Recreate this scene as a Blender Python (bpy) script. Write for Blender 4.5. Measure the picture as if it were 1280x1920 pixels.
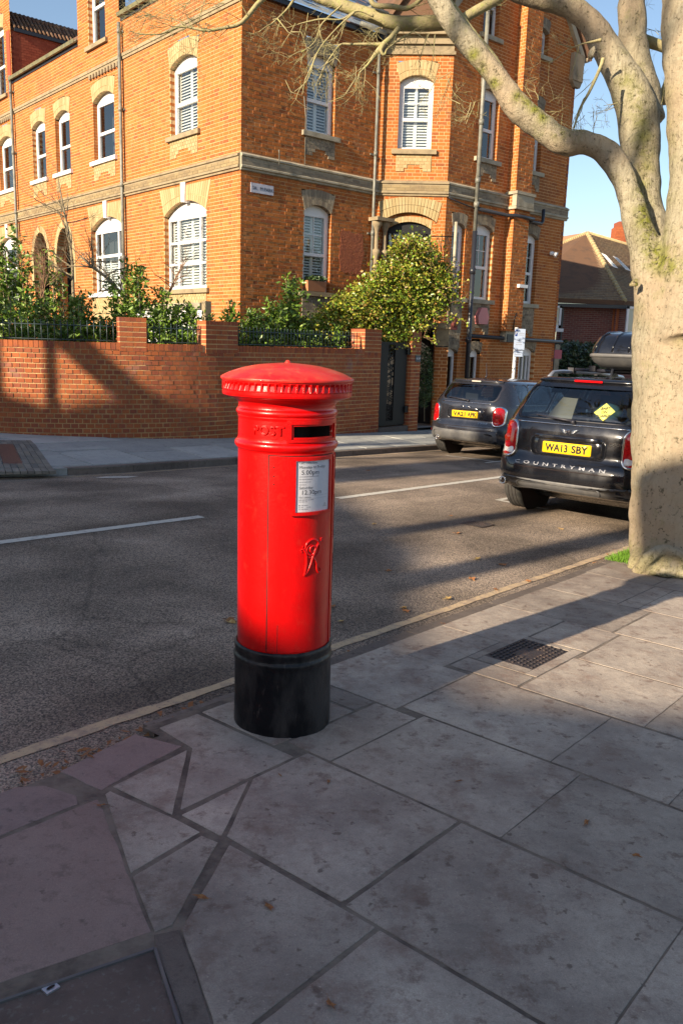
import bpy, math, random
import numpy as np
from mathutils import Vector, Matrix
random.seed(7); RNG = np.random.default_rng(11)
for o in list(bpy.data.objects): bpy.data.objects.remove(o)
SC = bpy.context.scene
# ---------------------------------------------------------------- camera
FPX, PIT, ROL = 1556.7, math.radians(11.5066), math.radians(1.7696)
EYE = np.array([0, 0, 1.45])
_f = np.array([0, math.cos(PIT), -math.sin(PIT)]); _u = np.array([0, math.sin(PIT), math.cos(PIT)]); _x = np.array([1., 0, 0])
_r = _x*math.cos(ROL)+_u*math.sin(ROL); _u2 = -_x*math.sin(ROL)+_u*math.cos(ROL)
cam = bpy.data.cameras.new('camera'); camo = bpy.data.objects.new('camera', cam); SC.collection.objects.link(camo)
cam.sensor_fit = 'VERTICAL'; cam.sensor_height = 24; cam.lens = FPX/1920*24; cam.clip_start = .05; cam.clip_end = 600
camo.matrix_world = Matrix(((_r[0], _u2[0], -_f[0], 0), (_r[1], _u2[1], -_f[1], 0), (_r[2], _u2[2], -_f[2], 1.45), (0, 0, 0, 1)))
SC.camera = camo
# ---------------------------------------------------------------- light
SUN_EL = math.radians(22.0)
SUNH = Vector((-.700, -.714, 0)).normalized()
w = bpy.data.worlds.new('World'); SC.world = w; w.use_nodes = True
nt = w.node_tree; bg = nt.nodes['Background']
sky = nt.nodes.new('ShaderNodeTexSky'); sky.sky_type = 'NISHITA'; sky.sun_disc = False
sky.sun_elevation = SUN_EL; sky.sun_rotation = math.atan2(SUNH.x, SUNH.y)
sky.altitude = 50; sky.air_density = 1.0; sky.dust_density = 1.0; sky.ozone_density = 1.1
nt.links.new(sky.outputs[0], bg.inputs[0]); bg.inputs[1].default_value = .086
sl = bpy.data.lights.new('sun', 'SUN'); sl.energy = 5.0; sl.angle = math.radians(.53); sl.color = (1, .83, .60)
so = bpy.data.objects.new('sun', sl); SC.collection.objects.link(so)
sd3 = Vector((SUNH.x*math.cos(SUN_EL), SUNH.y*math.cos(SUN_EL), math.sin(SUN_EL)))
so.rotation_euler = sd3.to_track_quat('Z', 'Y').to_euler(); so.location = (-8, -8, 12)
SC.view_settings.view_transform = 'Standard'; SC.view_settings.look = 'None'
SC.view_settings.exposure = 1.15; SC.view_settings.gamma = 1; SC.view_settings.use_curve_mapping = False
SC.render.engine = 'CYCLES'
# ---------------------------------------------------------------- frames
A_ = math.radians(41.3086); B_ = math.radians(39.8746); KS = -.0369
a1 = np.array([-math.sin(A_), math.cos(A_), 0]); a2 = np.array([math.cos(A_), math.sin(A_), 0])
n1 = np.array([-math.cos(A_), -math.sin(A_), 0]); n2 = np.array([math.sin(A_), -math.cos(A_), 0])
sd = np.array([math.sin(B_), math.cos(B_), 0]); tn = np.array([-math.cos(B_), math.sin(B_), 0])
UP = np.array([0, 0, 1.])
def at(px, py, D):                       # world point seen at photo pixel (px,py) at view depth D metres
    return EYE+(_r*(px-640)+_u2*(960-py)+_f*FPX)/FPX*D
def ST(s, t, h=0.): return sd*s+tn*t+UP*(KS*s+h)
# ---------------------------------------------------------------- mesh helpers
class MB:
    def __init__(s): s.v = []; s.f = []; s.m = []; s.sm = []
    def add(s, vs, fs, m=0, smooth=False):
        b = len(s.v); s.v.extend([tuple(map(float, p)) for p in vs])
        for f in fs: s.f.append([b+i for i in f]); s.m.append(m); s.sm.append(smooth)
    def hexa(s, p, m=0, back=True):       # p: 8 corners: 0-3 bottom loop, 4-7 top loop
        fs = [(0, 3, 2, 1), (4, 5, 6, 7), (0, 1, 5, 4), (1, 2, 6, 5), (3, 0, 4, 7)]
        if back: fs.append((2, 3, 7, 6))
        s.add(p, fs, m)
    def box(s, c0, c1, m=0):
        x0, y0, z0 = c0; x1, y1, z1 = c1
        s.hexa([(x0, y0, z0), (x1, y0, z0), (x1, y1, z0), (x0, y1, z0), (x0, y0, z1), (x1, y0, z1), (x1, y1, z1), (x0, y1, z1)], m)
    def lbox(s, B, u0, u1, w0, w1, z0, z1, m=0):   # box in a wall frame B=(O,a,n)
        O, a, n = B; P = lambda u, w, z: O+a*u+n*w+UP*z
        s.hexa([P(u0, w1, z0), P(u1, w1, z0), P(u1, w0, z0), P(u0, w0, z0), P(u0, w1, z1), P(u1, w1, z1), P(u1, w0, z1), P(u0, w0, z1)], m)
    def tube(s, pts, rads, n=8, m=0, smooth=True, caps=True):
        pts = [np.array(p, float) for p in pts]; rings = []
        prev = None
        for i, p in enumerate(pts):
            d = pts[min(i+1, len(pts)-1)]-pts[max(i-1, 0)]; d = d/(np.linalg.norm(d)+1e-9)
            if prev is None:
                ref = UP if abs(d[2]) < .9 else np.array([1., 0, 0]); x = np.cross(ref, d)
            else: x = prev-d*np.dot(prev, d)
            x /= np.linalg.norm(x)+1e-9; prev = x; y = np.cross(d, x)
            r = rads[i] if hasattr(rads, '__len__') else rads
            rings.append([p+(x*math.cos(2*math.pi*k/n)+y*math.sin(2*math.pi*k/n))*r for k in range(n)])
        vs = [q for R in rings for q in R]; fs = []
        for i in range(len(pts)-1):
            for k in range(n): fs.append((i*n+k, i*n+(k+1) % n, (i+1)*n+(k+1) % n, (i+1)*n+k))
        if caps: fs.append(tuple(range(n))[::-1]); fs.append(tuple((len(pts)-1)*n+k for k in range(n)))
        s.add(vs, fs, m, smooth)
    def prism(s, poly, ax, m=0, smooth=False):    # poly 3D loop extruded by vector ax
        n = len(poly); poly = [np.array(p, float) for p in poly]; ax = np.array(ax, float)
        vs = poly+[p+ax for p in poly]
        fs = [tuple(range(n)), tuple(range(2*n-1, n-1, -1))]+[(i, (i+1) % n, n+(i+1) % n, n+i) for i in range(n)]
        s.add(vs, fs, m, smooth)
    def lathe(s, prof, n=48, c=(0, 0), m=0, smooth=True, rf=None):
        vs = []; fs = []
        for r, z in prof:
            for k in range(n):
                a = 2*math.pi*k/n; rr = rf(r, z, a) if rf else r
                vs.append((c[0]+rr*math.cos(a), c[1]+rr*math.sin(a), z))
        for i in range(len(prof)-1):
            for k in range(n): fs.append((i*n+k, i*n+(k+1) % n, (i+1)*n+(k+1) % n, (i+1)*n+k))
        s.add(vs, fs, m, smooth)
    def data(s, name, mats):
        me = bpy.data.meshes.new(name); me.from_pydata(s.v, [], s.f)
        for m in mats: me.materials.append(m)
        if any(s.m): me.polygons.foreach_set('material_index', s.m)
        if any(s.sm): me.polygons.foreach_set('use_smooth', s.sm)
        me.update(); return me
    def build(s, name, mats, parent=None, **kw):
        if not isinstance(mats, (list, tuple)): mats = [mats]
        return link(name, s.data(name, mats), parent, **kw)
def link(name, data, parent=None, loc=None, **kw):
    o = bpy.data.objects.new(name, data); SC.collection.objects.link(o)
    if loc is not None: o.location = loc
    if parent:
        o.parent = parent
        if parent.location.length > 0 or parent.rotation_euler.z: pass
    for k, v in kw.items(): o[k] = v
    return o
def thing(name, label, cat, group=None, loc=(0, 0, 0), **kw):
    o = bpy.data.objects.new(name, None); SC.collection.objects.link(o); o.location = loc; o.empty_display_size = .2
    o['label'] = label; o['category'] = cat
    if group: o['group'] = group
    for k, v in kw.items(): o[k] = v
    return o
def tag(o, label, cat, group=None):
    o['label'] = label; o['category'] = cat
    if group: o['group'] = group
    return o
def based(t, p):   # thing placed at p, children given in world coordinates: shift them
    t.location = p; inv = Matrix.Translation(-Vector(p))
    for c in t.children: c.matrix_parent_inverse = inv
def copy_tree(o, parent=None):
    c = o.copy(); SC.collection.objects.link(c)
    if parent: c.parent = parent
    for ch in list(o.children): copy_tree(ch, c)
    return c
def text_data(s, size, extrude=.0, align='CENTER', bevel=0., space=1., offset=0.):
    cu = bpy.data.curves.new('txt', 'FONT'); cu.body = s; cu.size = size; cu.extrude = extrude; cu.align_x = align; cu.align_y = 'CENTER'
    cu.bevel_depth = bevel; cu.offset = offset; cu.resolution_u = 3; cu.space_character = space
    o = bpy.data.objects.new('txt', cu); SC.collection.objects.link(o)
    bpy.context.view_layer.update()
    me = bpy.data.meshes.new_from_object(o.evaluated_get(bpy.context.evaluated_depsgraph_get()))
    bpy.data.objects.remove(o); bpy.data.curves.remove(cu); return me
def text_obj(name, s, size, M, mat, parent, extrude=.002, fn=None, **kw):
    me = text_data(s, size, extrude, **kw); me.name = name; me.materials.clear(); me.materials.append(mat)
    for v in me.vertices:
        v.co = Vector(fn(*v.co)) if fn else M @ v.co
    return link(name, me, parent)
# ---------------------------------------------------------------- materials
def mat(name, col, rough=.7, metal=0., spec=.5, coat=0., noise=None, bump=None, **kw):
    m = bpy.data.materials.new(name); m.use_nodes = True; N = m.node_tree.nodes; L = m.node_tree.links; b = N['Principled BSDF']
    b.inputs['Base Color'].default_value = (*col, 1); b.inputs['Roughness'].default_value = rough; b.inputs['Metallic'].default_value = metal
    b.inputs['Specular IOR Level'].default_value = spec; b.inputs['Coat Weight'].default_value = coat
    if kw.get('trans'): b.inputs['Transmission Weight'].default_value = kw['trans']
    if kw.get('emit'): b.inputs['Emission Color'].default_value = (*col, 1); b.inputs['Emission Strength'].default_value = kw['emit']
    tc = N.new('ShaderNodeTexCoord')
    co = tc.outputs['Object']
    if noise:                            # (scale, other colour, low, high)
        for i, (sc, c2, lo, hi) in enumerate(noise if isinstance(noise, list) else [noise]):
            n = N.new('ShaderNodeTexNoise'); n.inputs['Scale'].default_value = sc; n.inputs['Detail'].default_value = 6; n.inputs['Roughness'].default_value = .62
            if kw.get('stretch'):
                mp = N.new('ShaderNodeMapping'); mp.inputs['Scale'].default_value = kw['stretch']; L.new(co, mp.inputs[0]); L.new(mp.outputs[0], n.inputs['Vector'])
            else: L.new(co, n.inputs['Vector'])
            mr = N.new('ShaderNodeMapRange'); mr.inputs[1].default_value = lo; mr.inputs[2].default_value = hi; L.new(n.outputs['Fac'], mr.inputs[0])
            mx = N.new('ShaderNodeMix'); mx.data_type = 'RGBA'; L.new(mr.outputs[0], mx.inputs[0])
            src = b.inputs['Base Color'].links
            if src: L.new(src[0].from_socket, mx.inputs[6])
            else: mx.inputs[6].default_value = (*col, 1)
            mx.inputs[7].default_value = (*c2, 1)
            L.new(mx.outputs[2], b.inputs['Base Color'])
    if bump:                             # (scale, strength)
        prevn = None
        for sc, st in (bump if isinstance(bump, list) else [bump]):
            n = N.new('ShaderNodeTexNoise'); n.inputs['Scale'].default_value = sc; n.inputs['Detail'].default_value = 5; L.new(co, n.inputs['Vector'])
            bp = N.new('ShaderNodeBump'); bp.inputs['Strength'].default_value = st; bp.inputs['Distance'].default_value = kw.get('bd', .01); L.new(n.outputs['Fac'], bp.inputs['Height'])
            if prevn: L.new(prevn, bp.inputs['Normal'])
            prevn = bp.outputs[0]
        L.new(prevn, b.inputs['Normal'])
    return m
def ramp_mat(name, cols, rough=.9, island=True, dirt=None, bump=(60, .35), objrand=False, bd=.006, white=None):
    """random colour per island and per object, plus noise dirt"""
    m = mat(name, cols[0], rough, spec=.2, bump=bump, bd=bd); N = m.node_tree.nodes; L = m.node_tree.links; b = N['Principled BSDF']
    ad = N.new('ShaderNodeMath'); ad.operation = 'ADD'
    if island: g = N.new('ShaderNodeNewGeometry'); L.new(g.outputs['Random Per Island'], ad.inputs[0])
    else: ad.inputs[0].default_value = 0
    oi = N.new('ShaderNodeObjectInfo'); L.new(oi.outputs['Random'], ad.inputs[1])
    fr = N.new('ShaderNodeMath'); fr.operation = 'FRACT'; L.new(ad.outputs[0], fr.inputs[0])
    cr = N.new('ShaderNodeValToRGB'); L.new(fr.outputs[0], cr.inputs[0]); cr.color_ramp.interpolation = 'LINEAR'
    e = cr.color_ramp.elements; e[0].color = (*cols[0], 1); e[1].color = (*cols[-1], 1); e[1].position = 1
    for i, c in enumerate(cols[1:-1]): k = e.new((i+1)/(len(cols)-1)); k.color = (*c, 1)
    out = cr.outputs[0]
    tc = N.new('ShaderNodeTexCoord'); geo = N.new('ShaderNodeNewGeometry')
    for (sc, c2, lo, hi) in (dirt or []):
        n = N.new('ShaderNodeTexNoise'); n.inputs['Scale'].default_value = sc; n.inputs['Detail'].default_value = 6; n.inputs['Roughness'].default_value = .6; L.new(geo.outputs['Position'], n.inputs['Vector'])
        mr = N.new('ShaderNodeMapRange'); mr.inputs[1].default_value = lo; mr.inputs[2].default_value = hi; L.new(n.outputs['Fac'], mr.inputs[0])
        mx = N.new('ShaderNodeMix'); mx.data_type = 'RGBA'; L.new(mr.outputs[0], mx.inputs[0]); L.new(out, mx.inputs[6]); mx.inputs[7].default_value = (*c2, 1); out = mx.outputs[2]
    L.new(out, b.inputs['Base Color']); return m
M = {}
M['brick'] = ramp_mat('house_brick', [(.36, .112, .028), (.42, .145, .037), (.39, .125, .031), (.34, .098, .026), (.44, .16, .044), (.26, .078, .030), (.40, .133, .034)],
    dirt=[(1.3, (.30, .09, .022), .54, .78), (14, (.42, .17, .05), .6, .8), (.55, (.22, .085, .035), .55, .72), (3.2, (.40, .20, .09), .60, .78)])
M['mortar'] = mat('house_mortar', (.58, .36, .18), .95, noise=[(2, (.48, .27, .12), .4, .7)], bump=(80, .4))
M['wbrick'] = ramp_mat('wall_brick', [(.32, .088, .036), (.38, .115, .042), (.34, .095, .036), (.28, .08, .042), (.40, .125, .048), (.24, .07, .04)],
    dirt=[(1.6, (.27, .17, .15), .60, .74), (9, (.19, .065, .05), .5, .8)])
M['wmortar'] = mat('wall_mortar', (.60, .42, .20), .95, noise=(3, (.36, .22, .12), .4, .7), bump=(90, .5))
M['cream'] = ramp_mat('cream_brick', [(.36, .275, .14), (.41, .325, .18), (.32, .24, .12), (.375, .29, .155)], dirt=[(2.0, (.42, .33, .2), .55, .85)])
M['cream_dull'] = ramp_mat('soiled_cream_brick', [(.27, .205, .11), (.31, .24, .135), (.235, .175, .095), (.29, .22, .12)], dirt=[(1.4, (.17, .125, .08), .45, .7)])
M['cream_old'] = ramp_mat('sooty_cream_brick', [(.26, .21, .15), (.34, .28, .20), (.20, .16, .12), (.30, .25, .18)], dirt=[(2.5, (.09, .075, .06), .5, .75)])
M['stone'] = mat('sill_stone', (.28, .22, .135), .85, noise=[(5, (.18, .14, .09), .45, .7)], bump=(50, .3))
M['stone_old'] = mat('grey_stone', (.36, .32, .24), .9, noise=[(4, (.2, .17, .12), .45, .7)], bump=(50, .4))
M['white'] = mat('white_paint', (.74, .74, .75), .4)
M['shutter'] = mat('shutter_white', (.78, .78, .74), .5)
M['dark'] = mat('dark_interior', (.03, .03, .032), .9)  # near-black put in for the shade inside rooms and porch
M['curtain'] = mat('pale_blind', (.55, .54, .50), .8)
M['pipe'] = mat('grey_pipe', (.20, .20, .17), .5, noise=(6, (.10, .10, .09), .4, .7))
M['blackpipe'] = mat('black_pipe', (.02, .022, .03), .35)
M['gutter'] = mat('gutter', (.16, .145, .07), .5, noise=(5, (.07, .07, .05), .45, .7))
M['slate'] = ramp_mat('slate', [(.20, .24, .28), (.27, .31, .36), (.23, .27, .31)], rough=.45)
M['tile'] = ramp_mat('roof_tile', [(.11, .06, .04), (.17, .10, .06), (.13, .07, .05), (.21, .13, .08)], dirt=[(3, (.07, .05, .04), .5, .8)])
M['redtile'] = ramp_mat('red_tile', [(.26, .06, .035), (.30, .08, .045), (.22, .05, .03)])
M['tile_old'] = ramp_mat('old_tile', [(.22, .155, .10), (.29, .20, .12), (.19, .13, .09), (.26, .19, .12)], dirt=[(1.5, (.20, .16, .11), .5, .8)])
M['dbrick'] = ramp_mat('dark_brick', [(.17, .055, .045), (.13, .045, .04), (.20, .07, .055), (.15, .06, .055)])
M['iron'] = mat('black_iron', (.008, .0085, .010), .55, spec=.3)
M['railing'] = mat('green_black_railing', (.03, .05, .055), .4)
M['red'] = mat('post_red', (.60, .0012, .0012), .32, spec=.35, coat=.25, noise=[(6, (.42, .001, .001), .42, .72), (24, (.54, .010, .006), .56, .75), (90, (.30, .02, .012), .69, .76)], bump=[(11, .28), (60, .10), (170, .10)], bd=.005)
M['redlid'] = mat('post_red_faded', (.58, .008, .008), .42, coat=.12, noise=[(6, (.60, .06, .03), .42, .66), (28, (.50, .085, .04), .56, .74), (80, (.20, .05, .03), .66, .74)], bump=[(30, .25), (110, .2)], bd=.004)
M['postblack'] = mat('post_black', (.004, .004, .006), .38, spec=.3, noise=[(9, (.034, .030, .030), .46, .62), (40, (.075, .062, .056), .60, .78)], bump=[(26, .35), (120, .15)], bd=.006, stretch=(1, 1, .35))
M['slot'] = mat('slot_dark', (.01, .002, .002), .8)
M['paper'] = mat('notice_paper', (.70, .70, .74), .25)
M['ink'] = mat('black_ink', (.02, .02, .03), .5)
M['greyink'] = mat('grey_ink', (.30, .30, .34), .5)
M['chrome'] = mat('chrome', (.75, .75, .75), .12, metal=1)
M['steel'] = mat('worn_steel', (.45, .46, .50), .4, metal=.7)
M['plastic'] = mat('grey_plastic', (.085, .085, .09), .55, noise=(8, (.13, .125, .12), .45, .7))
M['rubber'] = mat('tyre_rubber', (.025, .025, .026), .8, noise=(20, (.05, .047, .043), .4, .7))
M['lamp'] = mat('red_lens', (.62, .006, .008), .12, coat=1., noise=(60, (.42, .003, .006), .45, .55))
M['lampw'] = mat('clear_lens', (.75, .72, .72), .1, coat=1.)
M['amber'] = mat('amber_lens', (.30, .02, .004), .2, coat=1.)
M['plate'] = mat('yellow_plate', (.80, .50, .015), .3)
M['signy'] = mat('yellow_sign', (.66, .64, .14), .35)
M['seat'] = mat('seat_cloth', (.05, .05, .055), .9)
M['beige'] = mat('beige_trim', (.45, .42, .36), .8)
M['teal'] = mat('teal_cloth', (.10, .24, .26), .8)
def paint(name, col, r=.16):
    m = mat(name, col, r, metal=.4, spec=.5, coat=1., bump=None)
    N = m.node_tree.nodes; L = m.node_tree.links; b = N['Principled BSDF']; b.inputs['Coat Roughness'].default_value = .06
    tc = N.new('ShaderNodeTexCoord'); n = N.new('ShaderNodeTexNoise'); n.inputs['Scale'].default_value = 5; n.inputs['Detail'].default_value = 8; L.new(tc.outputs['Object'], n.inputs['Vector'])
    mr = N.new('ShaderNodeMapRange'); mr.inputs[1].default_value = .4; mr.inputs[2].default_value = .75; mr.inputs[3].default_value = r; mr.inputs[4].default_value = r+.3; L.new(n.outputs['Fac'], mr.inputs[0]); L.new(mr.outputs[0], b.inputs['Roughness'])
    mr2 = N.new('ShaderNodeMapRange'); mr2.inputs[1].default_value = .4; mr2.inputs[2].default_value = .8; mr2.inputs[3].default_value = .03; mr2.inputs[4].default_value = .22; L.new(n.outputs['Fac'], mr2.inputs[0]); L.new(mr2.outputs[0], b.inputs['Coat Roughness'])
    return m
M['black_car'] = paint('black_paint', (.010, .011, .016))
M['grey_car'] = paint('dark_grey_paint', (.026, .028, .038), .18)
M['blue_car'] = paint('blue_paint', (.03, .06, .14), .2)
def glass(name, tint, refl=.5, ior=1.5):
    m = bpy.data.materials.new(name); m.use_nodes = True; N = m.node_tree.nodes; L = m.node_tree.links; N.clear()
    o = N.new('ShaderNodeOutputMaterial'); mx = N.new('ShaderNodeMixShader'); t = N.new('ShaderNodeBsdfTransparent'); g = N.new('ShaderNodeBsdfGlossy')
    t.inputs[0].default_value = (*tint, 1); g.inputs[1].default_value = .02; g.inputs[0].default_value = (1, 1, 1, 1)
    lw = N.new('ShaderNodeLayerWeight'); lw.inputs[0].default_value = .5; pw = N.new('ShaderNodeMath'); pw.operation = 'POWER'; pw.inputs[1].default_value = 4; L.new(lw.outputs['Facing'], pw.inputs[0])
    ad = N.new('ShaderNodeMath'); ad.operation = 'MULTIPLY_ADD'; ad.inputs[1].default_value = .8; ad.inputs[2].default_value = refl; ad.use_clamp = True; L.new(pw.outputs[0], ad.inputs[0]); L.new(ad.outputs[0], mx.inputs[0]); L.new(t.outputs[0], mx.inputs[1]); L.new(g.outputs[0], mx.inputs[2]); L.new(mx.outputs[0], o.inputs[0]); return m
M['glass'] = glass('window_glass', (.80, .84, .85), .10)
M['carglass'] = glass('car_glass', (.42, .46, .47), .10)
# ---------------------------------------------------------------- ground materials
def asphalt():
    m = mat('asphalt', (.12, .11, .10), .88, spec=.3); N = m.node_tree.nodes; L = m.node_tree.links; b = N['Principled BSDF']
    tc = N.new('ShaderNodeTexCoord')
    v = N.new('ShaderNodeTexVoronoi'); v.inputs['Scale'].default_value = 150; L.new(tc.outputs['Object'], v.inputs['Vector'])
    cr = N.new('ShaderNodeValToRGB'); L.new(v.outputs['Color'], cr.inputs[0]); e = cr.color_ramp.elements
    e[0].color = (.10, .082, .070, 1); e[1].color = (.48, .37, .28, 1); e[0].position = .2; e[1].position = .95
    n = N.new('ShaderNodeTexNoise'); n.inputs['Scale'].default_value = .9; n.inputs['Detail'].default_value = 8; L.new(tc.outputs['Object'], n.inputs['Vector'])
    mr = N.new('ShaderNodeMapRange'); mr.inputs[1].default_value = .38; mr.inputs[2].default_value = .64; mr.inputs[3].default_value = .62; mr.inputs[4].default_value = 1.4; L.new(n.outputs['Fac'], mr.inputs[0])
    mx = N.new('ShaderNodeMix'); mx.data_type = 'RGBA'; mx.blend_type = 'MULTIPLY'; mx.inputs[0].default_value = 1; L.new(cr.outputs[0], mx.inputs[6]); L.new(mr.outputs[0], mx.inputs[7]); mp = N.new('ShaderNodeMapping'); mp.inputs['Rotation'].default_value = (0, 0, -math.radians(50.1)); L.new(tc.outputs['Object'], mp.inputs[0]); mp2 = N.new('ShaderNodeMapping'); mp2.inputs['Scale'].default_value = (.16, 1.5, 1); L.new(mp.outputs[0], mp2.inputs[0])
    n3 = N.new('ShaderNodeTexNoise'); n3.inputs['Scale'].default_value = 1.; n3.inputs['Detail'].default_value = 4; L.new(mp2.outputs[0], n3.inputs['Vector'])
    m3 = N.new('ShaderNodeMapRange'); m3.inputs[1].default_value = .42; m3.inputs[2].default_value = .6; m3.inputs[3].default_value = .82; m3.inputs[4].default_value = 1.18; L.new(n3.outputs['Fac'], m3.inputs[0])
    n4 = N.new('ShaderNodeTexNoise'); n4.inputs['Scale'].default_value = 3; n4.inputs['Detail'].default_value = 4; L.new(tc.outputs['Object'], n4.inputs['Vector']); ad = N.new('ShaderNodeMix'); ad.data_type = 'RGBA'; ad.inputs[0].default_value = .12; L.new(tc.outputs['Object'], ad.inputs[6]); L.new(n4.outputs['Color'], ad.inputs[7])
    vc = N.new('ShaderNodeTexVoronoi'); vc.feature = 'DISTANCE_TO_EDGE'; vc.inputs['Scale'].default_value = .42; L.new(ad.outputs[2], vc.inputs['Vector']); mc = N.new('ShaderNodeMapRange'); mc.inputs[1].default_value = .0; mc.inputs[2].default_value = .007; mc.inputs[3].default_value = .72; mc.inputs[4].default_value = 1.; L.new(vc.outputs['Distance'], mc.inputs[0])
    ml = N.new('ShaderNodeMath'); ml.operation = 'MULTIPLY'; L.new(m3.outputs[0], ml.inputs[0]); L.new(mc.outputs[0], ml.inputs[1]); mx2 = N.new('ShaderNodeMix'); mx2.data_type = 'RGBA'; mx2.blend_type = 'MULTIPLY'; mx2.inputs[0].default_value = 1; L.new(mx.outputs[2], mx2.inputs[6]); L.new(ml.outputs[0], mx2.inputs[7]); L.new(mx2.outputs[2], b.inputs['Base Color'])
    bp = N.new('ShaderNodeBump'); bp.inputs['Strength'].default_value = .9; bp.inputs['Distance'].default_value = .008; L.new(v.outputs['Distance'], bp.inputs['Height']); 
    n2 = N.new('ShaderNodeTexNoise'); n2.inputs['Scale'].default_value = 40; n2.inputs['Detail'].default_value = 4; L.new(tc.outputs['Object'], n2.inputs['Vector'])
    bp2 = N.new('ShaderNodeBump'); bp2.inputs['Strength'].default_value = .6; bp2.inputs['Distance'].default_value = .01; L.new(n2.outputs['Fac'], bp2.inputs['Height']); L.new(bp.outputs[0], bp2.inputs['Normal']); L.new(bp2.outputs[0], b.inputs['Normal']); return m
M['asphalt'] = asphalt()
def slabmat(name, c, c2, stain, grid=True):
    m = mat(name, c, .82, spec=.35); N = m.node_tree.nodes; L = m.node_tree.links; b = N['Principled BSDF']
    g = N.new('ShaderNodeNewGeometry'); P = g.outputs['Position']
    def noise(sc, d=6, r=.6):
        n = N.new('ShaderNodeTexNoise'); n.inputs['Scale'].default_value = sc; n.inputs['Detail'].default_value = d; n.inputs['Roughness'].default_value = r; L.new(P, n.inputs['Vector']); return n.outputs['Fac']
    def rng(x, lo, hi, a=0, z=1):
        mr = N.new('ShaderNodeMapRange'); mr.inputs[1].default_value = lo; mr.inputs[2].default_value = hi; mr.inputs[3].default_value = a; mr.inputs[4].default_value = z; L.new(x, mr.inputs[0]); return mr.outputs[0]
    def mix(f, a, col, bt='MIX'):
        mx = N.new('ShaderNodeMix'); mx.data_type = 'RGBA'; mx.blend_type = bt; L.new(f, mx.inputs[0]) if not isinstance(f, float) else setattr(mx.inputs[0], 'default_value', f)
        if isinstance(a, tuple): mx.inputs[6].default_value = (*a, 1)
        else: L.new(a, mx.inputs[6])
        if isinstance(col, tuple): mx.inputs[7].default_value = (*col, 1)
        else: L.new(col, mx.inputs[7])
        return mx.outputs[2]
    o = mix(rng(noise(1.7, 12, .72), .40, .62), c, c2)
    o = mix(rng(noise(5.5, 8, .75), .52, .68, 0, .75), o, stain)
    o = mix(rng(noise(13, 7, .7), .56, .66, 0, .7), o, tuple(x*.8 for x in stain))
    o = mix(rng(noise(21, 3), .65, .71, 0, .7), o, tuple(x*.5 for x in stain))
    o = mix(rng(noise(38, 6, .8), .52, .70, 0, .55), o, tuple(x*.6 for x in c))
    o = mix(rng(noise(110, 2), .64, .75, 0, .3), o, tuple(min(1, x*1.5) for x in c2))
    o = mix(rng(noise(260, 3, .8), .35, .7, 0, .5), o, tuple(x*.55 for x in c))
    oi = N.new('ShaderNodeObjectInfo'); o = mix(1., o, rng(oi.outputs['Random'], 0, 1, .82, 1.14), 'MULTIPLY')
    L.new(o, b.inputs['Base Color'])
    bp = N.new('ShaderNodeBump'); bp.inputs['Strength'].default_value = .5; bp.inputs['Distance'].default_value = .004; L.new(noise(90, 4, .7), bp.inputs['Height'])
    bp2 = N.new('ShaderNodeBump'); bp2.inputs['Strength'].default_value = .5; bp2.inputs['Distance'].default_value = .012; L.new(noise(9, 4), bp2.inputs['Height']); L.new(bp.outputs[0], bp2.inputs['Normal'])
    L.new(bp2.outputs[0], b.inputs['Normal']); return m
M['slab'] = slabmat('paving_slab', (.285, .232, .195), (.52, .44, .36), (.19, .112, .085))
M['slabb'] = slabmat('far_slab', (.36, .37, .36), (.45, .45, .42), (.28, .28, .27))
M['pinkkerb'] = slabmat('pink_granite', (.25, .18, .162), (.31, .225, .20), (.175, .125, .112))
M['concrete'] = slabmat('pink_concrete', (.24, .168, .145), (.29, .21, .18), (.195, .138, .118))
M['kerb'] = slabmat('dark_kerb', (.15, .118, .10), (.21, .17, .145), (.10, .078, .066))
M['joint'] = mat('joint_dirt', (.20, .16, .125), .95, noise=(9, (.09, .068, .055), .4, .65), bump=(70, .6))
M['cover'] = mat('cover_infill', (.15, .11, .095), .95, spec=.1, noise=[(60, (.19, .165, .145), .55, .68), (3, (.055, .045, .042), .45, .7)], bump=(120, .5))
M['castiron'] = mat('cast_iron', (.035, .028, .03), .55, noise=(12, (.09, .06, .05), .5, .7), bump=(80, .3))
M['line'] = mat('white_line', (.55, .52, .46), .8, noise=[(18, (.30, .28, .26), .55, .68)], bump=(60, .4))
M['yline'] = mat('yellow_line', (.52, .38, .23), .8, noise=[(14, (.34, .25, .18), .45, .62), (70, (.20, .16, .13), .58, .66)], bump=(60, .5))
M['leaf'] = mat('dead_leaf', (.30, .135, .045), .8, noise=(30, (.26, .10, .035), .4, .6))
M['leafy'] = mat('pale_dead_leaf', (.55, .38, .14), .8, noise=(30, (.38, .22, .07), .4, .6))
M['grass'] = mat('grass', (.10, .22, .012), .8)
M['soil'] = mat('soil', (.09, .06, .04), .95, noise=(30, (.16, .10, .05), .45, .65), bump=(60, .6))
def leafmat(name, cols, tr=.25):
    m = ramp_mat(name, cols, rough=.38, bump=None); b = m.node_tree.nodes['Principled BSDF']; b.inputs['Specular IOR Level'].default_value = .5
    return m
M['laurel'] = leafmat('laurel_leaf', [(.06, .13, .016), (.11, .20, .022), (.17, .27, .035), (.06, .12, .017), (.24, .32, .06)])
M['ivy'] = leafmat('climber_leaf', [(.11, .20, .015), (.17, .29, .025), (.09, .14, .012), (.24, .27, .02), (.40, .38, .05), (.14, .18, .018), (.30, .17, .04), (.05, .09, .012)])
M['fern'] = leafmat('dark_fern', [(.03, .07, .025), (.05, .10, .03), (.08, .12, .03)])
M['hedge'] = leafmat('dark_hedge', [(.02, .045, .02), (.035, .06, .025), (.05, .08, .03)])
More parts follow.
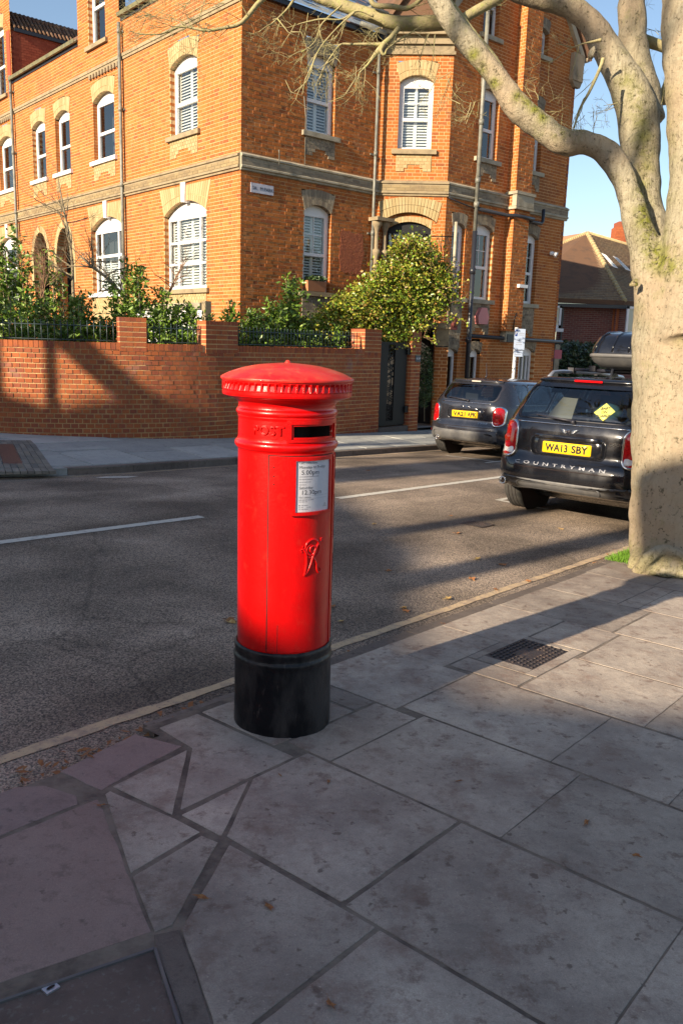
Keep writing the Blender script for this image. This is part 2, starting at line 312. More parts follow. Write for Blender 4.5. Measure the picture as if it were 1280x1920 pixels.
M['twig'] = mat('grey_twig', (.24, .20, .13), .85, noise=(30, (.13, .10, .06), .4, .7))
M['redtwig'] = mat('red_brown_twig', (.22, .12, .07), .85)
def bark():
    m = mat('plane_bark', (.50, .43, .27), .85, spec=.2); N = m.node_tree.nodes; L = m.node_tree.links; b = N['Principled BSDF']
    g = N.new('ShaderNodeNewGeometry'); P = g.outputs['Position']
    def noise(sc, d=6, r=.6, st=None):
        n = N.new('ShaderNodeTexNoise'); n.inputs['Scale'].default_value = sc; n.inputs['Detail'].default_value = d; n.inputs['Roughness'].default_value = r
        if st: mp = N.new('ShaderNodeMapping'); mp.inputs['Scale'].default_value = st; L.new(P, mp.inputs[0]); L.new(mp.outputs[0], n.inputs['Vector'])
        else: L.new(P, n.inputs['Vector'])
        return n.outputs['Fac']
    def rng(x, lo, hi, a=0, z=1):
        mr = N.new('ShaderNodeMapRange'); mr.inputs[1].default_value = lo; mr.inputs[2].default_value = hi; mr.inputs[3].default_value = a; mr.inputs[4].default_value = z; L.new(x, mr.inputs[0]); return mr.outputs[0]
    def mix(f, a, col, bt='MIX'):
        mx = N.new('ShaderNodeMix'); mx.data_type = 'RGBA'; mx.blend_type = bt; L.new(f, mx.inputs[0])
        if isinstance(a, tuple): mx.inputs[6].default_value = (*a, 1)
        else: L.new(a, mx.inputs[6])
        mx.inputs[7].default_value = (*col, 1); return mx.outputs[2]
    o = mix(rng(noise(2.5), .35, .65), (.43, .385, .285), (.335, .295, .21))
    o = mix(rng(noise(38, 5, .75, (1, 1, .16)), .50, .68, 0, .8), o, (.17, .14, .09))
    o = mix(rng(noise(1.1, 6, .6), .45, .6, 0, .8), o, (.40, .31, .215))
    o = mix(rng(noise(5, 7, .75), .56, .68, 0, .55), o, (.26, .26, .12))      # algae
    o = mix(rng(noise(26, 4, .8), .57, .64, 0, .85), o, (.10, .085, .05))      # pits
    at_ = N.new('ShaderNodeAttribute'); at_.attribute_name = 'moss'
    ml = N.new('ShaderNodeMath'); ml.operation = 'MULTIPLY'; L.new(at_.outputs['Fac'], ml.inputs[0]); L.new(rng(noise(9, 8, .8), .38, .52), ml.inputs[1])
    o = mix(ml.outputs[0], o, (.20, .21, .03)); L.new(o, b.inputs['Base Color'])
    ml2 = N.new('ShaderNodeMath'); ml2.operation = 'MULTIPLY'; L.new(at_.outputs['Fac'], ml2.inputs[0]); L.new(rng(noise(26, 6, .8), .50, .58), ml2.inputs[1])
    o2 = mix(ml2.outputs[0], o, (.05, .045, .02)); L.new(o2, b.inputs['Base Color'])
    pn = None
    for h, st, d in ((noise(42, 6, .75, (1, 1, .2)), .9, .03), (noise(9, 5), .6, .06), (noise(130, 2), .5, .006), (noise(14, 6, .8, (.6, .6, 2.2)), .5, .02)):
        bp = N.new('ShaderNodeBump'); bp.inputs['Strength'].default_value = st; bp.inputs['Distance'].default_value = d; L.new(h, bp.inputs['Height'])
        if pn: L.new(pn, bp.inputs['Normal'])
        pn = bp.outputs[0]
    L.new(pn, b.inputs['Normal']); return m
M['bark'] = bark()
# ================================================================ GROUND
def ro(t):
    return float(np.interp(t, [2.0, 2.45, 3.2, 5.87, 8.0, 8.95, 12], [-.05, -.045, -.02, .03, .005, -.035, -.035]))
def road_mesh():
    b = MB(); S = np.linspace(-40, 120, 161); T = [2.2, 2.45, 3.2, 4.5, 5.87, 7, 8, 8.95, 11, 16, 30, 60]
    vs = [ST(s, t, ro(t)) for s in S for t in T]; n = len(T)
    b.add(vs, [(i*n+k, (i+1)*n+k, (i+1)*n+k+1, i*n+k+1) for i in range(len(S)-1) for k in range(n-1)]); return b
road_mesh().build('road', M['asphalt'], kind='structure')
b = MB(); g = 260
b.add([(-g, -g, -.9+0), (g, -g, -6), (g, g, -14), (-g, g, -6)], [(0, 1, 2, 3)]); b.build('ground', M['soil'], kind='structure')
# near pavement: bed plus every slab
pav = link('pavement', None); bpy.data.objects.remove(pav)
b = MB()
def sheet(b, poly, h, m=0): b.add([ST(s, t, h) for s, t in poly], [tuple(range(len(poly)))], m)
b = MB(); sheet(b, [(-14, 2.44), (-14, -16), (60, -16), (60, 1.98), (6.6, 1.98), (6.6, 2.54), (1.86, 2.54), (1.86, 2.44)], -.0024)
pav = b.build('pavement', M['joint'], kind='structure')
def inset(poly, g):
    # shrink convex-ish polygon by g
    P = [np.array(p, float) for p in poly]; n = len(P); c = sum(P)/n
    ar = sum(P[i][0]*P[(i+1) % n][1]-P[(i+1) % n][0]*P[i][1] for i in range(n)); sg = 1 if ar > 0 else -1
    out = []
    for i in range(n):
        a, b_, c_ = P[i-1], P[i], P[(i+1) % n]
        d1 = (b_-a)/np.linalg.norm(b_-a); d2 = (c_-b_)/np.linalg.norm(c_-b_)
        m1 = np.array([-d1[1], d1[0]])*sg; m2 = np.array([-d2[1], d2[0]])*sg
        m = m1+m2; k = np.dot(m, m); m = m*2/k if k > .3 else m
        out.append(b_+m*g)
    return out
def chip(poly, amt):
    """subdivide edges and jitter slightly so that edges are worn"""
    out = []
    n = len(poly)
    for i in range(n):
        a = np.array(poly[i]); c = np.array(poly[(i+1) % n]); L = np.linalg.norm(c-a); k = max(1, int(L/.07))
        for j in range(k):
            p = a+(c-a)*j/k
            if j == 0 and k > 1: p = a+(c-a)*.003/L; 
            out.append(p+np.array([random.uniform(-amt, amt), random.uniform(-amt, amt)]))
        if k > 1: out.append(c-(c-a)*.003/L)
    return out
def slab(poly, mt, parent, name='paving_slab', gap=.0028, h=0., thick=.04, wear=.0016, tilt=.0005):
    q = chip(inset(poly, gap), wear); n = len(q); r = [(x, y) for x, y in inset(poly, gap+.002)]
    tx, ty = random.uniform(-tilt, tilt)*2, random.uniform(-tilt, tilt)*2; hh = h+random.uniform(-tilt, tilt)
    c = np.mean(q, 0); b = MB()
    q2 = [c+(p-c)*(1-.002/max(.1, np.linalg.norm(p-c))) for p in q]
    H = lambda p: hh+tx*(p[0]-c[0])+ty*(p[1]-c[1])
    vs = [ST(p[0], p[1], H(p)) for p in q2]+[ST(p[0], p[1], H(p)-.0009) for p in q]+[ST(p[0], p[1], H(p)-thick) for p in q]
    b.add(vs, [tuple(range(n))]+[(n+i, n+(i+1) % n, (i+1) % n, i) for i in range(n)]+[(2*n+i, 2*n+(i+1) % n, n+(i+1) % n, n+i) for i in range(n)])
    return b.build(name, mt, parent)
R = lambda s0, s1, t0, t1: [(s0, t0), (s1, t0), (s1, t1), (s0, t1)]
SL = [
 [(1.50, 2.235), (1.865, 2.275), (1.53, 1.945)],
 [(1.565, 1.955), (2.11, 1.955), (2.10, 2.50), (1.90, 2.50), (1.88, 2.27)],
 [(1.455, 2.21), (1.48, 2.22), (1.525, 1.93), (1.535, 1.81), (1.25, 1.785)],
 [(1.55, 1.93), (1.86, 1.94), (1.56, 1.745)],
 [(1.245, 1.77), (1.52, 1.795), (1.535, 1.73), (1.195, 1.525), (1.145, 1.535)],
 [(1.885, 1.945), (2.17, 1.945), (2.17, 1.27), (1.575, 1.27), (1.57, 1.735)],
 [(1.55, 1.70), (1.562, 1.14), (1.01, 1.14), (1.06, 1.22), (1.20, 1.50)],
 R(2.12, 2.60, 2.07, 2.50), R(2.18, 2.745, 1.84, 2.06), R(2.61, 2.745, 2.07, 2.50),
 R(2.75, 3.36, 1.96, 2.50), R(3.36, 3.93, 2.11, 2.50), R(3.93, 4.60, 2.05, 2.50), R(3.40, 3.57, 1.72, 2.10),
 R(4.145, 4.60, 1.70, 2.04), R(4.6, 5.24, 1.75, 2.50), R(5.25, 5.95, 1.98, 2.50), R(5.96, 6.56, 2.0, 2.52)]
rows = [(-1.5, -.88, [2.2, 1.3, .5, -.3, -1.1]), (-.88, -.27, [1.8, .9, 0, -.9]), (-.27, .34, [1.95, 1.1, .3, -.5, -1.3]), (.34, .93, [1.05, .35, -.35, -1.05, -1.8]), (.93, 1.56, [1.13, .42, -.35, -1.1, -1.8]), (1.57, 2.17, [1.26, .54, -.22, -.95, -1.7]),
 (2.18, 2.785, [1.835, 1.12, .38, -.35, -1.1, -1.8]), (2.795, 3.385, [1.955, 1.25, .80, .05, -.7, -1.45]), (3.40, 4.0, [1.71, 1.11, .35, -.4, -1.15, -1.9]), (4.01, 4.60, [1.69, .95, .25, -.5, -1.2, -1.9]),
 (4.61, 5.24, [1.74, 1.1, .45, -.3, -1.0, -1.75]), (5.25, 5.95, [1.975, 1.84, 1.1, .4, -.35, -1.1]), (5.96, 6.56, [1.995, 1.25, .5, -.25, -1.0]), (6.57, 7.2, [1.975, 1.2, .4, -.4, -1.2])]
for s in np.arange(7.2, 16, .62): rows.append((s, s+.61, [1.975-.3*random.random(), 1.2, .45, -.3, -1.1]))
for s0, s1, ts in rows:
    for k in range(len(ts)-1): SL.append(R(s0, s1, ts[k+1], ts[k]))
for p in SL: slab(p, M['slab'], pav)
# frame and cover of the small iron chamber
for p in (R(3.585, 4.135, 1.715, 1.775), R(3.585, 4.135, 2.055, 2.105), R(3.585, 3.665, 1.775, 2.055), R(4.085, 4.135, 1.775, 2.055)):
    slab(p, M['slab'], pav, 'cover_frame', gap=.0005, wear=.0006)
ic = thing('iron_cover', 'small rusty cast iron studded cover set in the pavement', 'drain cover')
b = MB(); sheet(b, R(3.665, 4.085, 1.775, 2.055), -.0020); b.build('plate', M['castiron'], ic)
b = MB()
for i in range(11):
    for j in range(10):
        s = 3.683+i*.0355; t = 1.788+j*.0270
        if j % 2: s += .0178
        if 3.80 < s < 3.95 and 1.86 < t < 1.97: continue
        q = .0105; h0 = -.012; h1 = .0035
        b.hexa([ST(s, t, h0), ST(s+2*q, t, h0), ST(s+2*q, t+q, h0), ST(s, t+q, h0), ST(s, t, h1), ST(s+2*q, t, h1), ST(s+2*q, t+q, h1), ST(s, t+q, h1)])
b.build('studs', M['castiron'], ic, kind='stuff')
based(ic, ST(3.87, 1.91))
# kerb stones
slab([(1.43, 2.45), (1.80, 2.515), (1.865, 2.31), (1.46, 2.235)], M['pinkkerb'], pav, 'kerb_stone', thick=.09, wear=.004, gap=.003)
slab([(.42, 2.45), (1.27, 2.45), (1.345, 2.40), (1.385, 2.26), (1.36, 2.215), (.42, 2.205)], M['pinkkerb'], pav, 'kerb_stone', thick=.09, wear=.004, gap=.003)
slab(R(-.6, .41, 2.205, 2.45), M['pinkkerb'], pav, 'kerb_stone', thick=.09, gap=.003)
slab(R(-1.7, -.61, 2.205, 2.45), M['pinkkerb'], pav, 'kerb_stone', thick=.09, gap=.003)
s = 1.88
while s < 24:
    slab(R(s, s+.9, 2.505, 2.575), M['kerb'], pav, 'kerb_stone', thick=.12, wear=.002, gap=.002, h=-.002); s += .905
# concrete bay and utility cover at the lower left
slab([(1.425, 2.20), (1.145, 1.545), (.77, 1.655), (-.1, 1.9), (-.1, 2.195)], M['concrete'], pav, 'concrete_bay', gap=.003, wear=.003)
slab([(1.14, 1.53), (1.20, 1.505), (1.05, 1.205), (.85, .85), (.79, .88), (.99, 1.22), (1.115, 1.495)], M['kerb'], pav, 'concrete_strip', gap=.001, wear=.003)
uc = thing('utility_cover', 'square inspection cover filled with dark concrete in a steel rim', 'inspection cover')
poly = [(1.108, 1.485), (.98, 1.22), (.78, .88), (.05, 1.02), (.25, 1.75)]
b = MB(); sheet(b, poly, .001); b.build('infill', M['cover'], uc)
b = MB()
for i in range(5):
    p, q = np.array(poly[i]), np.array(poly[(i+1) % 5]); d = (q-p)/np.linalg.norm(q-p); m = np.array([-d[1], d[0]])*.004
    b.hexa([ST(*(p-m), -.01), ST(*(q-m), -.01), ST(*(q+m), -.01), ST(*(p+m), -.01), ST(*(p-m), .006), ST(*(q-m), .006), ST(*(q+m), .006), ST(*(p+m), .006)])
b.build('rim', M['plastic'], uc)
b = MB(); c = (.862, 1.548); b.hexa([ST(c[0]+x, c[1]+y, h) for h in (-.004, .005) for x, y in ((-.017, -.012), (.017, -.012), (.017, .012), (-.017, .012))]); ks = b.build('key_plate', M['steel'], uc)
b = MB(); b.add([ST(c[0]+.011*math.cos(a), c[1]+.0045*math.sin(a), .0065) for a in np.linspace(0, 6.28, 13)[:-1]], [tuple(range(12))]); b.build('key_slot', M['slot'], ks)
based(uc, ST(.9, 1.4))
# painted lines
def strip(name, pts, w, mt, h=.004, lab=None, cat=None, grp=None, jit=0.):
    b = MB(); vs = []
    for i, (s, t) in enumerate(pts):
        a = np.array(pts[max(0, i-1)]); c = np.array(pts[min(len(pts)-1, i+1)]); d = (c-a)/np.linalg.norm(c-a); m = np.array([-d[1], d[0]])*w/2
        j1, j2 = random.uniform(-jit, jit), random.uniform(-jit, jit)
        for sg, jj in ((-1, j1), (1, j2)): q = np.array([s, t])+m*(sg+jj/w*2); vs.append(ST(q[0], q[1], ro(q[1])+h))
    b.add(vs, [(2*i, 2*i+1, 2*i+3, 2*i+2) for i in range(len(pts)-1)]); o = b.build(name, mt, kind='structure')
    return o
L2 = lambda s0, s1, t0, t1=None, st=.05: [(s, t0+((t1 if t1 is not None else t0)-t0)*(s-s0)/(s1-s0)) for s in np.arange(s0, s1+st/2, st)]
strip('road_marking', L2(-6, 30, 2.725, st=.08), .058, M['yline'], jit=.006)
strip('road_marking', L2(3.0-2.4, 4.92, 5.80, 5.76), .10, M['line'], jit=.003)
strip('road_marking', L2(6.85, 12.5, 5.78, 5.78), .10, M['line'], jit=.003)
strip('road_marking', L2(14.5, 19, 5.78, 5.78), .10, M['line'])
def kerb_far(s):    # kerb line t of the far side, curving away into the side street on the left
    if s > 6.4: return 8.93
    d = 6.4-s; return 8.93+(4.6-math.sqrt(max(0, 4.6**2-d*d))) if d < 4.5 else 8.93+4.0
fk = [(s, kerb_far(s)) for s in np.arange(1.95, 40, .1)]
strip('road_marking', [(s, t-.17) for s, t in fk], .05, M['yline'], jit=.004)
strip('road_marking', [(12.35, 7.0), (12.42, 8.0)], .06, M['line']); strip('road_marking', [(12.0, 6.95), (17, 6.95)], .06, M['line'])
strip('road_marking', [(9.2, 4.75), (8.55, 4.75)], .07, M['line']); strip('road_marking', [(8.55, 4.78), (8.52, 4.1)], .07, M['line'])
b = MB(); P = [ground for ground in ((5.62, 8.55), (5.95, 8.35), (6.15, 8.4), (5.8, 8.62))]; b.add([ST(s, t, ro(t)+.004) for s, t in P], [(0, 1, 2, 3)]); b.build('road_marking', M['line'], kind='structure')
# small covers in the road
for (s, t, q, lb) in ((7.0, 4.1, .13, 'small square iron valve cover in the lit part of the road'), (8.85, 4.4, .2, 'iron cover with white paint edge beside the rear tyre of the parked black car')):
    o = thing('road_cover', lb, 'drain cover'); b = MB(); b.add([ST(s+x*q, t+y*q, ro(t)+.005) for x, y in ((-1, -1), (1, -1), (1, 1), (-1, 1))], [(0, 1, 2, 3)]); b.build('plate', M['castiron'], o)
    b = MB()
    for i in range(6):
        for j in range(6):
            x = s-q+q*.17+i*q*.3; y = t-q+q*.17+j*q*.3; e = q*.07; H = ro(t)
            b.hexa([ST(x-e, y-e, H+.004), ST(x+e, y-e, H+.004), ST(x+e, y+e, H+.004), ST(x-e, y+e, H+.004), ST(x-e, y-e, H+.010), ST(x+e, y-e, H+.010), ST(x+e, y+e, H+.010), ST(x-e, y+e, H+.010)])
    b.build('studs', M['castiron'], o, kind='stuff'); based(o, ST(s, t))
# far pavement
FH = lambda s, t: .052+.128*min(1, max(0, (t-kerb_far(s))/1.6))
b = MB(); vs = []
TT = [0, .5, 1.0, 1.6, 3, 14]
ss = [s for s, t in fk]
for s, t in fk:
    for d in TT: vs.append(ST(s, t+d, FH(s, t+d)-.008))
n = len(TT); b.add(vs, [(i*n+k, (i+1)*n+k, (i+1)*n+k+1, i*n+k+1) for i in range(len(fk)-1) for k in range(n-1)])
fpav = b.build('far_pavement', M['slabb'], kind='structure')
def fslab(poly, mt, name='paving_slab', gap=.005):
    q = inset(poly, gap); n = len(q); b = MB(); h = random.uniform(-.001, .001)
    b.add([ST(p[0], p[1], FH(*p)+h) for p in q]+[ST(p[0], p[1], FH(*p)-.03) for p in q], [tuple(range(n))]+[(n+i, n+(i+1) % n, (i+1) % n, i) for i in range(n)]); return b.build(name, mt, fpav)
# far kerb stones
k = 0
while k < len(fk)-9:
    a = fk[k]; c = fk[k+9]; m = fk[k+4]
    b = MB(); Q = []
    for (s, t) in (a, m, c): Q.append((s, t))
    for (s, t) in ((c[0]+.0, c[1]+.13), (m[0], m[1]+.13), (a[0], a[1]+.13)): Q.append((s, t))
    Q = inset(Q, .004); nq = len(Q)
    b.add([ST(p[0], p[1], .055) for p in Q]+[ST(p[0], p[1], -.08) for p in Q], [tuple(range(nq))]+[(nq+i, nq+(i+1) % nq, (i+1) % nq, i) for i in range(nq)])
    b.build('kerb_stone', M['kerb' if k > 27 else 'slabb'], fpav); k += 9
for i, s in enumerate(np.arange(5.05, 18, .92)):
    t0 = kerb_far(s+.45)+.14; 
    sp = .85 if i % 2 else .62
    for ta, tb in ((t0, t0+sp), (t0+sp+.005, t0+1.85)):
        sk = -.0
        fslab([(s, ta), (s+.9, ta), (s+.9, tb), (s, tb)] if s > 6.2 else [(s, kerb_far(s)+.14 if ta == t0 else tb-.9), (s+.9, kerb_far(s+.9)+.14 if ta == t0 else tb-.9), (s+.9, tb), (s, tb)], M['slabb'])
for s in np.arange(3.0, 6.9, .75):
    for ta in np.arange(10.62 if s > 4.4 else 11.2, 13.4, .75): fslab(R(s, s+.74, ta, ta+.74), M['slabb'])
# block paver patch with an iron lid at the far left corner
bp = thing('block_paver_patch', 'patch of dark block pavers with an iron lid on the far street corner', 'paving')
paver_me = None
base = ST(4.55, 9.9, 0); e1 = (at(40, 880, 10.3)-at(-5, 880, 10.3)); 
def P0(px, py):     # point of the far pavement seen there, by marching
    lo, hi = 8., 16.
    for _ in range(40):
        mid = (lo+hi)/2; X = at(px, py, mid); s, t = X@sd, X@tn
        if X[2] > KS*s+FH(s, t): lo = mid
        else: hi = mid
    return X@sd, X@tn
Q = [P0(-60, 826), P0(58, 826), P0(106, 884), P0(-60, 886)]; Q = [np.array(q) for q in Q]
b = MB(); nr, nc = 9, 12; cnt = 0
lp = M['cover']; mp = ramp_mat('block_paver', [(.19, .17, .145), (.25, .225, .19), (.15, .14, .13), (.22, .19, .15)], dirt=[(5, (.12, .11, .09), .5, .8)])
for j in range(nr):
    for i in range(nc):
        f = lambda u, v: (Q[0]*(1-u)+Q[1]*u)*(1-v)+(Q[3]*(1-u)+Q[2]*u)*v
        if i >= 5 and i <= 7 and 2 <= j <= 6: continue
        sh = .5/nc if j % 2 else 0
        u0, u1, v0, v1 = i/nc+sh*0, (i+1)/nc, j/nr, (j+1)/nr
        q = inset([f(u0, v0), f(u1, v0), f(u1, v1), f(u0, v1)], .004); h = .006+random.uniform(-.001, .001)
        bb = MB(); bb.add([ST(p[0], p[1], FH(*p)+h) for p in q]+[ST(p[0], p[1], FH(*p)-.03) for p in q], [(0, 1, 2, 3)]+[(4+i_, 4+(i_+1) % 4, (i_+1) % 4, i_) for i_ in range(4)])
        bb.build('paver', mp, bp)
b = MB(); q = inset([f(5/12, 2/9), f(8/12, 2/9), f(8/12, 7/9), f(5/12, 7/9)], .004); b.add([ST(p[0], p[1], FH(*p)+.006) for p in q], [(0, 1, 2, 3)]); b.build('iron_lid', mat('rust_lid', (.10, .05, .035), .6, bump=(60, .5)), bp)
based(bp, ST(Q[3][0], Q[3][1], .08))
# tree pit: soil and grass
b = MB(); N_ = 14; vs = []
for i in range(N_+1):
    for j in range(N_+1):
        s = 6.58+i*.25; t = 1.985+j*(.62)/N_; e = min(j, N_-j, i)/4; vs.append(ST(s, t, -.012+.05*min(1, e)*(.6+.4*math.sin(i*2.1+j))))
b.add(vs, [(i*(N_+1)+j, (i+1)*(N_+1)+j, (i+1)*(N_+1)+j+1, i*(N_+1)+j+1) for i in range(N_) for j in range(N_)], 0, True); b.build('tree_pit_soil', M['soil'], kind='structure')
b = MB()
for i in range(2600):
    if i < 2000: s = random.uniform(6.52, 7.3); t = random.uniform(2.36, 2.60) if random.random() < .8 else random.uniform(2.2, 2.6)
    else: s = random.uniform(6.6, 7.2); t = random.uniform(1.99, 2.1)
    if i < 2000 and (t-2.58) < -.28+(s-6.45)*-.0: continue
    h = random.uniform(.02, .055); a = random.uniform(0, 6.28); L = np.array([math.cos(a), math.sin(a), 0]); p = ST(s, t, .0)
    b.add([p-L*.003, p+L*.003, p+np.array([random.uniform(-.02, .02), random.uniform(-.02, .02), h])], [(0, 1, 2)])
tag(b.build('grass', M['grass'], kind='stuff'), 'bright green grass tuft growing between kerb and tree trunk', 'grass')
# fallen leaves
def leafmesh(seed, mt):
    random.seed(seed); b = MB(); n = 9; pts = []
    for i in range(n):
        a = 2*math.pi*i/n; r = (.5 if i % 2 else 1.)*random.uniform(.75, 1.1); pts.append((r*math.cos(a)*.6*.055, r*math.sin(a)*.055, random.uniform(0, .018)))
    pts.append((0, 0, .002)); b.add(pts, [(i, (i+1) % n, n) for i in range(n)]); b.tube([(0, 0, .003), (-.02, -.06, .012)], .0012, 4); return b.data('leaf', [mt])
LM = [leafmesh(k, M['leaf'] if k % 2 else M['leafy']) for k in range(6)]; random.seed(5)
def gpt(px, py, off):
    lo, hi = .8, 30.
    for _ in range(45):
        mid = (lo+hi)/2; X = at(px, py, mid)
        if X[2] > KS*(X@sd)+off: lo = mid
        else: hi = mid
    return X
road_leaves = [(1051, 990), (858, 1000), (884, 1080), (941, 1055), (727, 1068), (760, 1138), (758, 1133), (640, 1158), (657, 1212), (622, 1133), (430, 1160), (432, 1163), (700, 985), (690, 885), (610, 1040), (845, 969), (930, 1098), (990, 1082), (840, 1115), (895, 1045)]
pave_leaves = [(616, 1468, .4), (378, 1685, .5), (503, 1702, .5), (191, 1512, .5), (860, 1466, .35), (1098, 1545, .5), (1190, 1606, .45), (620, 1886, .5), (150, 1410, .5), (205, 1395, .6), (170, 1420, .5), (260, 1372, .5), (525, 1455, .3), (830, 1170, .4)]
for (px, py) in road_leaves:
    X = gpt(px, py, .0); X[2] += ro(X@tn)+.004; o = link('fallen_leaf', random.choice(LM), loc=X); k = random.uniform(.6, 1.0); o.scale = (k, k, k); o.rotation_euler = (random.uniform(-.2, .2), 0, random.uniform(0, 6))
    tag(o, 'dry pale brown leaf lying flat on the asphalt road', 'leaf', 'fallen leaves on the road')
for (px, py, k) in pave_leaves:
    X = gpt(px, py, .0); X[2] += .003; o = link('fallen_leaf', LM[random.choice((1, 3, 5))], loc=X); o.scale = (k*.55, k, k*.8); o.rotation_euler = (0, 0, random.uniform(0, 6))
    tag(o, 'small curled red brown leaf on the paving slabs', 'leaf', 'fallen leaves on the pavement')
b = MB()
for i in range(160):   # heap of leaves in the gutter
    s = random.choice([random.uniform(1.3, 2.2), random.uniform(6.3, 8.5)]); t = random.gauss(2.62, .05) if s > 3 else random.gauss(2.53, .05); p = ST(s, t, ro(t)+random.uniform(0, .03)); a = random.uniform(0, 6.28); r = random.uniform(.006, .018)
    b.add([p+np.array([r*math.cos(a+k*1.57)*(1.6 if k % 2 else .7), r*math.sin(a+k*1.57)*(1.6 if k % 2 else .7), random.uniform(0, .015)]) for k in range(4)], [(0, 1, 2), (0, 2, 3)])
tag(b.build('leaf_litter', M['leaf'], kind='stuff'), 'brown leaf litter gathered along the near kerb', 'leaf litter')
# ================================================================ BRICKWORK
BL, BH, CH, JT = .211, .060, .075, .015
IND = {}                                     # shared unit meshes
def unit_brick(L, H, D, mt):
    k = (round(L, 3), round(H, 3), round(D, 3), mt.name)
    if k not in IND:
        b = MB(); b.hexa([(-L/2, -D, 0), (L/2, -D, 0), (L/2, 0, 0), (-L/2, 0, 0), (-L/2, -D, H), (L/2, -D, H), (L/2, 0, H), (-L/2, 0, H)]); e = b.data('brick', [mt]); IND[k] = e
    return IND[k]
def brick_wall(parent, path, u0, u1, zb, zt, openings, mb, mt, mm, singles, bond='flemish', jit=.0009, depth_wall=.22, zoff=0., rec=.0025):
    """path(u)->(point, along, normal). zb,zt numbers or functions of u. openings: list of f(z)->(a,b)|None, with reveal depth.
    singles: list that collects candidate full bricks; mb: MB for the rest"""
    ztf = zt if callable(zt) else (lambda u: zt); zbf = zb if callable(zb) else (lambda u: zb)
    zmin = min(zbf(u) for u in np.linspace(u0, u1, 9)); zmax = max(ztf(u) for u in np.linspace(u0, u1, 33))
    r0 = int(math.floor((zmin-zoff)/CH)); r1 = int(math.ceil((zmax-zoff)/CH)); mor = MB()
    for r in range(r0, r1):
        z = zoff+r*CH; zc = z+CH/2
        # valid span by clip line
        us = np.linspace(u0, u1, max(3, int((u1-u0)/.02))); ok = np.array([zbf(u) <= z+BH*.99 and ztf(u) >= z+BH*.6 for u in us])
        if not ok.any(): continue
        iv = []; st = None
        for i, k in enumerate(ok):
            if k and st is None: st = us[i]
            if not k and st is not None: iv.append([st, us[i-1], 0, 0]); st = None
        if st is not None: iv.append([st, us[-1], 0, 0])
        for op in openings:
            e = op(zc)
            if not e: continue
            a, c = e[0], e[1]; rev = e[2] if len(e) > 2 else 0; out = []
            for (p, q, rl, rr) in iv:
                if c <= p or a >= q: out.append([p, q, rl, rr]); continue
                if a > p+.01: out.append([p, a, rl, rev])
                if c < q-.01: out.append([c, q, rev, rr])
            iv = out
        for (p, q, rl, rr) in iv:
            # mortar bed
            k = max(1, int((q-p)/.3)) if bond != 'flat' else 1
            cu = np.linspace(p, q, k+1)
            for i in range(k):
                P1, _, N1 = path(cu[i]); P2, _, N2 = path(cu[i+1])
                A = P1-N1*rec; B = P2-N2*rec; mor.add([A+UP*z, B+UP*z, B+UP*(z+CH), A+UP*(z+CH)], [(0, 1, 2, 3)])
            if rl: P1, _, N1 = path(p+.004); mor.add([P1-N1*rec+UP*z, P1-N1*rl+UP*z, P1-N1*rl+UP*(z+CH), P1-N1*rec+UP*(z+CH)], [(0, 1, 2, 3)])
            if rr: P1, _, N1 = path(q-.004); mor.add([P1-N1*rec+UP*z, P1-N1*rr+UP*z, P1-N1*rr+UP*(z+CH), P1-N1*rec+UP*(z+CH)], [(0, 1, 2, 3)])
            # bricks
            if bond == 'flemish':
                unit = BL+JT+.1025+JT; x = math.floor((p-(r % 2)*(unit/2))/unit)*unit+(r % 2)*(unit/2)-.056; seq = []
                while x < q: seq += [(x, x+BL), (x+BL+JT, x+BL+JT+.1025)]; x += unit
            elif bond == 'header':
                unit = .1025+JT; x = math.floor(p/unit)*unit+(r % 2)*unit/2-unit/2; seq = []
                while x < q: seq.append((x, x+.1025)); x += unit
            else:
                unit = BL+JT; x = math.floor(p/unit)*unit+(r % 2)*unit/2-unit; seq = []
                while x < q: seq.append((x, x+BL)); x += unit
            for (a, c) in seq:
                fl = a < p; fr = c > q; a_, c_ = max(a, p), min(c, q)
                if c_-a_ < .025: continue
                u = (a_+c_)/2; Pc, al, N = path(u); off = random.uniform(-jit, jit)+.002; L = c_-a_
                D = .012
                if rl and a_ <= p+.001: D = rl
                if rr and c_ >= q-.001: D = rr
                full = abs(L-(c-a)) < 1e-6 and D == .012
                if full and singles is not None: singles.append((float(np.linalg.norm(Pc+UP*z-EYE)), Pc+UP*(z+JT/2)+N*off, al, N, L, len(mb.v)//8, None))
                O = Pc+N*off; h0 = z+JT/2; h1 = h0+BH
                q0 = [O-al*L/2-N*D, O+al*L/2-N*D, O+al*L/2, O-al*L/2]
                # order as hexa: back-left, back-right ... front face first
                vs = [q0[3], q0[2], q0[1], q0[0]]; vs = [v+UP*h0 for v in vs]+[v+UP*h1 for v in vs]
                if full and singles is not None: singles[-1] = singles[-1][:6]+(vs,)
                else: mb.hexa(vs, 0, back=False)
    mor.build('mortar', mm, parent)
def settle_bricks(parent, singles, mb, mt, limit, inview=None):
    """the nearest bricks become objects of their own, the others join the stuff mesh"""
    singles.sort(key=lambda s: s[0]); k = 0
    for (d, P, al, N, L, _, vs) in singles:
        if k < limit and (inview is None or inview(P)):
            o = link('brick', unit_brick(L, BH, .014, mt), parent)
            o.matrix_local = Matrix(((al[0], N[0], 0, P[0]), (al[1], N[1], 0, P[1]), (0, 0, 1, P[2]), (0, 0, 0, 1))); k += 1
        else: mb.hexa(vs, 0, back=False)
    mb.build('brickwork', mt, parent, kind='stuff')
def project(X):
    d = X-EYE; z = d@_f; return 640+FPX*(d@_r)/z, 960-FPX*(d@_u2)/z
def seen(P):
    x, y = project(P); return 0 < x < 1280 and 0 < y < 1920
def lin(O, a, n): return lambda u: (O+a*u, a, n)
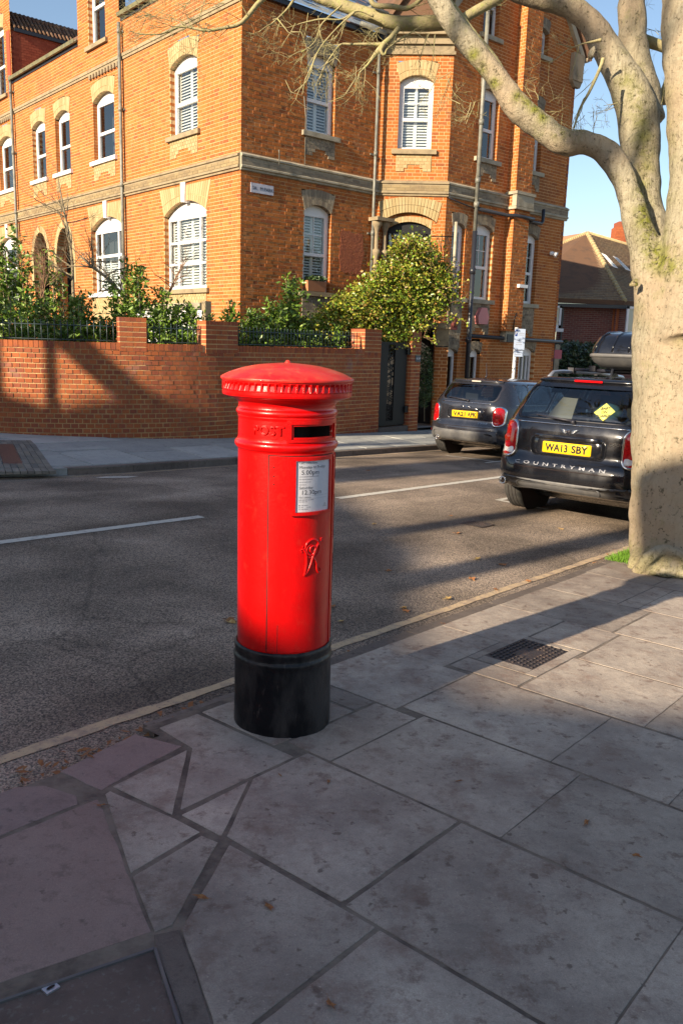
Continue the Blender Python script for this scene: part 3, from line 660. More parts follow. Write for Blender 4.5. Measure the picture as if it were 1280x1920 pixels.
# ------------------------------------------------ windows
def arch_z(u, uc, hw, zs, rise):
    if rise <= 0: return zs
    R_ = (hw*hw+rise*rise)/(2*rise); return zs+rise-R_+math.sqrt(max(0, R_*R_-(u-uc)**2))
def opening(u0, u1, z0, zs, rise, rev=.13, archh=.32, splay=.10):
    uc, hw = (u0+u1)/2, (u1-u0)/2
    def f(z):
        if z < z0-.0: return None
        if z < zs: return (u0, u1, rev)
        top = zs+rise+archh
        if z > top-.01: return None
        k = (z-zs)/(top-zs)
        h = hw+splay*k
        dz = rise*.55 if abs(archh-.325) > 1e-6 else 0
        if dz and z > top-dz: h = min(h, (hw+splay)*math.sqrt(max(0, top-z)/dz))
        return (uc-h, uc+h, .03)
    return f
def window(house, B, u0, u1, z0, zs, rise, style='sash', depth=.12, arch='cream', archh=.32, splay=.10, keystone=False, sill='stone', apron=None, shut='full', back='dark', frame='white', fw=.055):
    O, a, n = B; uc, hw = (u0+u1)/2, (u1-u0)/2; P = lambda u, w, z: O+a*u+n*w+UP*z
    AZ = lambda u: arch_z(u, uc, hw, zs, rise)
    W = -depth; mb = MB()
    # arched head frame piece
    def arc_prism(mb, ua, ub, zlow, zfn, w0, w1, k=10):
        us = np.linspace(ua, ub, k+1); poly = [(ua, zlow), (ub, zlow)]+[(u, zfn(u)) for u in us[::-1]]
        mb.prism([P(u, w0, z) for u, z in poly], n*(w1-w0))
    head = zs+rise*.0-.10
    arc_prism(mb, u0, u1, head, lambda u: AZ(u), W-.05, W)
    bx = lambda ua, ub, za, zb, d=0: mb.lbox(B, ua, ub, W-.05, W+d, za, zb)
    bx(u0, u0+fw, z0, head-.001); bx(u1-fw, u1, z0, head-.001); bx(u0+fw+.001, u1-fw-.001, z0, z0+fw*1.3)
    H = head-z0; lights = []
    if style == 'sash':
        zm = z0+H*.5; bx(u0+fw+.001, u1-fw-.001, zm-.035, zm+.035, .012)
        bx(u0+fw+.001, u0+fw+.035, zm+.036, head-.002, -.01); bx(u1-fw-.035, u1-fw-.001, zm+.036, head-.002, -.01)
        bx(u0+fw+.001, u0+fw+.045, z0+fw*1.3+.001, zm-.036, .012); bx(u1-fw-.045, u1-fw-.001, z0+fw*1.3+.001, zm-.036, .012)
    if style == 'sashbar':
        zm = z0+H*.5; bx(u0+fw+.001, u1-fw-.001, zm-.035, zm+.035, .012)
        for (za, zb) in ((z0+fw*1.3+.001, zm-.036), (zm+.036, head-.002)):
            bx(u0+fw+.001, u0+fw+.05, za, zb, .008); bx(u1-fw-.05, u1-fw-.001, za, zb, .008)
            if za > zm: bx(uc-.008, uc+.008, za, zb, -.02); bx(u0+fw+.05, uc-.009, (za+zb)/2-.008, (za+zb)/2+.008, -.02); bx(uc+.009, u1-fw-.05, (za+zb)/2-.008, (za+zb)/2+.008, -.02)
    if style == 'three':
        for fr in (.24, .76):
            x = u0+(u1-u0)*fr; bx(x-.035, x+.035, z0+fw*1.3+.001, head-.002)
        for fz in (.37, .68):
            z = z0+H*fz; bx(u0+fw+.001, u0+(u1-u0)*.24-.036, z-.025, z+.025); bx(u0+(u1-u0)*.24+.036, u0+(u1-u0)*.76-.036, z-.04, z+.04, .01); bx(u0+(u1-u0)*.76+.036, u1-fw-.001, z-.025, z+.025)
        # leaded tulip bar
        c = P(uc, W-.02, z0+H*.68+.04)
        pts = [P(uc+.22*math.cos(t), W-.015, z0+H*.68+.05+.34*math.sin(t)) for t in np.linspace(0, math.pi, 12)]; mb.tube(pts, .008, 4)
    if style == 'four':
        for fr in (.27, .80):
            x = u0+(u1-u0)*fr; bx(x-.03, x+.03, z0+fw*1.3+.001, head-.002)
        z = z0+H*.62
        for ua, ub in ((0, .27), (.27, .80), (.80, 1)):
            bx(u0+(u1-u0)*ua+(.056 if ua == 0 else .031), u0+(u1-u0)*ub-(.056 if ub == 1 else .031), z-.035, z+.035)
    if style == 'bars':
        for k in range(1, 4): x = u0+(u1-u0)*k/4; bx(x-.015, x+.015, z0+fw*1.3+.001, head-.002)
    if style == 'dark':
        z = z0+H*.80; bx(u0+fw+.001, u1-fw-.001, z-.03, z+.03)
    f = mb.build('window', M[frame], house)
    g = MB(); g.add([P(u0+.01, W-.035, z0+.01), P(u1-.01, W-.035, z0+.01), P(u1-.01, W-.035, head), P(u0+.01, W-.035, head)], [(0, 1, 2, 3)]); g.build('pane', M['glass'], f)
    # shallow box behind the pane; its dark version paints in the room's shade
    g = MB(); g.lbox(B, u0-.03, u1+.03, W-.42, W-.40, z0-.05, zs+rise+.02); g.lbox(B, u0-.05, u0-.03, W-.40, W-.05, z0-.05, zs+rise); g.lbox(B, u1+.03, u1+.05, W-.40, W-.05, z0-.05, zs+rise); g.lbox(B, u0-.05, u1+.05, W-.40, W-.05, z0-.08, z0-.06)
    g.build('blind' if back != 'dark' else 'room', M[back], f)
    if shut:
        sm = MB(); zt_ = head if shut == 'full' else z0+H*.55; zb_ = z0+.05
        nP = 1 if (u1-u0) < .75 else 2
        if shut == 'third': ua0, ub0 = u0+(u1-u0)*.30, u1-.06
        else: ua0, ub0 = u0+fw+.01, u1-fw-.01
        pw = (ub0-ua0)/nP
        for k in range(nP):
            p0 = ua0+k*pw; p1 = p0+pw
            for (xa, xb) in ((p0, p0+.04), (p1-.04, p1)): sm.lbox(B, xa, xb, W-.115, W-.09, zb_, zt_)
            z = zb_+.03
            while z < zt_-.05:
                q = [P(p0+.04, W-.12, z+.035), P(p1-.04, W-.12, z+.035), P(p1-.04, W-.085, z), P(p0+.04, W-.085, z)]
                sm.add(q+[x+UP*.006 for x in q], [(0, 1, 2, 3), (4, 5, 6, 7), (2, 3, 7, 6)]); z += .062
        sm.build('shutter', M['shutter'], f)
    if arch:
        am = MB(); ct = zs+rise-((hw*hw+rise*rise)/(2*rise)) if rise > 0 else zs-2
        k = max(6, int(2*hw/.078))
        if k % 2 == 0: k += 1
        top = zs+rise+archh
        for i in range(k):
            f0, f1 = i/k, (i+1)/k; ks_ = keystone and (k//2-1 <= i <= k//2+1)
            if ks_: continue
            ia, ib = u0+2*hw*f0, u0+2*hw*f1; oa, ob = (uc-hw-splay)+2*(hw+splay)*f0, (uc-hw-splay)+2*(hw+splay)*f1; gp = .005
            zi_a, zi_b = AZ(ia), AZ(ib); drop = (0 if archh < .3 else .0)
            zo = lambda u: top-(rise*.55)*((u-uc)/(hw+splay))**2 if archh != .325 else top
            pw = .012+random.uniform(-.001, .001)
            # split radially in two bricks
            for (s0, s1) in ((0, .36), (.385, 1)):
                pt = lambda s, ui, zi, uo: (ui+(uo-ui)*s, zi+(zo(uo)-zi)*s)
                q = [pt(s0, ia+gp, zi_a, oa+gp), pt(s0, ib-gp, zi_b, ob-gp), pt(s1, ib-gp, zi_b, ob-gp), pt(s1, ia+gp, zi_a, oa+gp)]
                am.prism([P(u, -.13 if s0 == 0 else -.01, z) for u, z in q], n*(pw+(.13 if s0 == 0 else .01)))
        af = am.build('window_arch', M[arch], house, kind='stuff')
        bk = MB(); us = np.linspace(0, 1, 9); poly = [(u0+2*hw*t, AZ(u0+2*hw*t)+.002) for t in us]+[((uc-hw-splay)+2*(hw+splay)*t, zo((uc-hw-splay)+2*(hw+splay)*t)) for t in us[::-1]]
        bk.prism([P(u, -.06, z) for u, z in poly], n*.064); bk.build('arch_mortar', M['mortar' if arch == 'cream' else 'stone_old'], af)
        if keystone:
            km = MB(); q = [(uc-.07, AZ(uc)-.03), (uc+.07, AZ(uc)-.03), (uc+.10, top+.06), (uc-.10, top+.06)]; km.prism([P(u, -.1, z) for u, z in q], n*.15)
            for dx in (-.03, .03): km.lbox(B, uc+dx-.008, uc+dx+.008, .05, .058, zs+rise+.05, top)
            km.build('keystone', M['white' if arch == 'cream' else 'stone_old'], house)
    if sill:
        sm = MB(); sm.lbox(B, u0-.13, u1+.13, -.13, .075, z0-.10, z0-.001); sm.build('sill', M[sill], f)
    if apron:
        apm = MB(); hA = .42; za = z0-.101; ua, ub = u0-.02, u1+.02; wA = ub-ua; leg = wA*.27; st = .11
        if apron == 'block':
            hA = .75; rows_ = [(za-hA, za, ua, ub)]
        r_ = 0; z = za-CH
        while z > za-hA-.001:
            segs = [(ua, ub)]
            if z < za-hA+.06: segs = [(ua, ua+leg*.85), (ub-leg*.85, ub)]
            elif z < za-hA+.13: segs = [(ua, ua+leg*1.2), (ub-leg*1.2, ub)]
            for (sa, sb) in segs:
                x = sa-(r_ % 2)*.055
                while x < sb-.01:
                    p0, p1 = max(x, sa), min(x+.105, sb)
                    if p1-p0 > .015: apm.lbox(B, p0+.003, p1-.003, -.01, .018+random.uniform(-.001, .001), z+.004, z+CH-.004)
                    x += .112
                apm.lbox(B, sa, sb, -.008, .010, z, z+CH, 1)
            z -= CH; r_ += 1
        apm.build('apron', [M['cream' if arch == 'cream' else 'cream_old'], M['mortar' if arch == 'cream' else 'stone_old']], house, kind='stuff')
    return f
def course(house, B, u0, u1, z0=4.93, z1=5.21, old=False, endcap=True):
    """moulded string course: brick band with roll below"""
    O, a, n = B; P = lambda u, w, z: O+a*u+n*w+UP*z
    prof = [(0.0, z1+.02), (.085, z1-.03), (.085, z1-.06), (.055, z1-.075), (.05, z0+.06), (.075, z0+.04), (.075, z0+.005), (.04, z0-.01), (.04, z0-.045), (0, z0-.06)]
    mb = MB(); mb.add([P(u0, w, z) for w, z in prof]+[P(u1, w, z) for w, z in prof], [(i, i+1, len(prof)+i+1, len(prof)+i) for i in range(len(prof)-1)]+[tuple(range(len(prof))), tuple(range(2*len(prof)-1, len(prof)-1, -1))])
    o = mb.build('string_course', M['stone_old' if old else 'stone'], house)
    mb = MB(); x = u0; k = 0
    for r in range(2):
        x = u0-(r*.11)
        while x < u1-.01:
            p0, p1 = max(x, u0), min(x+.215, u1)
            if p1-p0 > .02: mb.lbox(B, p0+.004, p1-.004, .045, .058, z0+.065+r*.062, z0+.065+r*.062+.054)
            x += .225
    mb.build('course_brick', M['cream_old' if old else 'cream_dull'], o, kind='stuff')
def pipe(house, B, u, z0, z1, w=.09, r=.042, mt='pipe', name='drainpipe'):
    O, a, n = B; P = lambda u, w, z: O+a*u+n*w+UP*z; mb = MB(); mb.tube([P(u, w, z0), P(u, w, z1)], r, 10)
    z = z0+.6
    while z < z1: mb.tube([P(u, w, z), P(u, w, z+.11)], r*1.28, 10); mb.lbox(B, u-.09, u+.09, .0, .03, z+.03, z+.07); z += 1.75
    return mb.build(name, M[mt], house)
# ================================================================ THE CORNER HOUSE
C = np.array([-2.284, 18.132, 0]); I_ = np.array([.617, 20.682, 0]); aA = np.array([math.cos(A_-math.pi/4), math.sin(A_-math.pi/4), 0]); nA = np.array([aA[1], -aA[0], 0])
J_ = np.array([2.232, 20.578, 0])
F1 = (C, a1, n1); F2 = (C, a2, n2); FA = (I_, aA, nA); F3 = (J_, a2, n2)
house = thing('corner_house', 'large orange brick Victorian corner house with white windows and gables', 'house')
sing = []; bw = MB()
# --- left front (sunlit)
W1 = dict(u0=1.68, u1=2.83, z0=5.92, zs=7.36, rise=.17); G1 = dict(u0=1.33, u1=3.17, z0=2.56, zs=4.22, rise=.28)
W2 = dict(u0=5.62, u1=6.82, z0=5.92, zs=7.36, rise=.17); W3 = dict(u0=8.30, u1=9.28, z0=5.92, zs=7.38, rise=.15); W4 = dict(u0=10.0, u1=10.98, z0=5.92, zs=7.38, rise=.15); W5 = dict(u0=12.62, u1=13.8, z0=5.92, zs=7.36, rise=.17)
G2 = dict(u0=5.28, u1=7.12, z0=2.56, zs=4.22, rise=.28); G3 = dict(u0=12.5, u1=14.2, z0=2.56, zs=4.22, rise=.28)
T1 = dict(u0=6.0, u1=6.95, z0=8.72, zs=10.6, rise=.1); T5 = dict(u0=12.9, u1=13.9, z0=8.72, zs=10.6, rise=.1)
wins = [W1, W2, W3, W4, W5, G1, G2, G3, T1, T5]
ops = [opening(d['u0'], d['u1'], d['z0'], d['zs'], d['rise']) for d in wins]
def gothic(u0, u1, z0, zs, zt):
    uc, hw = (u0+u1)/2, (u1-u0)/2
    def f(z):
        if z < z0: return None
        if z < zs: return (u0, u1, .3)
        if z > zt: return None
        k = (z-zs)/(zt-zs); h = hw*math.sqrt(max(0, 1-k**1.7)); return (uc-h, uc+h, .3)
    return f
D1 = (8.35, 9.5, 1.3, 3.6, 4.45); D2 = (10.1, 11.25, 1.3, 3.6, 4.45)
ops += [gothic(*D1), gothic(*D2)]
def top1(u):
    z = 9.02
    for g0, g1 in ((5.25, 7.62), (12.35, 15.2)):
        if g0 <= u <= g1: z = 12.2
    return z
brick_wall(house, lin(*F1), 0.0, 17.5, lambda u: 1.0, top1, ops, bw, M['brick'], M['mortar'], sing)
for d, st in ((W1, 'sash'), (W2, 'sash'), (W3, 'sash'), (W4, 'sash'), (W5, 'sash')):
    window(house, F1, **d, style=st, keystone=False, apron='step', shut='full' if d is W1 else None, sill='stone' if d is W1 else 'white', back='curtain' if d in (W1,) else 'dark')
for d in (T1, T5): window(house, F1, **d, style='sash', shut=None)
window(house, F1, **G1, style='three', keystone=True, splay=.2, archh=.325, apron='block', shut='full', back='curtain')
window(house, F1, **G2, style='four', keystone=True, splay=.2, archh=.325, apron='block', shut='third', sill='white')
window(house, F1, **G3, style='four', keystone=True, splay=.2, archh=.325, apron=None, shut=None, sill='white')
for (u0, u1, z0, zs, zt) in (D1, D2):        # pointed door openings: cream surround, dark porch
    uc, hw = (u0+u1)/2, (u1-u0)/2; P = lambda u, w, z: F1[0]+a1*u+n1*w+UP*z; am = MB(); ks = np.linspace(0, 1, 13)
    prof = lambda k: (hw*math.sqrt(max(0, 1-k**1.7)), zs+(zt-zs)*k)
    for sg in (-1, 1):
        for i in range(12):
            h0, za = prof(ks[i]); h1, zb = prof(ks[i+1]); e0, e1 = .19, .19
            q = [(uc+sg*h0, za), (uc+sg*h1, zb), (uc+sg*(h1+e1*(1-ks[i+1]*.5)), zb+.16*ks[i+1]+.02), (uc+sg*(h0+e0*(1-ks[i]*.5)), za+.16*ks[i])]
            am.prism([P(u, -.2, z) for u, z in q], n1*.215)
        am.lbox(F1, uc+sg*hw-(.0 if sg > 0 else .17), uc+sg*hw+(.17 if sg > 0 else 0), -.2, .014, 2.9, zs)
    am.build('door_arch', M['cream'], house)
    dm = MB(); dm.lbox(F1, u0-.3, u1+.3, -.75, -.72, .8, zt+.2); d = dm.build('door', mat('dark_red_door', (.16, .04, .03), .4), house)
    fm = MB(); fm.lbox(F1, uc-.30, uc+.30, -.72, -.70, 2.2, 3.5); fm.build('door_glass', M['glass'], d)
course(house, F1, 0.0, 17.5)
mb = MB(); mb.lbox(F1, 0.0, 17.5, 0, .05, 8.10, 8.17); mb.lbox(F1, 0, 17.5, 0, .03, 8.04, 8.10); band = mb.build('upper_band', M['stone'], house)
mb = MB(); mb.lbox((np.zeros(3), a1, n1), 0, .10, .0, .055, 7.93, 8.035); dme = mb.data('dentil', [M['stone']])
for u in list(np.arange(5.3, 6.9, .17))+list(np.arange(12.4, 15, .17)): link('dentil', dme, band, loc=F1[0]+a1*u)
pipe(house, F1, 5.1, 1.0, 8.85); pipe(house, F1, 12.3, 1.0, 9.0)
for (u0, u1) in ((-.1, 5.15), (7.62, 12.4)):
    mb = MB(); P = lambda u, w, z: F1[0]+a1*u+n1*w+UP*z; pr = [(.03, 9.07), (.035, 9.0), (.07, 8.965), (.12, 8.975), (.135, 9.06), (.125, 9.06), (.11, 9.0), (.06, 9.0), (.04, 9.07)]
    mb.add([P(u0, w_, z) for w_, z in pr]+[P(u1, w_, z) for w_, z in pr], [(i, i+1, 9+i+1, 9+i) for i in range(8)]+[tuple(range(9)), tuple(range(17, 8, -1))]); mb.build('gutter', M['gutter'], house)
    mb = MB(); mb.lbox(F1, u0, u1, .0, .028, 8.9, 9.05); mb.build('fascia', M['blackpipe'], house)
    # tiled roof behind the gutter
    mb = MB(); rows_ = 12
    for r in range(rows_):
        za, zb = 9.0+r*.11, 9.0+(r+1)*.11+.02; wa, wb = -.02-r*.13, -.02-(r+1)*.13
        u = u0-.1+(r % 2)*.09
        while u < u1: mb.add([P(u+.004, wa, za+.02), P(u+.176, wa, za+.02), P(u+.176, wb, zb), P(u+.004, wb, zb)], [(0, 1, 2, 3)]); u += .18
    mb.build('roof', M['tile'], house, kind='stuff')
# side wall of the taller wing next door with its red tile cladding and pantile roof, above the eaves
S0 = C+a1*12.38; FS = (S0-n1*.0, -n1, -a1)     # u runs back from the street front
sw = MB()
P = lambda u, w, z: FS[0]+FS[1]*u+FS[2]*w+UP*z
for r in range(22):
    z = 8.9+r*.075
    u = .0+(r % 2)*.08
    while u < 6:
        if z+.07 < 10.42+.0*u: sw.add([P(u+.003, .004, z), P(u+.157, .004, z), P(u+.157, .0, z+.08), P(u+.003, .0, z+.08)], [(0, 1, 2, 3)])
        u += .16
sw.build('tile_hanging', M['redtile'], house, kind='stuff')
mb = MB(); mb.lbox(FS, -.02, 6, -.3, -.02, 8.6, 10.42); mb.build('side_wall', M['redtile'], house)
mb = MB(); mb.lbox(FS, .12, 6, .0, .07, 10.40, 10.50); mb.build('verge_board', M['blackpipe'], house)
pm = MB()   # pantiles: half-round rows running up the slope
for i in range(44):
    u = .15+i*.13
    for k in range(3):
        p0 = P(u, .05-k*.20, 10.50+k*.19); p1 = P(u, .05-(k+1)*.20-.03, 10.50+(k+1)*.19+.03)
        pm.tube([p0, p1], .05, 6, caps=True)
pm.build('pantile_roof', M['tile'], house, kind='stuff')
mb = MB(); mb.prism([P(.0, .02, 10.45), P(.0, -.6, 11.02), P(.0, -.65, 11.0), P(.0, -.05, 10.4)], FS[1]*6); mb.build('roof_deck', M['tile'], house)
mb = MB(); mb.tube([P(0, -.6, 11.06), P(6, -.6, 11.06)], .07, 6); mb.build('ridge', M['tile'], house)
# gable edge brick nib
pipe(house, F1, 12.3, 8.9, 9.1)
# --- right front (in raking light)
V1 = dict(u0=1.69, u1=2.48, z0=5.92, zs=7.37, rise=.13); V2 = dict(u0=1.68, u1=2.46, z0=2.57, zs=4.30, rise=.14)
brick_wall(house, lin(*F2), 0.0, 4.0, .9, 8.22, [opening(d['u0'], d['u1'], d['z0'], d['zs'], d['rise'], rev=.13) for d in (V1, V2)], bw, M['brick'], M['mortar'], sing, bond='flemish', jit=.0055, rec=.006)
window(house, F2, **V1, style='sash', arch='cream_old', apron='step', shut='full', sill='stone_old'); window(house, F2, **V2, style='sashbar', arch='cream_old', apron='block', shut='full', sill='stone')
course(house, F2, -.02, 3.93, old=True)
mb = MB(); mb.lbox(F2, 0.0, 4.1, 0, .10, 8.2, 8.3); mb.build('eaves_board', M['blackpipe'], house)
mb = MB(); P = lambda u, w, z: F2[0]+a2*u+n2*w+UP*z
for r in range(16):
    u = -.1+(r % 2)*.15
    while u < 4.3: mb.add([P(u+.004, .16-r*.16, 8.30+r*.16), P(u+.296, .16-r*.16, 8.30+r*.16), P(u+.296, .16-(r+1)*.16, 8.30+(r+1)*.16-.01), P(u+.004, .16-(r+1)*.16, 8.30+(r+1)*.16-.01)], [(0, 1, 2, 3)]); u += .3
mb.build('slate_roof', M['slate'], house, kind='stuff')
mb = MB(); mb.lbox(F2, 3.2, 3.75, .12, .28, 8.45, 8.72); mb.tube([P(3.0, .2, 8.32), P(3.7, .22, 8.3), P(3.8, .15, 8.1)], .05, 8); mb.build('rain_hopper', M['pipe'], house)
pipe(house, F2, 3.66, 1.6, 8.1, w=.10, r=.035)
mb = MB(); mb.tube([P(.9, .1, 5.1), P(.9, .1, 5.32), P(.86, .14, 5.38)], .012, 6); mb.tube([P(1.66, .012, 5.2), P(1.66, .012, 6.2), P(1.6, .012, 6.6)], .010, 5); mb.build('wall_cable', M['pipe'], house)
# rendered red patch on the wall
mb = MB(); pts = [(2.74+random.uniform(-.03, .03), 3.1+.1*k) for k in range(9)]+[(2.8+.1*k, 3.97+random.uniform(-.04, .04)) for k in range(7)]+[(3.46+random.uniform(-.04, .04), 3.9-.1*k) for k in range(9)]+[(3.4-.1*k, 3.02+random.uniform(-.05, .05)) for k in range(6)]; mb.prism([P(u, -.01, z) for u, z in pts], n2*.02); mb.build('cement_patch', mat('red_cement', (.30, .085, .035), .95, noise=[(8, (.22, .06, .03), .4, .7), (25, (.36, .13, .05), .55, .7)], bump=[(18, 1.), (60, .8)], bd=.03), house)
# --- canted bay with the garden door
VA = dict(u0=.42, u1=1.20, z0=5.90, zs=7.36, rise=.15)
dO = dict(u0=.26, u1=1.30, z0=1.95, zs=4.16, rise=.16)
brick_wall(house, lin(*FA), 0.0, 1.62, -.6, 8.0, [opening(**VA), opening(.12, 1.42, 1.95, 4.30, .22, rev=.12, archh=.30, splay=.08)], bw, M['brick'], M['mortar'], sing)
window(house, FA, **VA, style='sashbar', apron='step', shut='full')
FA2 = (I_-nA*.10, aA, nA)
brick_wall(house, lin(*FA2), 0.10, 1.5, 1.9, 4.55, [opening(dO['u0'], dO['u1'], 1.95, dO['zs'], dO['rise'], archh=.1, splay=0)], bw, M['brick'], M['mortar'], None)
window(house, FA2, **dO, style='dark', arch='cream', archh=.12, splay=.02, sill=None, shut=None, frame='iron', depth=.08, fw=.05)
am = MB(); uc, hw, zs, rise, top, splay = .77, .65, 4.30, .22, 4.86, .10
for i in range(19):
    f0, f1 = i/19, (i+1)/19; ia, ib = uc-hw+2*hw*f0, uc-hw+2*hw*f1; oa, ob = uc-hw-splay+2*(hw+splay)*f0, uc-hw-splay+2*(hw+splay)*f1
    for s0, s1 in ((0, .48), (.5, 1)):
        pt = lambda s, ui, uo: (ui+(uo-ui)*s, arch_z(ui, uc, hw, zs, rise)*(1-s)+(top-.12*((uo-uc)/(hw+splay))**2)*s)
        am.prism([I_+aA*u+nA*-.1+UP*z for u, z in (pt(s0, ia+.004, oa+.004), pt(s0, ib-.004, ob-.004), pt(s1, ib-.004, ob-.004), pt(s1, ia+.004, oa+.004))], nA*.115)
am.build('door_arch', M['cream'], house, kind='stuff')
course(house, FA, -.02, 1.66)
mb = MB(); mb.lbox(FA, -.05, 1.66, 0, .05, 7.93, 8.0); mb.lbox(FA, -.05, 1.66, 0, .09, 8.14, 8.2); mb.lbox(FA, -.05, 1.66, -.2, .14, 8.33, 8.5); mb.lbox(FA, .0, 1.62, -.2, .03, 8.0, 8.33); mb.build('bay_cornice', M['stone'], house)
mb = MB(); mb.prism([I_+aA*u+nA*-.1+UP*z for u, z in ((-.1, 8.5), (1.7, 8.5), (.8, 9.6))], -nA*.2); mb.prism([I_+aA*u+nA*.02+UP*z for u, z in ((-.2, 8.5), (.8, 9.75), (.8, 9.6), (0, 8.5))], -nA*2); mb.prism([I_+aA*u+nA*.02+UP*z for u, z in ((1.8, 8.5), (.8, 9.75), (.8, 9.6), (1.6, 8.5))], -nA*2); mb.build('bay_roof', M['tile'], house)
# --- right wing
X1 = dict(u0=.26, u1=.74, z0=2.62, zs=4.25, rise=.10); X2 = dict(u0=1.06, u1=1.80, z0=2.62, zs=4.28, rise=.13); X3 = dict(u0=2.98, u1=3.66, z0=2.62, zs=4.28, rise=.12)
Y1 = dict(u0=1.02, u1=1.72, z0=5.92, zs=7.37, rise=.13); Y2 = dict(u0=2.95, u1=3.48, z0=5.92, zs=7.37, rise=.11); Z1 = dict(u0=2.98, u1=3.46, z0=8.66, zs=9.2, rise=.09); Z2 = dict(u0=.95, u1=1.5, z0=8.62, zs=9.35, rise=.09)
b1 = dict(u0=.22, u1=.70, z0=-.2, zs=1.30, rise=.10); b2 = dict(u0=1.18, u1=1.58, z0=-.2, zs=1.30, rise=.10); b3 = dict(u0=3.18, u1=3.86, z0=-.2, zs=1.36, rise=.12)
xs = [X1, X2, X3, Y1, Y2, Z1, Z2, b1, b2, b3]
def top3(u): return 9.05+min(u+.1, 4.85-u)*1.16
brick_wall(house, lin(*F3), 0.0, 4.75, -1.0, top3, [opening(d['u0'], d['u1'], d['z0'], d['zs'], d['rise'], archh=.24, splay=.05) for d in xs], bw, M['brick'], M['mortar'], sing, jit=.003)
for d in (X1, X2, X3): window(house, F3, **d, style='sashbar', arch='cream_old', archh=.24, splay=.05, apron='block', shut=None, sill='stone_old')
for d in (Y1, Y2): window(house, F3, **d, style='sash', arch='cream_old', archh=.24, splay=.05, apron='step', shut=None, sill='stone_old')
for d in (Z1, Z2): window(house, F3, **d, style='plain', arch='cream_old', archh=.24, splay=.05, shut=None, sill='stone_old')
for d in (b1, b2): window(house, F3, **d, style='plain', arch='cream_old', archh=.2, splay=.05, shut=None, sill=None)
window(house, F3, **b3, style='bars', arch='cream_old', archh=.2, splay=.05, shut=None, sill=None, back='curtain')
course(house, F3, 0.0, 2.23, old=True); course(house, F3, 2.88, 4.82, old=True)
# pilaster
FP = (J_+n2*.25, a2, n2)
brick_wall(house, lin(*FP), 2.24, 2.87, 1.9, 13, [], bw, M['brick'], M['mortar'], sing, jit=.004)
FPs = (J_+a2*2.24, n2, -a2)
brick_wall(house, lin(*FPs), 0.0, .25, 1.9, 13, [], bw, M['brick'], M['mortar'], None)
mb = MB(); mb.lbox(F3, 2.20, 2.91, .2, .33, 4.93, 5.21); mb.lbox(F3, 2.17, 2.94, .0, .36, 5.21, 5.28); mb.lbox(F3, 2.19, 2.92, .0, .34, 4.86, 4.92); mb.build('pilaster_band', M['stone_old'], house)
mb = MB(); mb.lbox(F3, 2.3, 2.8, .02, .2, 1.6, 1.9); mb.build('pilaster_foot', M['stone_old'], house)
# right-hand end wall (seen as a sliver) and body of the house
mb = MB()
bodyp = [C, C+a1*17.5, C+a1*17.5-n1*9, C-n1*9+a2*0]
q = [C-n1*.5-n2*.5, C+a1*17.4-n1*.5, C+a1*17.4-n1*9, J_+a2*4.7-n2*9, J_+a2*4.7-n2*.5, J_+a2*.3-n2*.5, I_-nA*.6-n2*.3]
mb.prism([p-UP*1 for p in q], UP*9.0); mb.build('inner_wall', M['dark'], house)
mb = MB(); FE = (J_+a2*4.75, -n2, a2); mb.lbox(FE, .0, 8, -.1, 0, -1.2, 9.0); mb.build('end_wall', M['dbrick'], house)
P = lambda u, w, z: F3[0]+a2*u+n2*w+UP*z
# gable verge, kneeler and roof
mb = MB(); za, zb = top3(0), top3(2.38)
for (ua, z_a, ub, z_b) in ((4.95, 9.0, 2.38, 11.95), (-.15, 9.0, 2.38, 11.95)):
    mb.prism([P(ua, .0, z_a-.22), P(ub, .0, z_b-.22), P(ub, .0, z_b), P(ua, .0, z_a)], n2*.10)
mb.build('gable_verge', M['stone_old'], house)
mb = MB()
for (ua, z_a, ub, z_b) in ((5.15, 8.95, 2.38, 12.15), (-.35, 8.95, 2.38, 12.15)): mb.prism([P(ua, .18, z_a-.03), P(ub, .18, z_b-.03), P(ub, .18, z_b+.07), P(ua, .18, z_a+.07)], -n2*4.5)
mb.build('gable_roof', M['tile'], house)
mb = MB(); mb.lbox(F3, 4.45, 4.90, .0, .12, 8.35, 9.0); mb.prism([P(4.45, .0, 8.35), P(4.90, .0, 8.35), P(4.82, .0, 8.2), P(4.6, .0, 8.2)], n2*.1); mb.tube([P(5.05, .12, 8.93), P(5.05, -4, 8.93)], .06, 8); mb.build('kneeler', M['cream_old'], house)
# pipes
mb = MB(); mb.tube([P(.93, .13, 9.6), P(.93, .13, 4.2)], .05, 10)
for z in (8.2, 6.6, 5.3, 4.75): mb.tube([P(.93, .13, z), P(.93, .13, z+.12)], .066, 10)
mb.build('drainpipe', M['pipe'], house)
mb = MB(); mb.tube([P(.93, .13, 4.2), P(.95, .13, -1)], .058, 10)
for z in (3.2, 1.55): mb.tube([P(.93, .13, z), P(.93, .13, z+.14)], .075, 10)
mb.tube([P(.98, .15, 4.72), P(3.4, .15, 4.72) if False else P(2.1, .15, 4.70), P(2.2, .36, 4.69), P(2.9, .36, 4.68), P(3.0, .17, 4.66), P(3.52, .15, 4.66), P(3.58, .15, 4.72), P(3.58, .15, 5.02)], .045, 8)
mb.tube([P(.02, .06, 4.86), P(.3, .09, 4.80), P(.9, .12, 4.72)], .016, 8)
mb.tube([P(.95, .13, 1.72), P(4.9, .13, 1.66)], .048, 8); mb.lbox(F3, 2.35, 2.6, .03, .22, 1.60, 1.80)
mb.build('waste_pipe', M['blackpipe'], house)
mb = MB(); mb.tube([P(4.22, .0, 3.98), P(4.22, .08, 3.98)], .05, 10); mb.tube([P(4.22, .08, 3.98), P(4.30, .16, 3.93)], [.04, .075], 10); mb.build('flood_light', M['white'], house)
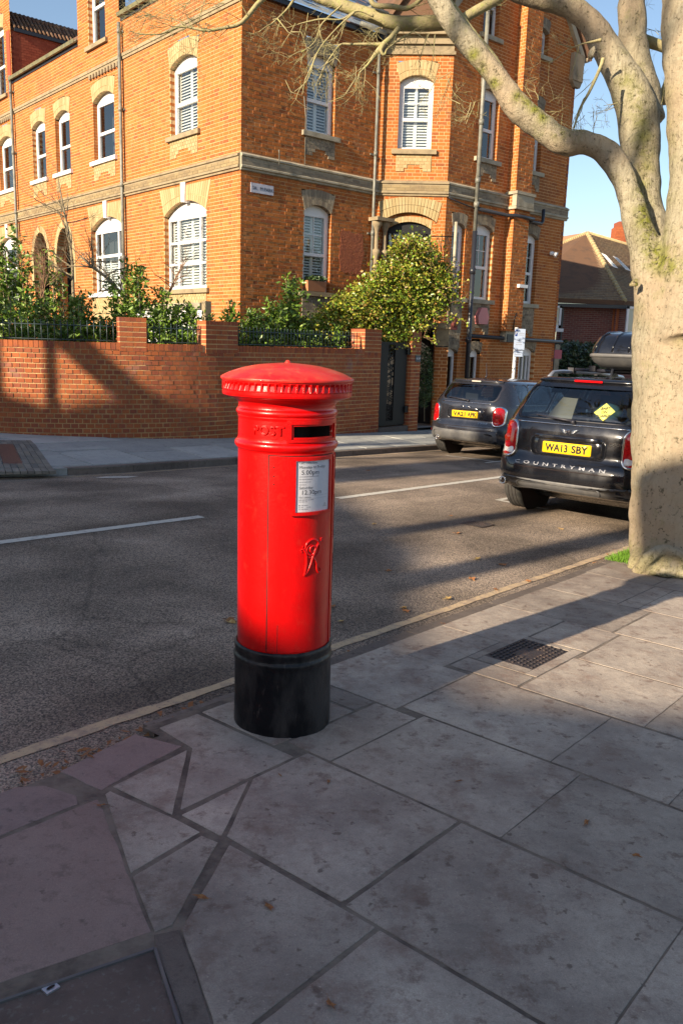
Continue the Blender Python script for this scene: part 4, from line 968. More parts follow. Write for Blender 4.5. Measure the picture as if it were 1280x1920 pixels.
mb = MB(); mb.prism([P(u, .02, z) for u, z in ((1.28, 2.02), (1.62, 2.02), (1.66, 2.20), (1.56, 2.42), (1.36, 2.42), (1.24, 2.2))], n2*.12); mb.build('alarm_box', mat('pink_alarm', (.55, .20, .20), .5), house)
mb = MB(); mb.lbox(F3, 2.55, 2.9, .26, .34, 2.98, 3.06); mb.build('pipe_vent', M['white'], house)
mb = MB(); mb.tube([P(2.5, .27, 1.9), P(2.5, .29, 2.2), P(2.58, .29, 2.35)], .015, 6); mb.build('hook', M['iron'], house)
# corner bricks pier between bay and wing: cream panel with red rosette
mb = MB(); r_ = 0
FQ = (J_, a2, n2)
for r in range(15):
    z = 1.42+r*CH; hw = .22 if r > 4 else .26+.0*r
    x = .38-hw-(r % 2)*.055+.1
    while x < .48+hw-.02:
        p0, p1 = max(x, .48-hw), min(x+.105, .48+hw)
        if p1-p0 > .02: mb.lbox(F3, p0+.003, p1-.003, .0, .02, z+.003, z+CH-.004)
        x += .112
mb.build('cream_panel', M['cream_old'], house, kind='stuff')
mb = MB(); mb.lbox(F3, .36, .60, .02, .035, 1.85, 2.15); mb.tube([P(.48, .035, 2.0), P(.48, .05, 2.0)], .09, 12); mb.build('rosette_tile', mat('terracotta', (.20, .05, .04), .8), house)
settle_bricks(house, sing, bw, M['brick'], 300, seen)
based(house, tuple(C))
# lantern and corbel columns by the bay
P = lambda u, w, z: F2[0]+a2*u+n2*w+UP*z
ln = thing('wall_lantern', 'small black wall lantern beside the garden door', 'lantern')
c = P(4.05, .32, 3.28)
mb = MB(); mb.tube([c+UP*.10, c+UP*.16], [.11, .02], 6, smooth=False); mb.tube([c+UP*.16, c+UP*.20], .012, 6); mb.tube([c-UP*.13, c-UP*.10], [.03, .05], 6, smooth=False)
for k in range(6): a = k*1.047; d0 = np.array([math.cos(a), math.sin(a), 0]); mb.tube([c+d0*.05-UP*.10, c+d0*.085+UP*.10], .007, 4)
mb.tube([c+UP*.18, c+UP*.22-n2*.15, c-n2*.3+UP*.1], .01, 5); mb.build('frame', M['iron'], ln)
mb = MB(); mb.tube([c-UP*.10, c+UP*.10], [.045, .08], 6, smooth=False); mb.build('lamp_glass', mat('frosted_glass', (.6, .6, .55), .3), ln); based(ln, tuple(c))
co = thing('corbel_columns', 'pair of pale stone capitals and shafts beside the garden door', 'stone columns')
for u in (3.74, 4.0):
    mb = MB(); c = P(u, .10, 0)
    cc = c+n2*.05
    mb.lathe([(.06, 2.4), (.06, 3.45), (.10, 3.55), (.10, 3.62), (.05, 3.66), (.05, 4.05), (.09, 4.15), (.12, 4.2), (.12, 4.28)], 12, (cc[0], cc[1])); mb.build('column', M['stone'], co)
mb = MB(); mb.lbox(F2, 3.6, 4.15, 0, .32, 4.28, 4.36); mb.build('capital_slab', M['stone'], co); based(co, tuple(P(3.9, 0, 2.4)))
# street name plate
sg = thing('street_name_plate', 'worn white street name plate on the brick corner, letters partly gone', 'street sign')
mb = MB(); mb.lbox(F2, .235, .82, .012, .024, 4.475, 4.665); mb.build('plate', mat('enamel', (.50, .50, .58), .4, noise=(9, (.38, .38, .45), .4, .7)), sg)
Mx = Matrix(((a2[0], 0, n2[0], 0), (a2[1], 0, n2[1], 0), (0, 1, 0, 0), (0, 0, 0, 1)))
for s_, u, m_ in (('SA', .325, 'ink'), ('M PARK', .64, 'ink')):
    p = P(u, .026, 4.565); text_obj('letters', s_, .098, Matrix.Translation(Vector(p)) @ Mx, M[m_], sg, extrude=.001)
based(sg, tuple(P(.52, .02, 4.47)))
# planter on the sill
pl = thing('window_box', 'terracotta trough with green plants on the stone sill', 'planter')
mb = MB(); q = lambda u, w, z: P(u, w, z); mb.hexa([q(1.78, .07, 2.575), q(2.28, .07, 2.575), q(2.28, -.10, 2.575), q(1.78, -.10, 2.575), q(1.75, .09, 2.80), q(2.31, .09, 2.80), q(2.31, -.11, 2.80), q(1.75, -.11, 2.80)]); mb.build('trough', mat('terracotta_pot', (.40, .17, .08), .8), pl)
# ================================================================ BOUNDARY WALL
def wpath(u):
    r = 4.27; s0 = 9.7
    if u >= s0: s, t, th = u, 10.45, 0.
    else:
        L = s0-u
        if L <= 3.5: th = L/r; s = s0-r*math.sin(th); t = 10.45+r*(1-math.cos(th))
        else:
            th0 = 3.5/r; r2 = 2.6; c_s = s0-r*math.sin(th0); c_t = 10.45+r*(1-math.cos(th0)); d = (L-3.5)/r2
            if d > .75: e = (d-.75)*r2; d = .75
            else: e = 0
            th = th0+d; s = c_s-r2*(math.sin(th)-math.sin(th0))-e*math.cos(th); t = c_t+r2*(math.cos(th0)-math.cos(th))+e*math.sin(th)
    P = sd*s+tn*t; al = sd*math.cos(th)-tn*math.sin(th); N = -tn*math.cos(th)-sd*math.sin(th)
    return P, al, N
def gz(P): s, t = P@sd, P@tn; return KS*s+FH(s, t)
WT = 1.355-.115
wall = thing('garden_wall', 'curved red brick garden wall with piers along the far pavement', 'wall')
sw_ = []; mb = MB()
zb = lambda u: gz(wpath(u)[0])-.12
ZO = WT-math.floor(WT/CH+20)*CH+20*CH-20*CH
ZO = WT % CH
brick_wall(wall, wpath, 2.5, 8.9, zb, WT, [], mb, M['wbrick'], M['wmortar'], sw_, bond='header', jit=.003, zoff=ZO, rec=.005)
brick_wall(wall, wpath, 8.9, 13.6, zb, WT, [], mb, M['wbrick'], M['wmortar'], sw_, bond='flemish', jit=.002, zoff=ZO, rec=.004)
settle_bricks(wall, sw_, mb, M['wbrick'], 300, seen)
PIERS = [(7.62, 8.03, .24), (9.02, 9.67, .24), (13.06, 13.6, .36), (14.66, 15.0, .36)]
# soldier coping
cm = MB(); u = 2.5; ncop = 0
while u < 13.05:
    if not any(a-.05 < u < b_-.02 for a, b_, _ in PIERS[:3]):
        P, al, N = wpath(u+.033); o = random.uniform(-.002, .002)
        O = P+N*(.004+o); q = [O-al*.0325, O+al*.0325, O+al*.0325-N*.23, O-al*.0325-N*.23]; vs = [p+UP*(WT+.005) for p in q]+[p+UP*(WT+.108+o) for p in q]
        cc = MB(); cc.hexa([Vector(v)-Vector(P) for v in vs]); ob = cc.build('coping_brick', M['wbrick'], wall); ob.location = P; ncop += 1
    u += .0745
mb = MB(); us = np.arange(2.5, 13.61, .1)
for a, c in zip(us[:-1], us[1:]):
    P1, _, N1 = wpath(a); P2, _, N2 = wpath(c)
    mb.add([P1-N1*.003+UP*WT, P2-N2*.003+UP*WT, P2-N2*.003+UP*(WT+.10), P1-N1*.003+UP*(WT+.10), P1-N1*.22+UP*(WT+.10), P2-N2*.22+UP*(WT+.10), P2-N2*.22-UP*.3, P1-N1*.22-UP*.3], [(0, 1, 2, 3), (3, 2, 5, 4), (4, 5, 6, 7)])
mb.build('wall_core', M['wmortar'], wall)
for (ua, ub, th_) in PIERS:
    um = (ua+ub)/2; P, al, N = wpath(um); hw = (ub-ua)/2; z0 = WT-.02 if ub < 14 else gz(P)-.1; nR = int(round((1.735-z0)/CH)); pm = MB(); core = MB()
    O = P+N*.004; core.hexa([O-al*(hw-.004)-N*.004+UP*z0, O+al*(hw-.004)-N*.004+UP*z0, O+al*(hw-.004)-N*(th_-.004)+UP*z0, O-al*(hw-.004)-N*(th_-.004)+UP*z0]+[O-al*(hw-.004)-N*.004+UP*1.73, O+al*(hw-.004)-N*.004+UP*1.73, O+al*(hw-.004)-N*(th_-.004)+UP*1.73, O-al*(hw-.004)-N*(th_-.004)+UP*1.73])
    def ring(z, r, H, top=False):
        # bricks around the pier faces as boxes
        def bx(p0, p1, d0, d1): j = random.uniform(-.001, .001); pm.hexa([O+al*p0-N*(d0-j)+UP*z, O+al*p1-N*(d0-j)+UP*z, O+al*p1-N*d1+UP*z, O+al*p0-N*d1+UP*z]+[O+al*p0-N*(d0-j)+UP*(z+H), O+al*p1-N*(d0-j)+UP*(z+H), O+al*p1-N*d1+UP*(z+H), O+al*p0-N*d1+UP*(z+H)])
        step = .075 if top else (.225 if r % 2 else .1125)
        k = max(1, int(round(2*hw/step))); w_ = 2*hw/k
        for i in range(k): bx(-hw+i*w_+(.004 if i else 0), -hw+(i+1)*w_-(.004 if i < k-1 else 0), 0, th_ if top else .10)
        if not top:
            k = max(1, int(round((th_-.11)/.11))); w_ = (th_-.105)/k
            for sg in (-1, 1):
                for i in range(k):
                    d0 = .105+i*w_+.004; d1 = .105+(i+1)*w_; pa, pb = (-hw, -hw+.1) if sg < 0 else (hw-.1, hw); bx(pa, pb, d0, d1)
    r = 0; z = z0
    while z < 1.73-.12: ring(z+.005, r, BH); z += CH; r += 1
    ring(z+.003, r, 1.735-z-.003, True)
    co_ = core.build('pier_core', M['wmortar'], wall); pm.build('pier_brickwork', M['wbrick'], co_, kind='stuff')
based(wall, tuple(wpath(8)[0]))
# ---------------------------------------------------------------- railings on the wall
def railing(u0, u1, lab, step=.098, h=.30):
    r = thing('railing', lab, 'railing', 'green black railings on the garden wall')
    bm = None; us = np.arange(u0+.03, u1-.02, step)
    for u in us:
        P, al, N = wpath(u); c = P-N*.12+UP*(WT+.10); m_ = MB(); m_.tube([(0, 0, .0), (0, 0, h)], .0075, 6); m_.tube([(0, 0, h), (0, 0, h+.03)], [.011, .002], 6)
        if bm is None: bm = m_.data('bar', [M['railing']])
        o = link('bar', bm, r, loc=c)
    for z in (.035, h-.05):
        m_ = MB(); m_.tube([wpath(u)[0]-wpath(u)[2]*.12+UP*(WT+.10+z) for u in np.linspace(u0, u1, 20)], .009, 6); m_.build('rail', M['railing'], r)
    based(r, tuple(wpath((u0+u1)/2)[0]+UP*WT)); return r
railing(3.2, 7.60, 'low iron railing on the curved wall left of the first brick pier')
railing(8.05, 9.0, 'short iron railing between two brick piers in front of laurels')
railing(9.70, 13.04, 'long iron railing between brick piers left of the black gate', step=.085)
# ---------------------------------------------------------------- gate
gt = thing('garden_gate', 'tall black metal gate with a leaf-cut central strip beside brick pier', 'gate')
Wp = lambda u, w, z: sd*u+tn*(10.45-w)+UP*z
zg = gz(sd*14.1+tn*10.5)+.12
GB = (tn*10.45, sd, -tn); mb = MB(); mb.lbox(GB, 13.63, 13.93, -.10, -.06, zg, 1.50); mb.lbox(GB, 14.17, 14.58, -.10, -.06, zg, 1.50); mb.lbox(GB, 13.93, 14.17, -.10, -.06, 1.44, 1.50); mb.lbox(GB, 13.93, 14.17, -.10, -.06, zg, zg+.10); mb.build('panel', M['iron'], gt)
mb = MB(); random.seed(3); z = zg+.1
while z < 1.44:           # cut-out strip: slanting leaf ribs left standing
    sl_ = random.choice((-1, 1))*random.uniform(.05, .12)
    mb.prism([Wp(13.93, -.085, z), Wp(14.17, -.085, z+sl_), Wp(14.17, -.085, z+sl_+.017), Wp(13.93, -.085, z+.017)], tn*.012); z += random.uniform(.030, .048)
mb.prism([Wp(13.98, -.083, zg+.1), Wp(14.0, -.083, zg+.1), Wp(14.14, -.083, 1.0), Wp(14.12, -.083, 1.0)], tn*.012)
mb.prism([Wp(14.12, -.083, .5), Wp(14.14, -.083, .5), Wp(13.98, -.083, 1.44), Wp(13.96, -.083, 1.44)], tn*.012)
mb.build('pierced_strip', M['iron'], gt, kind='stuff')
for z in (1.25, zg+.25):
    mb = MB(); mb.lbox(GB, 14.55, 14.68, -.06, -.02, z, z+.14); mb.build('hinge', M['iron'], gt)
mb = MB(); mb.lbox(GB, 14.50, 14.60, -.16, -.10, zg-.02, 1.52); mb.build('gate_post', M['iron'], gt)
based(gt, tuple(Wp(14.1, 0, zg)))
mb = MB(); mb.lbox(GB, 13.62, 14.62, -.4, .02, zg-.22, zg-.03); tag(mb.build('gate_step', M['kerb']), 'low dark tiled step under the black gate', 'step')
o = thing('house_number', 'small slate number plaque on the brick gate pier', 'number plaque'); mb = MB(); mb.lbox(GB, 14.80, 14.98, .006, .02, 1.10, 1.24); mb.build('plaque', mat('slate_plaque', (.05, .06, .08), .5), o)
Mx = Matrix(((sd[0], 0, -tn[0], 0), (sd[1], 0, -tn[1], 0), (0, 1, 0, 0), (0, 0, 0, 1)))
text_obj('digits', '82 84', .06, Matrix.Translation(Vector(Wp(14.89, .022, 1.17))) @ Mx, M['paper'], o, extrude=.001); based(o, tuple(Wp(14.89, .02, 1.1)))
# garden behind the wall: raised soil, lit inner wall behind gate
mb = MB(); us = np.linspace(2.5, 13.6, 40); vs = []
for u in us:
    P, al, N = wpath(u); vs += [P-N*.22+UP*1.05, P-N*2.0+UP*1.1, P-N*3.6+UP*1.0]
mb.add(vs, [(i*3+k, (i+1)*3+k, (i+1)*3+k+1, i*3+k+1) for i in range(39) for k in range(2)]); mb.build('garden_soil', M['soil'], kind='structure')
mb = MB(); mb.add([Wp(13.3, -3.6, -.4), Wp(15.6, -3.6, -.4), Wp(16.5, 0, -.35), Wp(13.3, 0, -.3)], [(0, 1, 2, 3)]); mb.build('garden_path', M['slabb'], kind='structure')
# white board fence seen between the shrubs at the corner
wf = thing('white_board', 'white painted board with dark cap behind the laurels at the house corner', 'fence')
q = C+n1*.9; mb = MB(); B_w = (q, a1, n1); mb.lbox(B_w, .0, 3.2, 0, .04, 1.0, 2.05); mb.build('board', M['white'], wf); mb = MB(); mb.lbox(B_w, -.05, 3.25, -.05, .12, 2.05, 2.17); mb.build('cap', M['stone_old'], wf); mb = MB(); mb.lbox(B_w, -.22, -.08, -.05, .09, 1.0, 2.2); mb.build('post', M['stone'], wf); based(wf, tuple(q+UP))
# ---------------------------------------------------------------- porch and balcony
po = thing('side_porch', 'small brick porch with pale stone slab roof beside the gate', 'porch')
FO = np.array([1.30, 19.05, 0]); fa = np.array([.996, -.09, 0]); fn = np.array([-.09, -.996, 0]); BP = (FO, fa, fn)
mb = MB(); mb.lbox(BP, -.1, 1.0, -1.4, .06, 1.83, 1.95); mb.build('slab_roof', M['stone'], po)
pb = MB(); ss_ = []; PL = (FO, fa, fn)
brick_wall(po, lin(FO, fa, fn), .68, .98, -1.0, 1.45, [], pb, M['brick'], M['mortar'], None)
brick_wall(po, lin(FO+fa*.68, -fn, -fa), .0, 1.3, -1.0, 1.83, [], pb, M['brick'], M['mortar'], None); pb.build('brickwork', M['brick'], po, kind='stuff')
mb = MB(); mb.lbox(BP, .69, .98, -.3, .01, 1.45, 1.83); mb.build('pier_cap', M['stone'], po)
mb = MB(); mb.lbox(BP, -.9, .67, -1.3, -1.2, -1, 1.83); mb.lbox(BP, .69, .97, -1.3, -.02, -1, 1.45); mb.build('porch_inside', M['dark'], po); based(po, tuple(FO))
ba = thing('balcony_railing', 'black wrought iron balcony railing over the porch, half hidden by climber', 'railing')
for z in (3.80, 2.98): mb = MB(); mb.tube([FO+fa*-.12+fn*-.05+UP*z, FO+fa*.98+fn*-.05+UP*z], .012, 6); mb.build('rail', M['iron'], ba)
for x in np.linspace(-.12, .98, 5): mb = MB(); mb.tube([FO+fa*x+fn*-.05+UP*1.95, FO+fa*x+fn*-.05+UP*3.85], .010, 6); mb.build('bar', M['iron'], ba)
for k in range(5):
    x = .02+k*.2; mb = MB()
    for sg in (-1, 1): mb.tube([FO+fa*(x+sg*(.09*math.sin(t*3.1)))+fn*-.05+UP*(3.0+.78*t) for t in np.linspace(0, 1, 9)], .007, 5)
    mb.build('scroll', M['iron'], ba)
mb = MB(); mb.tube([FO+fa*1.0+fn*.0+UP*1.95, FO+fa*1.0+fn*.0+UP*4.1], .035, 8); mb.build('post', M['stone_old'], ba); based(ba, tuple(FO+UP*1.95))
# ================================================================ PLANTS
def leaves(n, pts, size, mt, name, parent, droop=.3, ar=.42, up=None):
    """pts: (n,3) leaf bases, each leaf a folded lozenge"""
    pts = np.asarray(pts); n = len(pts); sz = size*RNG.uniform(.6, 1.25, n)[:, None]
    d = RNG.normal(size=(n, 3)); d[:, 2] = d[:, 2]*.6+(up if up is not None else .2); d /= np.linalg.norm(d, axis=1)[:, None]
    s = np.cross(d, RNG.normal(size=(n, 3))); s /= np.linalg.norm(s, axis=1)[:, None]; nn = np.cross(d, s)
    tip = pts+d*sz; mid = pts+d*sz*.45
    l = mid+s*sz*ar*.5+nn*sz*.07; r = mid-s*sz*ar*.5+nn*sz*.07; l2 = pts+d*sz*.75+s*sz*ar*.32+nn*sz*.03; r2 = pts+d*sz*.75-s*sz*ar*.32+nn*sz*.03
    V = np.stack([pts, l, l2, tip, r2, r], 1).reshape(-1, 3); me = bpy.data.meshes.new(name)
    me.vertices.add(len(V)); me.vertices.foreach_set('co', V.ravel()); F = n*2
    base = np.arange(n)*6; q = np.stack([base, base+1, base+2, base+3, base, base+3, base+4, base+5], 1).reshape(-1)
    me.loops.add(F*4); me.loops.foreach_set('vertex_index', q.astype(np.int32)); me.polygons.add(F); me.polygons.foreach_set('loop_start', np.arange(F, dtype=np.int32)*4); me.materials.append(mt); me.update(calc_edges=True); me.validate()
    o = bpy.data.objects.new(name, me); SC.collection.objects.link(o); o.parent = parent; o['kind'] = 'stuff'; return o
def laurel(px, D, ztop, rad, lab, nst=8, z0=1.05, dens=1., size=.10, cat='shrub', grp='laurel bushes behind the garden wall'):
    c = at(px, 640, D); c[2] = 0; t = thing('laurel_bush', lab, cat, grp); st = MB(); P = []
    for k in range(nst):
        a = random.uniform(0, 6.28); r0 = random.uniform(0, rad*.5); r1 = r0+random.uniform(0, rad*.6); zt = ztop-(random.uniform(0, .45) if k else 0)*(ztop-z0)
        if k == 0: r1 = rad*.2
        p0 = c+np.array([r0*math.cos(a), r0*math.sin(a), z0]); p1 = c+np.array([r1*math.cos(a), r1*math.sin(a), zt]); pm_ = (p0+p1)/2+np.array([random.uniform(-.06, .06), random.uniform(-.06, .06), 0])
        pts = [p0, pm_, p1]; st.tube(pts, [.012, .009, .004], 5); L = zt-z0; m_ = int(L*150*dens)
        for i in range(m_):
            f = random.uniform(.02, 1.0); q = p0*(1-f)+p1*f if f > .5 else p0*(1-f)+p1*f; w_ = .10*(1.15-f*.7)
            P.append(q+np.array([random.gauss(0, w_), random.gauss(0, w_), random.gauss(0, .03)]))
    for i in range(int(800*dens*rad*(ztop-z0))):
        a = random.uniform(0, 6.28); r = rad*math.sqrt(random.random()); f = random.random(); P.append(c+np.array([r*math.cos(a), r*math.sin(a), z0+(ztop-z0)*.62*f*(1-.35*(r/rad))]))
    st.build('stems', M['twig'], t); leaves(0, P, size, M['laurel'], 'foliage', t, up=.45); based(t, tuple(c+UP*z0))
random.seed(21)
BUSH = [(-20, 13.6, 2.5, .55, 'leftmost laurel bush above the curved wall'), (40, 13.5, 2.05, .5, 'dense laurel bush behind railing below the white window'), (95, 13.5, 1.95, .5, 'laurel bush behind the railing in front of the pointed door'), (150, 13.6, 2.15, .45, 'laurel bush just left of the wide white window'),
 (195, 13.7, 1.75, .4, 'small laurel bush directly left of the first brick pier'), (250, 13.9, 2.65, .38, 'tall thin laurel with a leaning top shoot by the drainpipe'), (300, 13.9, 2.25, .45, 'laurel bush between two brick piers'), (345, 14.0, 2.05, .42, 'laurel bush in front of the white board'), (385, 14.3, 1.85, .3, 'sparse laurel beside the second brick pier'),
 (430, 14.8, 2.1, .28, 'thin laurel at the corner of the brick house'), (470, 15.3, 2.0, .35, 'low laurel under the street name plate'), (508, 15.6, 2.2, .3, 'pointed laurel bush left of the tall laurel shoot'), (545, 16.0, 2.65, .38, 'tall laurel shoot left of the stone window pedestal'), (580, 16.2, 1.85, .3, 'laurel bush in front of the stone window pedestal'), (625, 16.6, 1.75, .3, 'laurel bush under the climber beside the brick gate pier')]
for (px, D, zt, rd, lb) in BUSH: laurel(px, D, zt, rd, lb, nst=9, size=.092, dens=1.35)
laurel(25, 14.6, 3.3, .55, 'tall yellowing leafy shrub covering the far left window', nst=12, dens=.55, size=.12, grp=None)
laurel(110, 14.8, 2.9, .5, 'straggly half bare leafy shrub before the pointed doors', nst=12, dens=.3, size=.11, grp=None)
# climber: big leafy mass over the porch
cl = thing('climbing_plant', 'large yellow green climber spilling over the porch and balcony', 'climber')
outl = [(548, 652), (560, 618), (600, 592), (640, 562), (690, 532), (732, 492), (744, 456), (770, 445), (800, 455), (822, 490), (846, 520), (850, 545), (838, 575), (806, 600), (778, 612), (762, 640), (728, 652), (650, 655)]
def inpoly(x, y, P):
    c = False; j = len(P)-1
    for i in range(len(P)):
        if ((P[i][1] > y) != (P[j][1] > y)) and (x < (P[j][0]-P[i][0])*(y-P[i][1])/(P[j][1]-P[i][1]+1e-9)+P[i][0]): c = not c
        j = i
    return c
P_ = []; random.seed(9); cl_st = MB()
cent = [(random.uniform(548, 850), random.uniform(445, 655)) for _ in range(1250)]; cent = [c for c in cent if inpoly(*c, outl)]
for (x, y) in cent:
    D0 = 16.5+(x-560)/290*1.9+random.uniform(-.35, .55); k = random.randint(80, 150); sp = random.uniform(.05, .14); c = at(x, y, D0)
    if y < 500: k //= 2
    for _ in range(k): P_.append(c+np.array([random.gauss(0, sp), random.gauss(0, sp), random.gauss(0, sp)]))
for _ in range(70):
    x, y = random.choice(outl[4:15]); x += random.uniform(-20, 20); c = at(x, y+20, 17.6); d = np.array([random.uniform(-.5, .5), random.uniform(-.3, .1), random.uniform(-.1, .5)]); pts = [c+d*f+np.array([0, 0, -.15*f*f]) for f in (0, .4, .8)]
    cl_st.tube(pts, [.006, .005, .002], 4)
    for f in np.linspace(.1, .8, 9): P_.append(c+d*f+np.array([random.gauss(0, .02), 0, -.15*f*f]))
for _ in range(24):
    x, y = random.choice(cent); p = at(x, y, 18.3); q = at(700+random.uniform(-40, 60), 690, 18.2); cl_st.tube([q, (p+q)/2+np.array([.1, 0, .2]), p], [.02, .012, .005], 5)
cl_st.build('stems', M['redtwig'], cl); leaves(0, P_, .062, M['ivy'], 'foliage', cl, ar=.7); based(cl, tuple(at(700, 690, 17.9)))
def fill(n, poly, D, sp=.5):
    out = []
    xs = [p[0] for p in poly]; ys = [p[1] for p in poly]
    while len(out) < n:
        x, y = random.uniform(min(xs), max(xs)), random.uniform(min(ys), max(ys))
        if inpoly(x, y, poly): out.append(at(x, y, D+random.uniform(-sp, sp)))
    return out
fp = thing('hanging_fern', 'dark feathery evergreen hanging beside the gate pier', 'plant'); leaves(0, fill(1500, [(782, 660), (800, 650), (812, 690), (808, 745), (796, 765), (784, 760), (780, 700)], 18.6, .15), .09, M['fern'], 'foliage', fp, ar=.2); 
mb = MB(); mb.tube([at(795, 660, 18.6), at(795, 790, 18.6)], .012, 5); mb.build('stem', M['twig'], fp); based(fp, tuple(at(795, 790, 18.6)))
mb = MB(); leaves(0, [P for P in [C+a2*2.03+n2*.0+UP*2.8+a2*random.uniform(-.25, .25)+n2*random.uniform(-.1, .1)+UP*random.uniform(0, .08) for _ in range(260)]], .07, M['fern'], 'plants', pl, ar=.5, up=.8); based(pl, tuple(C+a2*2.03+UP*2.575))
# bare twiggy shrubs
def grow(mb, p, d, r, L, depth, spread=.55, up=.15, seg=3, minr=.0012, sides=5, keep=.8):
    pts = [np.array(p)]; rs = [r]; d = np.array(d, float)
    for i in range(seg):
        d = d+np.array([random.gauss(0, .12), random.gauss(0, .12), random.gauss(0, .12)+up*.1]); d /= np.linalg.norm(d); pts.append(pts[-1]+d*L/seg); rs.append(max(minr, r*(1-.35*(i+1)/seg)))
    mb.tube(pts, rs, sides if r > .008 else 4, caps=False)
    if depth <= 0: return
    for k in range(random.choice((2, 2, 3))):
        f = random.uniform(.45, 1.); i = min(seg, max(1, int(round(f*seg)))); nd = d+np.array([random.gauss(0, spread), random.gauss(0, spread), random.gauss(0, spread)+up]); nd /= np.linalg.norm(nd)
        grow(mb, pts[i], nd, max(minr, rs[i]*random.uniform(.5, .72)), L*random.uniform(.6, .85), depth-1, spread, up, seg, minr, sides)
def bare(path, r0, r1, D, lab, n=14, depth=3, L=.45, grp=None, mt='twig', side=None, z0=1.05):
    t = thing('bare_shrub', lab, 'shrub', grp); mb = MB(); pts = [at(x, y, D) for x, y in path]; rs = np.linspace(r0, r1, len(pts)); mb.tube(pts, rs, 7)
    for k in range(n):
        f = random.uniform(.25, 1)*(len(pts)-1); i = int(min(len(pts)-2, f)); p = pts[i]+(pts[i+1]-pts[i])*(f-i); d = (pts[i+1]-pts[i]); d /= np.linalg.norm(d); d = d*.6+np.array([random.gauss(0, .6), random.gauss(0, .3), random.gauss(.2, .4)]); grow(mb, p, d/np.linalg.norm(d), rs[i]*.5, L*random.uniform(.6, 1.2), depth, .45)
    mb.build('branches', M[mt], t); based(t, tuple(pts[0]))
random.seed(33)
bare([(150, 640), (138, 560), (136, 490), (128, 430), (118, 380), (110, 340)], .035, .008, 14.2, 'slender bare grey sapling in front of the pointed doors', 16, 3, .5)
bare([(262, 640), (236, 560), (200, 520), (170, 498), (150, 480)], .04, .012, 13.9, 'bare leaning shrub branch in front of the wide white window', 16, 3, .42)
bare([(300, 640), (318, 545), (335, 510), (350, 480)], .02, .006, 14.2, 'bare twiggy shrub in front of the large arched window', 14, 3, .35, mt='redtwig')
bare([(75, 640), (78, 560), (84, 520), (80, 480)], .02, .006, 14.0, 'tangle of reddish bare twigs left of the pointed doors', 18, 3, .4, mt='redtwig')
# ================================================================ PILLAR BOX
BX, BY, BZ = -.222, 3.222, -.095
FA_ = math.atan2(-.764, .645)                      # direction the door faces
box = thing('pillar_box', 'red cylindrical post box with fluted cap and black base on the pavement', 'post box', loc=(BX, BY, BZ))
zz = lambda z: z+.0-BZ
def lat(name, prof, mt, n=96, rf=None, smooth=True, parent=None, **kw):
    b = MB(); b.lathe([(r, zz(z)) for r, z in prof], n, rf=rf, smooth=smooth); return b.build(name, mt, parent or box, **kw)
def smoothprof(pts, k=5):
    out = []
    for i in range(len(pts)-1):
        p0, p1, p2, p3 = [np.array(pts[max(0, min(len(pts)-1, j))]) for j in (i-1, i, i+1, i+2)]
        for t in np.linspace(0, 1, k, endpoint=False): out.append(tuple(.5*((2*p1)+(-p0+p2)*t+(2*p0-5*p1+4*p2-p3)*t*t+(-p0+3*p1-3*p2+p3)*t**3)))
    return out+[tuple(pts[-1])]
def baserf(r, z, a): return r+.0012*math.sin(a*7+z*9)+.0008*math.sin(a*23+z*31)
lat('base', [(.196, -.12), (.199, -.10), (.1985, -.06), (.197, .05), (.1955, .180), (.1955, .194), (.1985, .200), (.2005, .208), (.1985, .216), (.1945, .220), (.193, .226), (.194, .238), (.1965, .244), (.197, .252), (.1955, .259), (.192, .263), (.188, .264)], M['postblack'], rf=baserf)
lat('body', [(.1845, .246), (.1855, .25), (.1860, .30), (.1865, .6), (.1870, .9), (.1870, 1.040)], M['red'])
lat('lower_collar', smoothprof([(.187, 1.038), (.188, 1.044), (.194, 1.050), (.199, 1.058), (.2005, 1.066), (.198, 1.074), (.192, 1.079), (.1895, 1.084), (.1885, 1.092)], 4), M['red'])
LB = MB()
def cylz(phi, z, r): a = FA_+phi; return (r*math.cos(a), r*math.sin(a), zz(z))
def ban(p0, p1, z0, z1, n):
    ps = np.radians(np.linspace(p0, p1, n+1)); vs = []
    for p in ps: vs += [cylz(p, z0, .1875), cylz(p, z1, .1870)]
    LB.add(vs, [(2*i, 2*i+2, 2*i+3, 2*i+1) for i in range(n)], 0, True)
ban(28.5, 331.5, 1.088, 1.164, 80); ban(-28.5, 28.5, 1.088, 1.0975, 16); ban(-28.5, 28.5, 1.1445, 1.164, 16); LB.build('letter_band', M['red'], box)
lat('upper_collar', smoothprof([(.187, 1.160), (.1885, 1.166), (.190, 1.170), (.190, 1.175), (.1945, 1.181), (.1955, 1.188), (.193, 1.195), (.189, 1.199), (.187, 1.205), (.1875, 1.218), (.196, 1.228), (.212, 1.236), (.232, 1.242), (.244, 1.247)], 4), M['red'])
NF = 60
def flute(r, z, a):
    if r < .246: return r
    k = (a*NF/(2*math.pi)) % 1; w_ = 1 if .16 < k < .84 else 0; e = max(0, min(1, min(k-.13, .87-k)/.05)); ev = max(0, min(1, min(z-zz(1.270), zz(1.299)-z)/.006))
    return r-.0085*e*ev
lat('fluted_rim', [(.240, 1.245), (.2475, 1.249), (.2485, 1.256), (.2485, 1.270), (.2485, 1.266), (.2485, 1.272), (.2485, 1.290), (.2485, 1.296), (.2485, 1.300), (.2485, 1.304)], M['red'], n=NF*12, rf=flute, smooth=False)
lat('lid', smoothprof([(.2475, 1.303), (.2530, 1.305), (.2545, 1.310), (.2535, 1.315), (.246, 1.3195), (.215, 1.334), (.165, 1.350), (.11, 1.361), (.05, 1.367), (.012, 1.3695)], 4), M['redlid'])
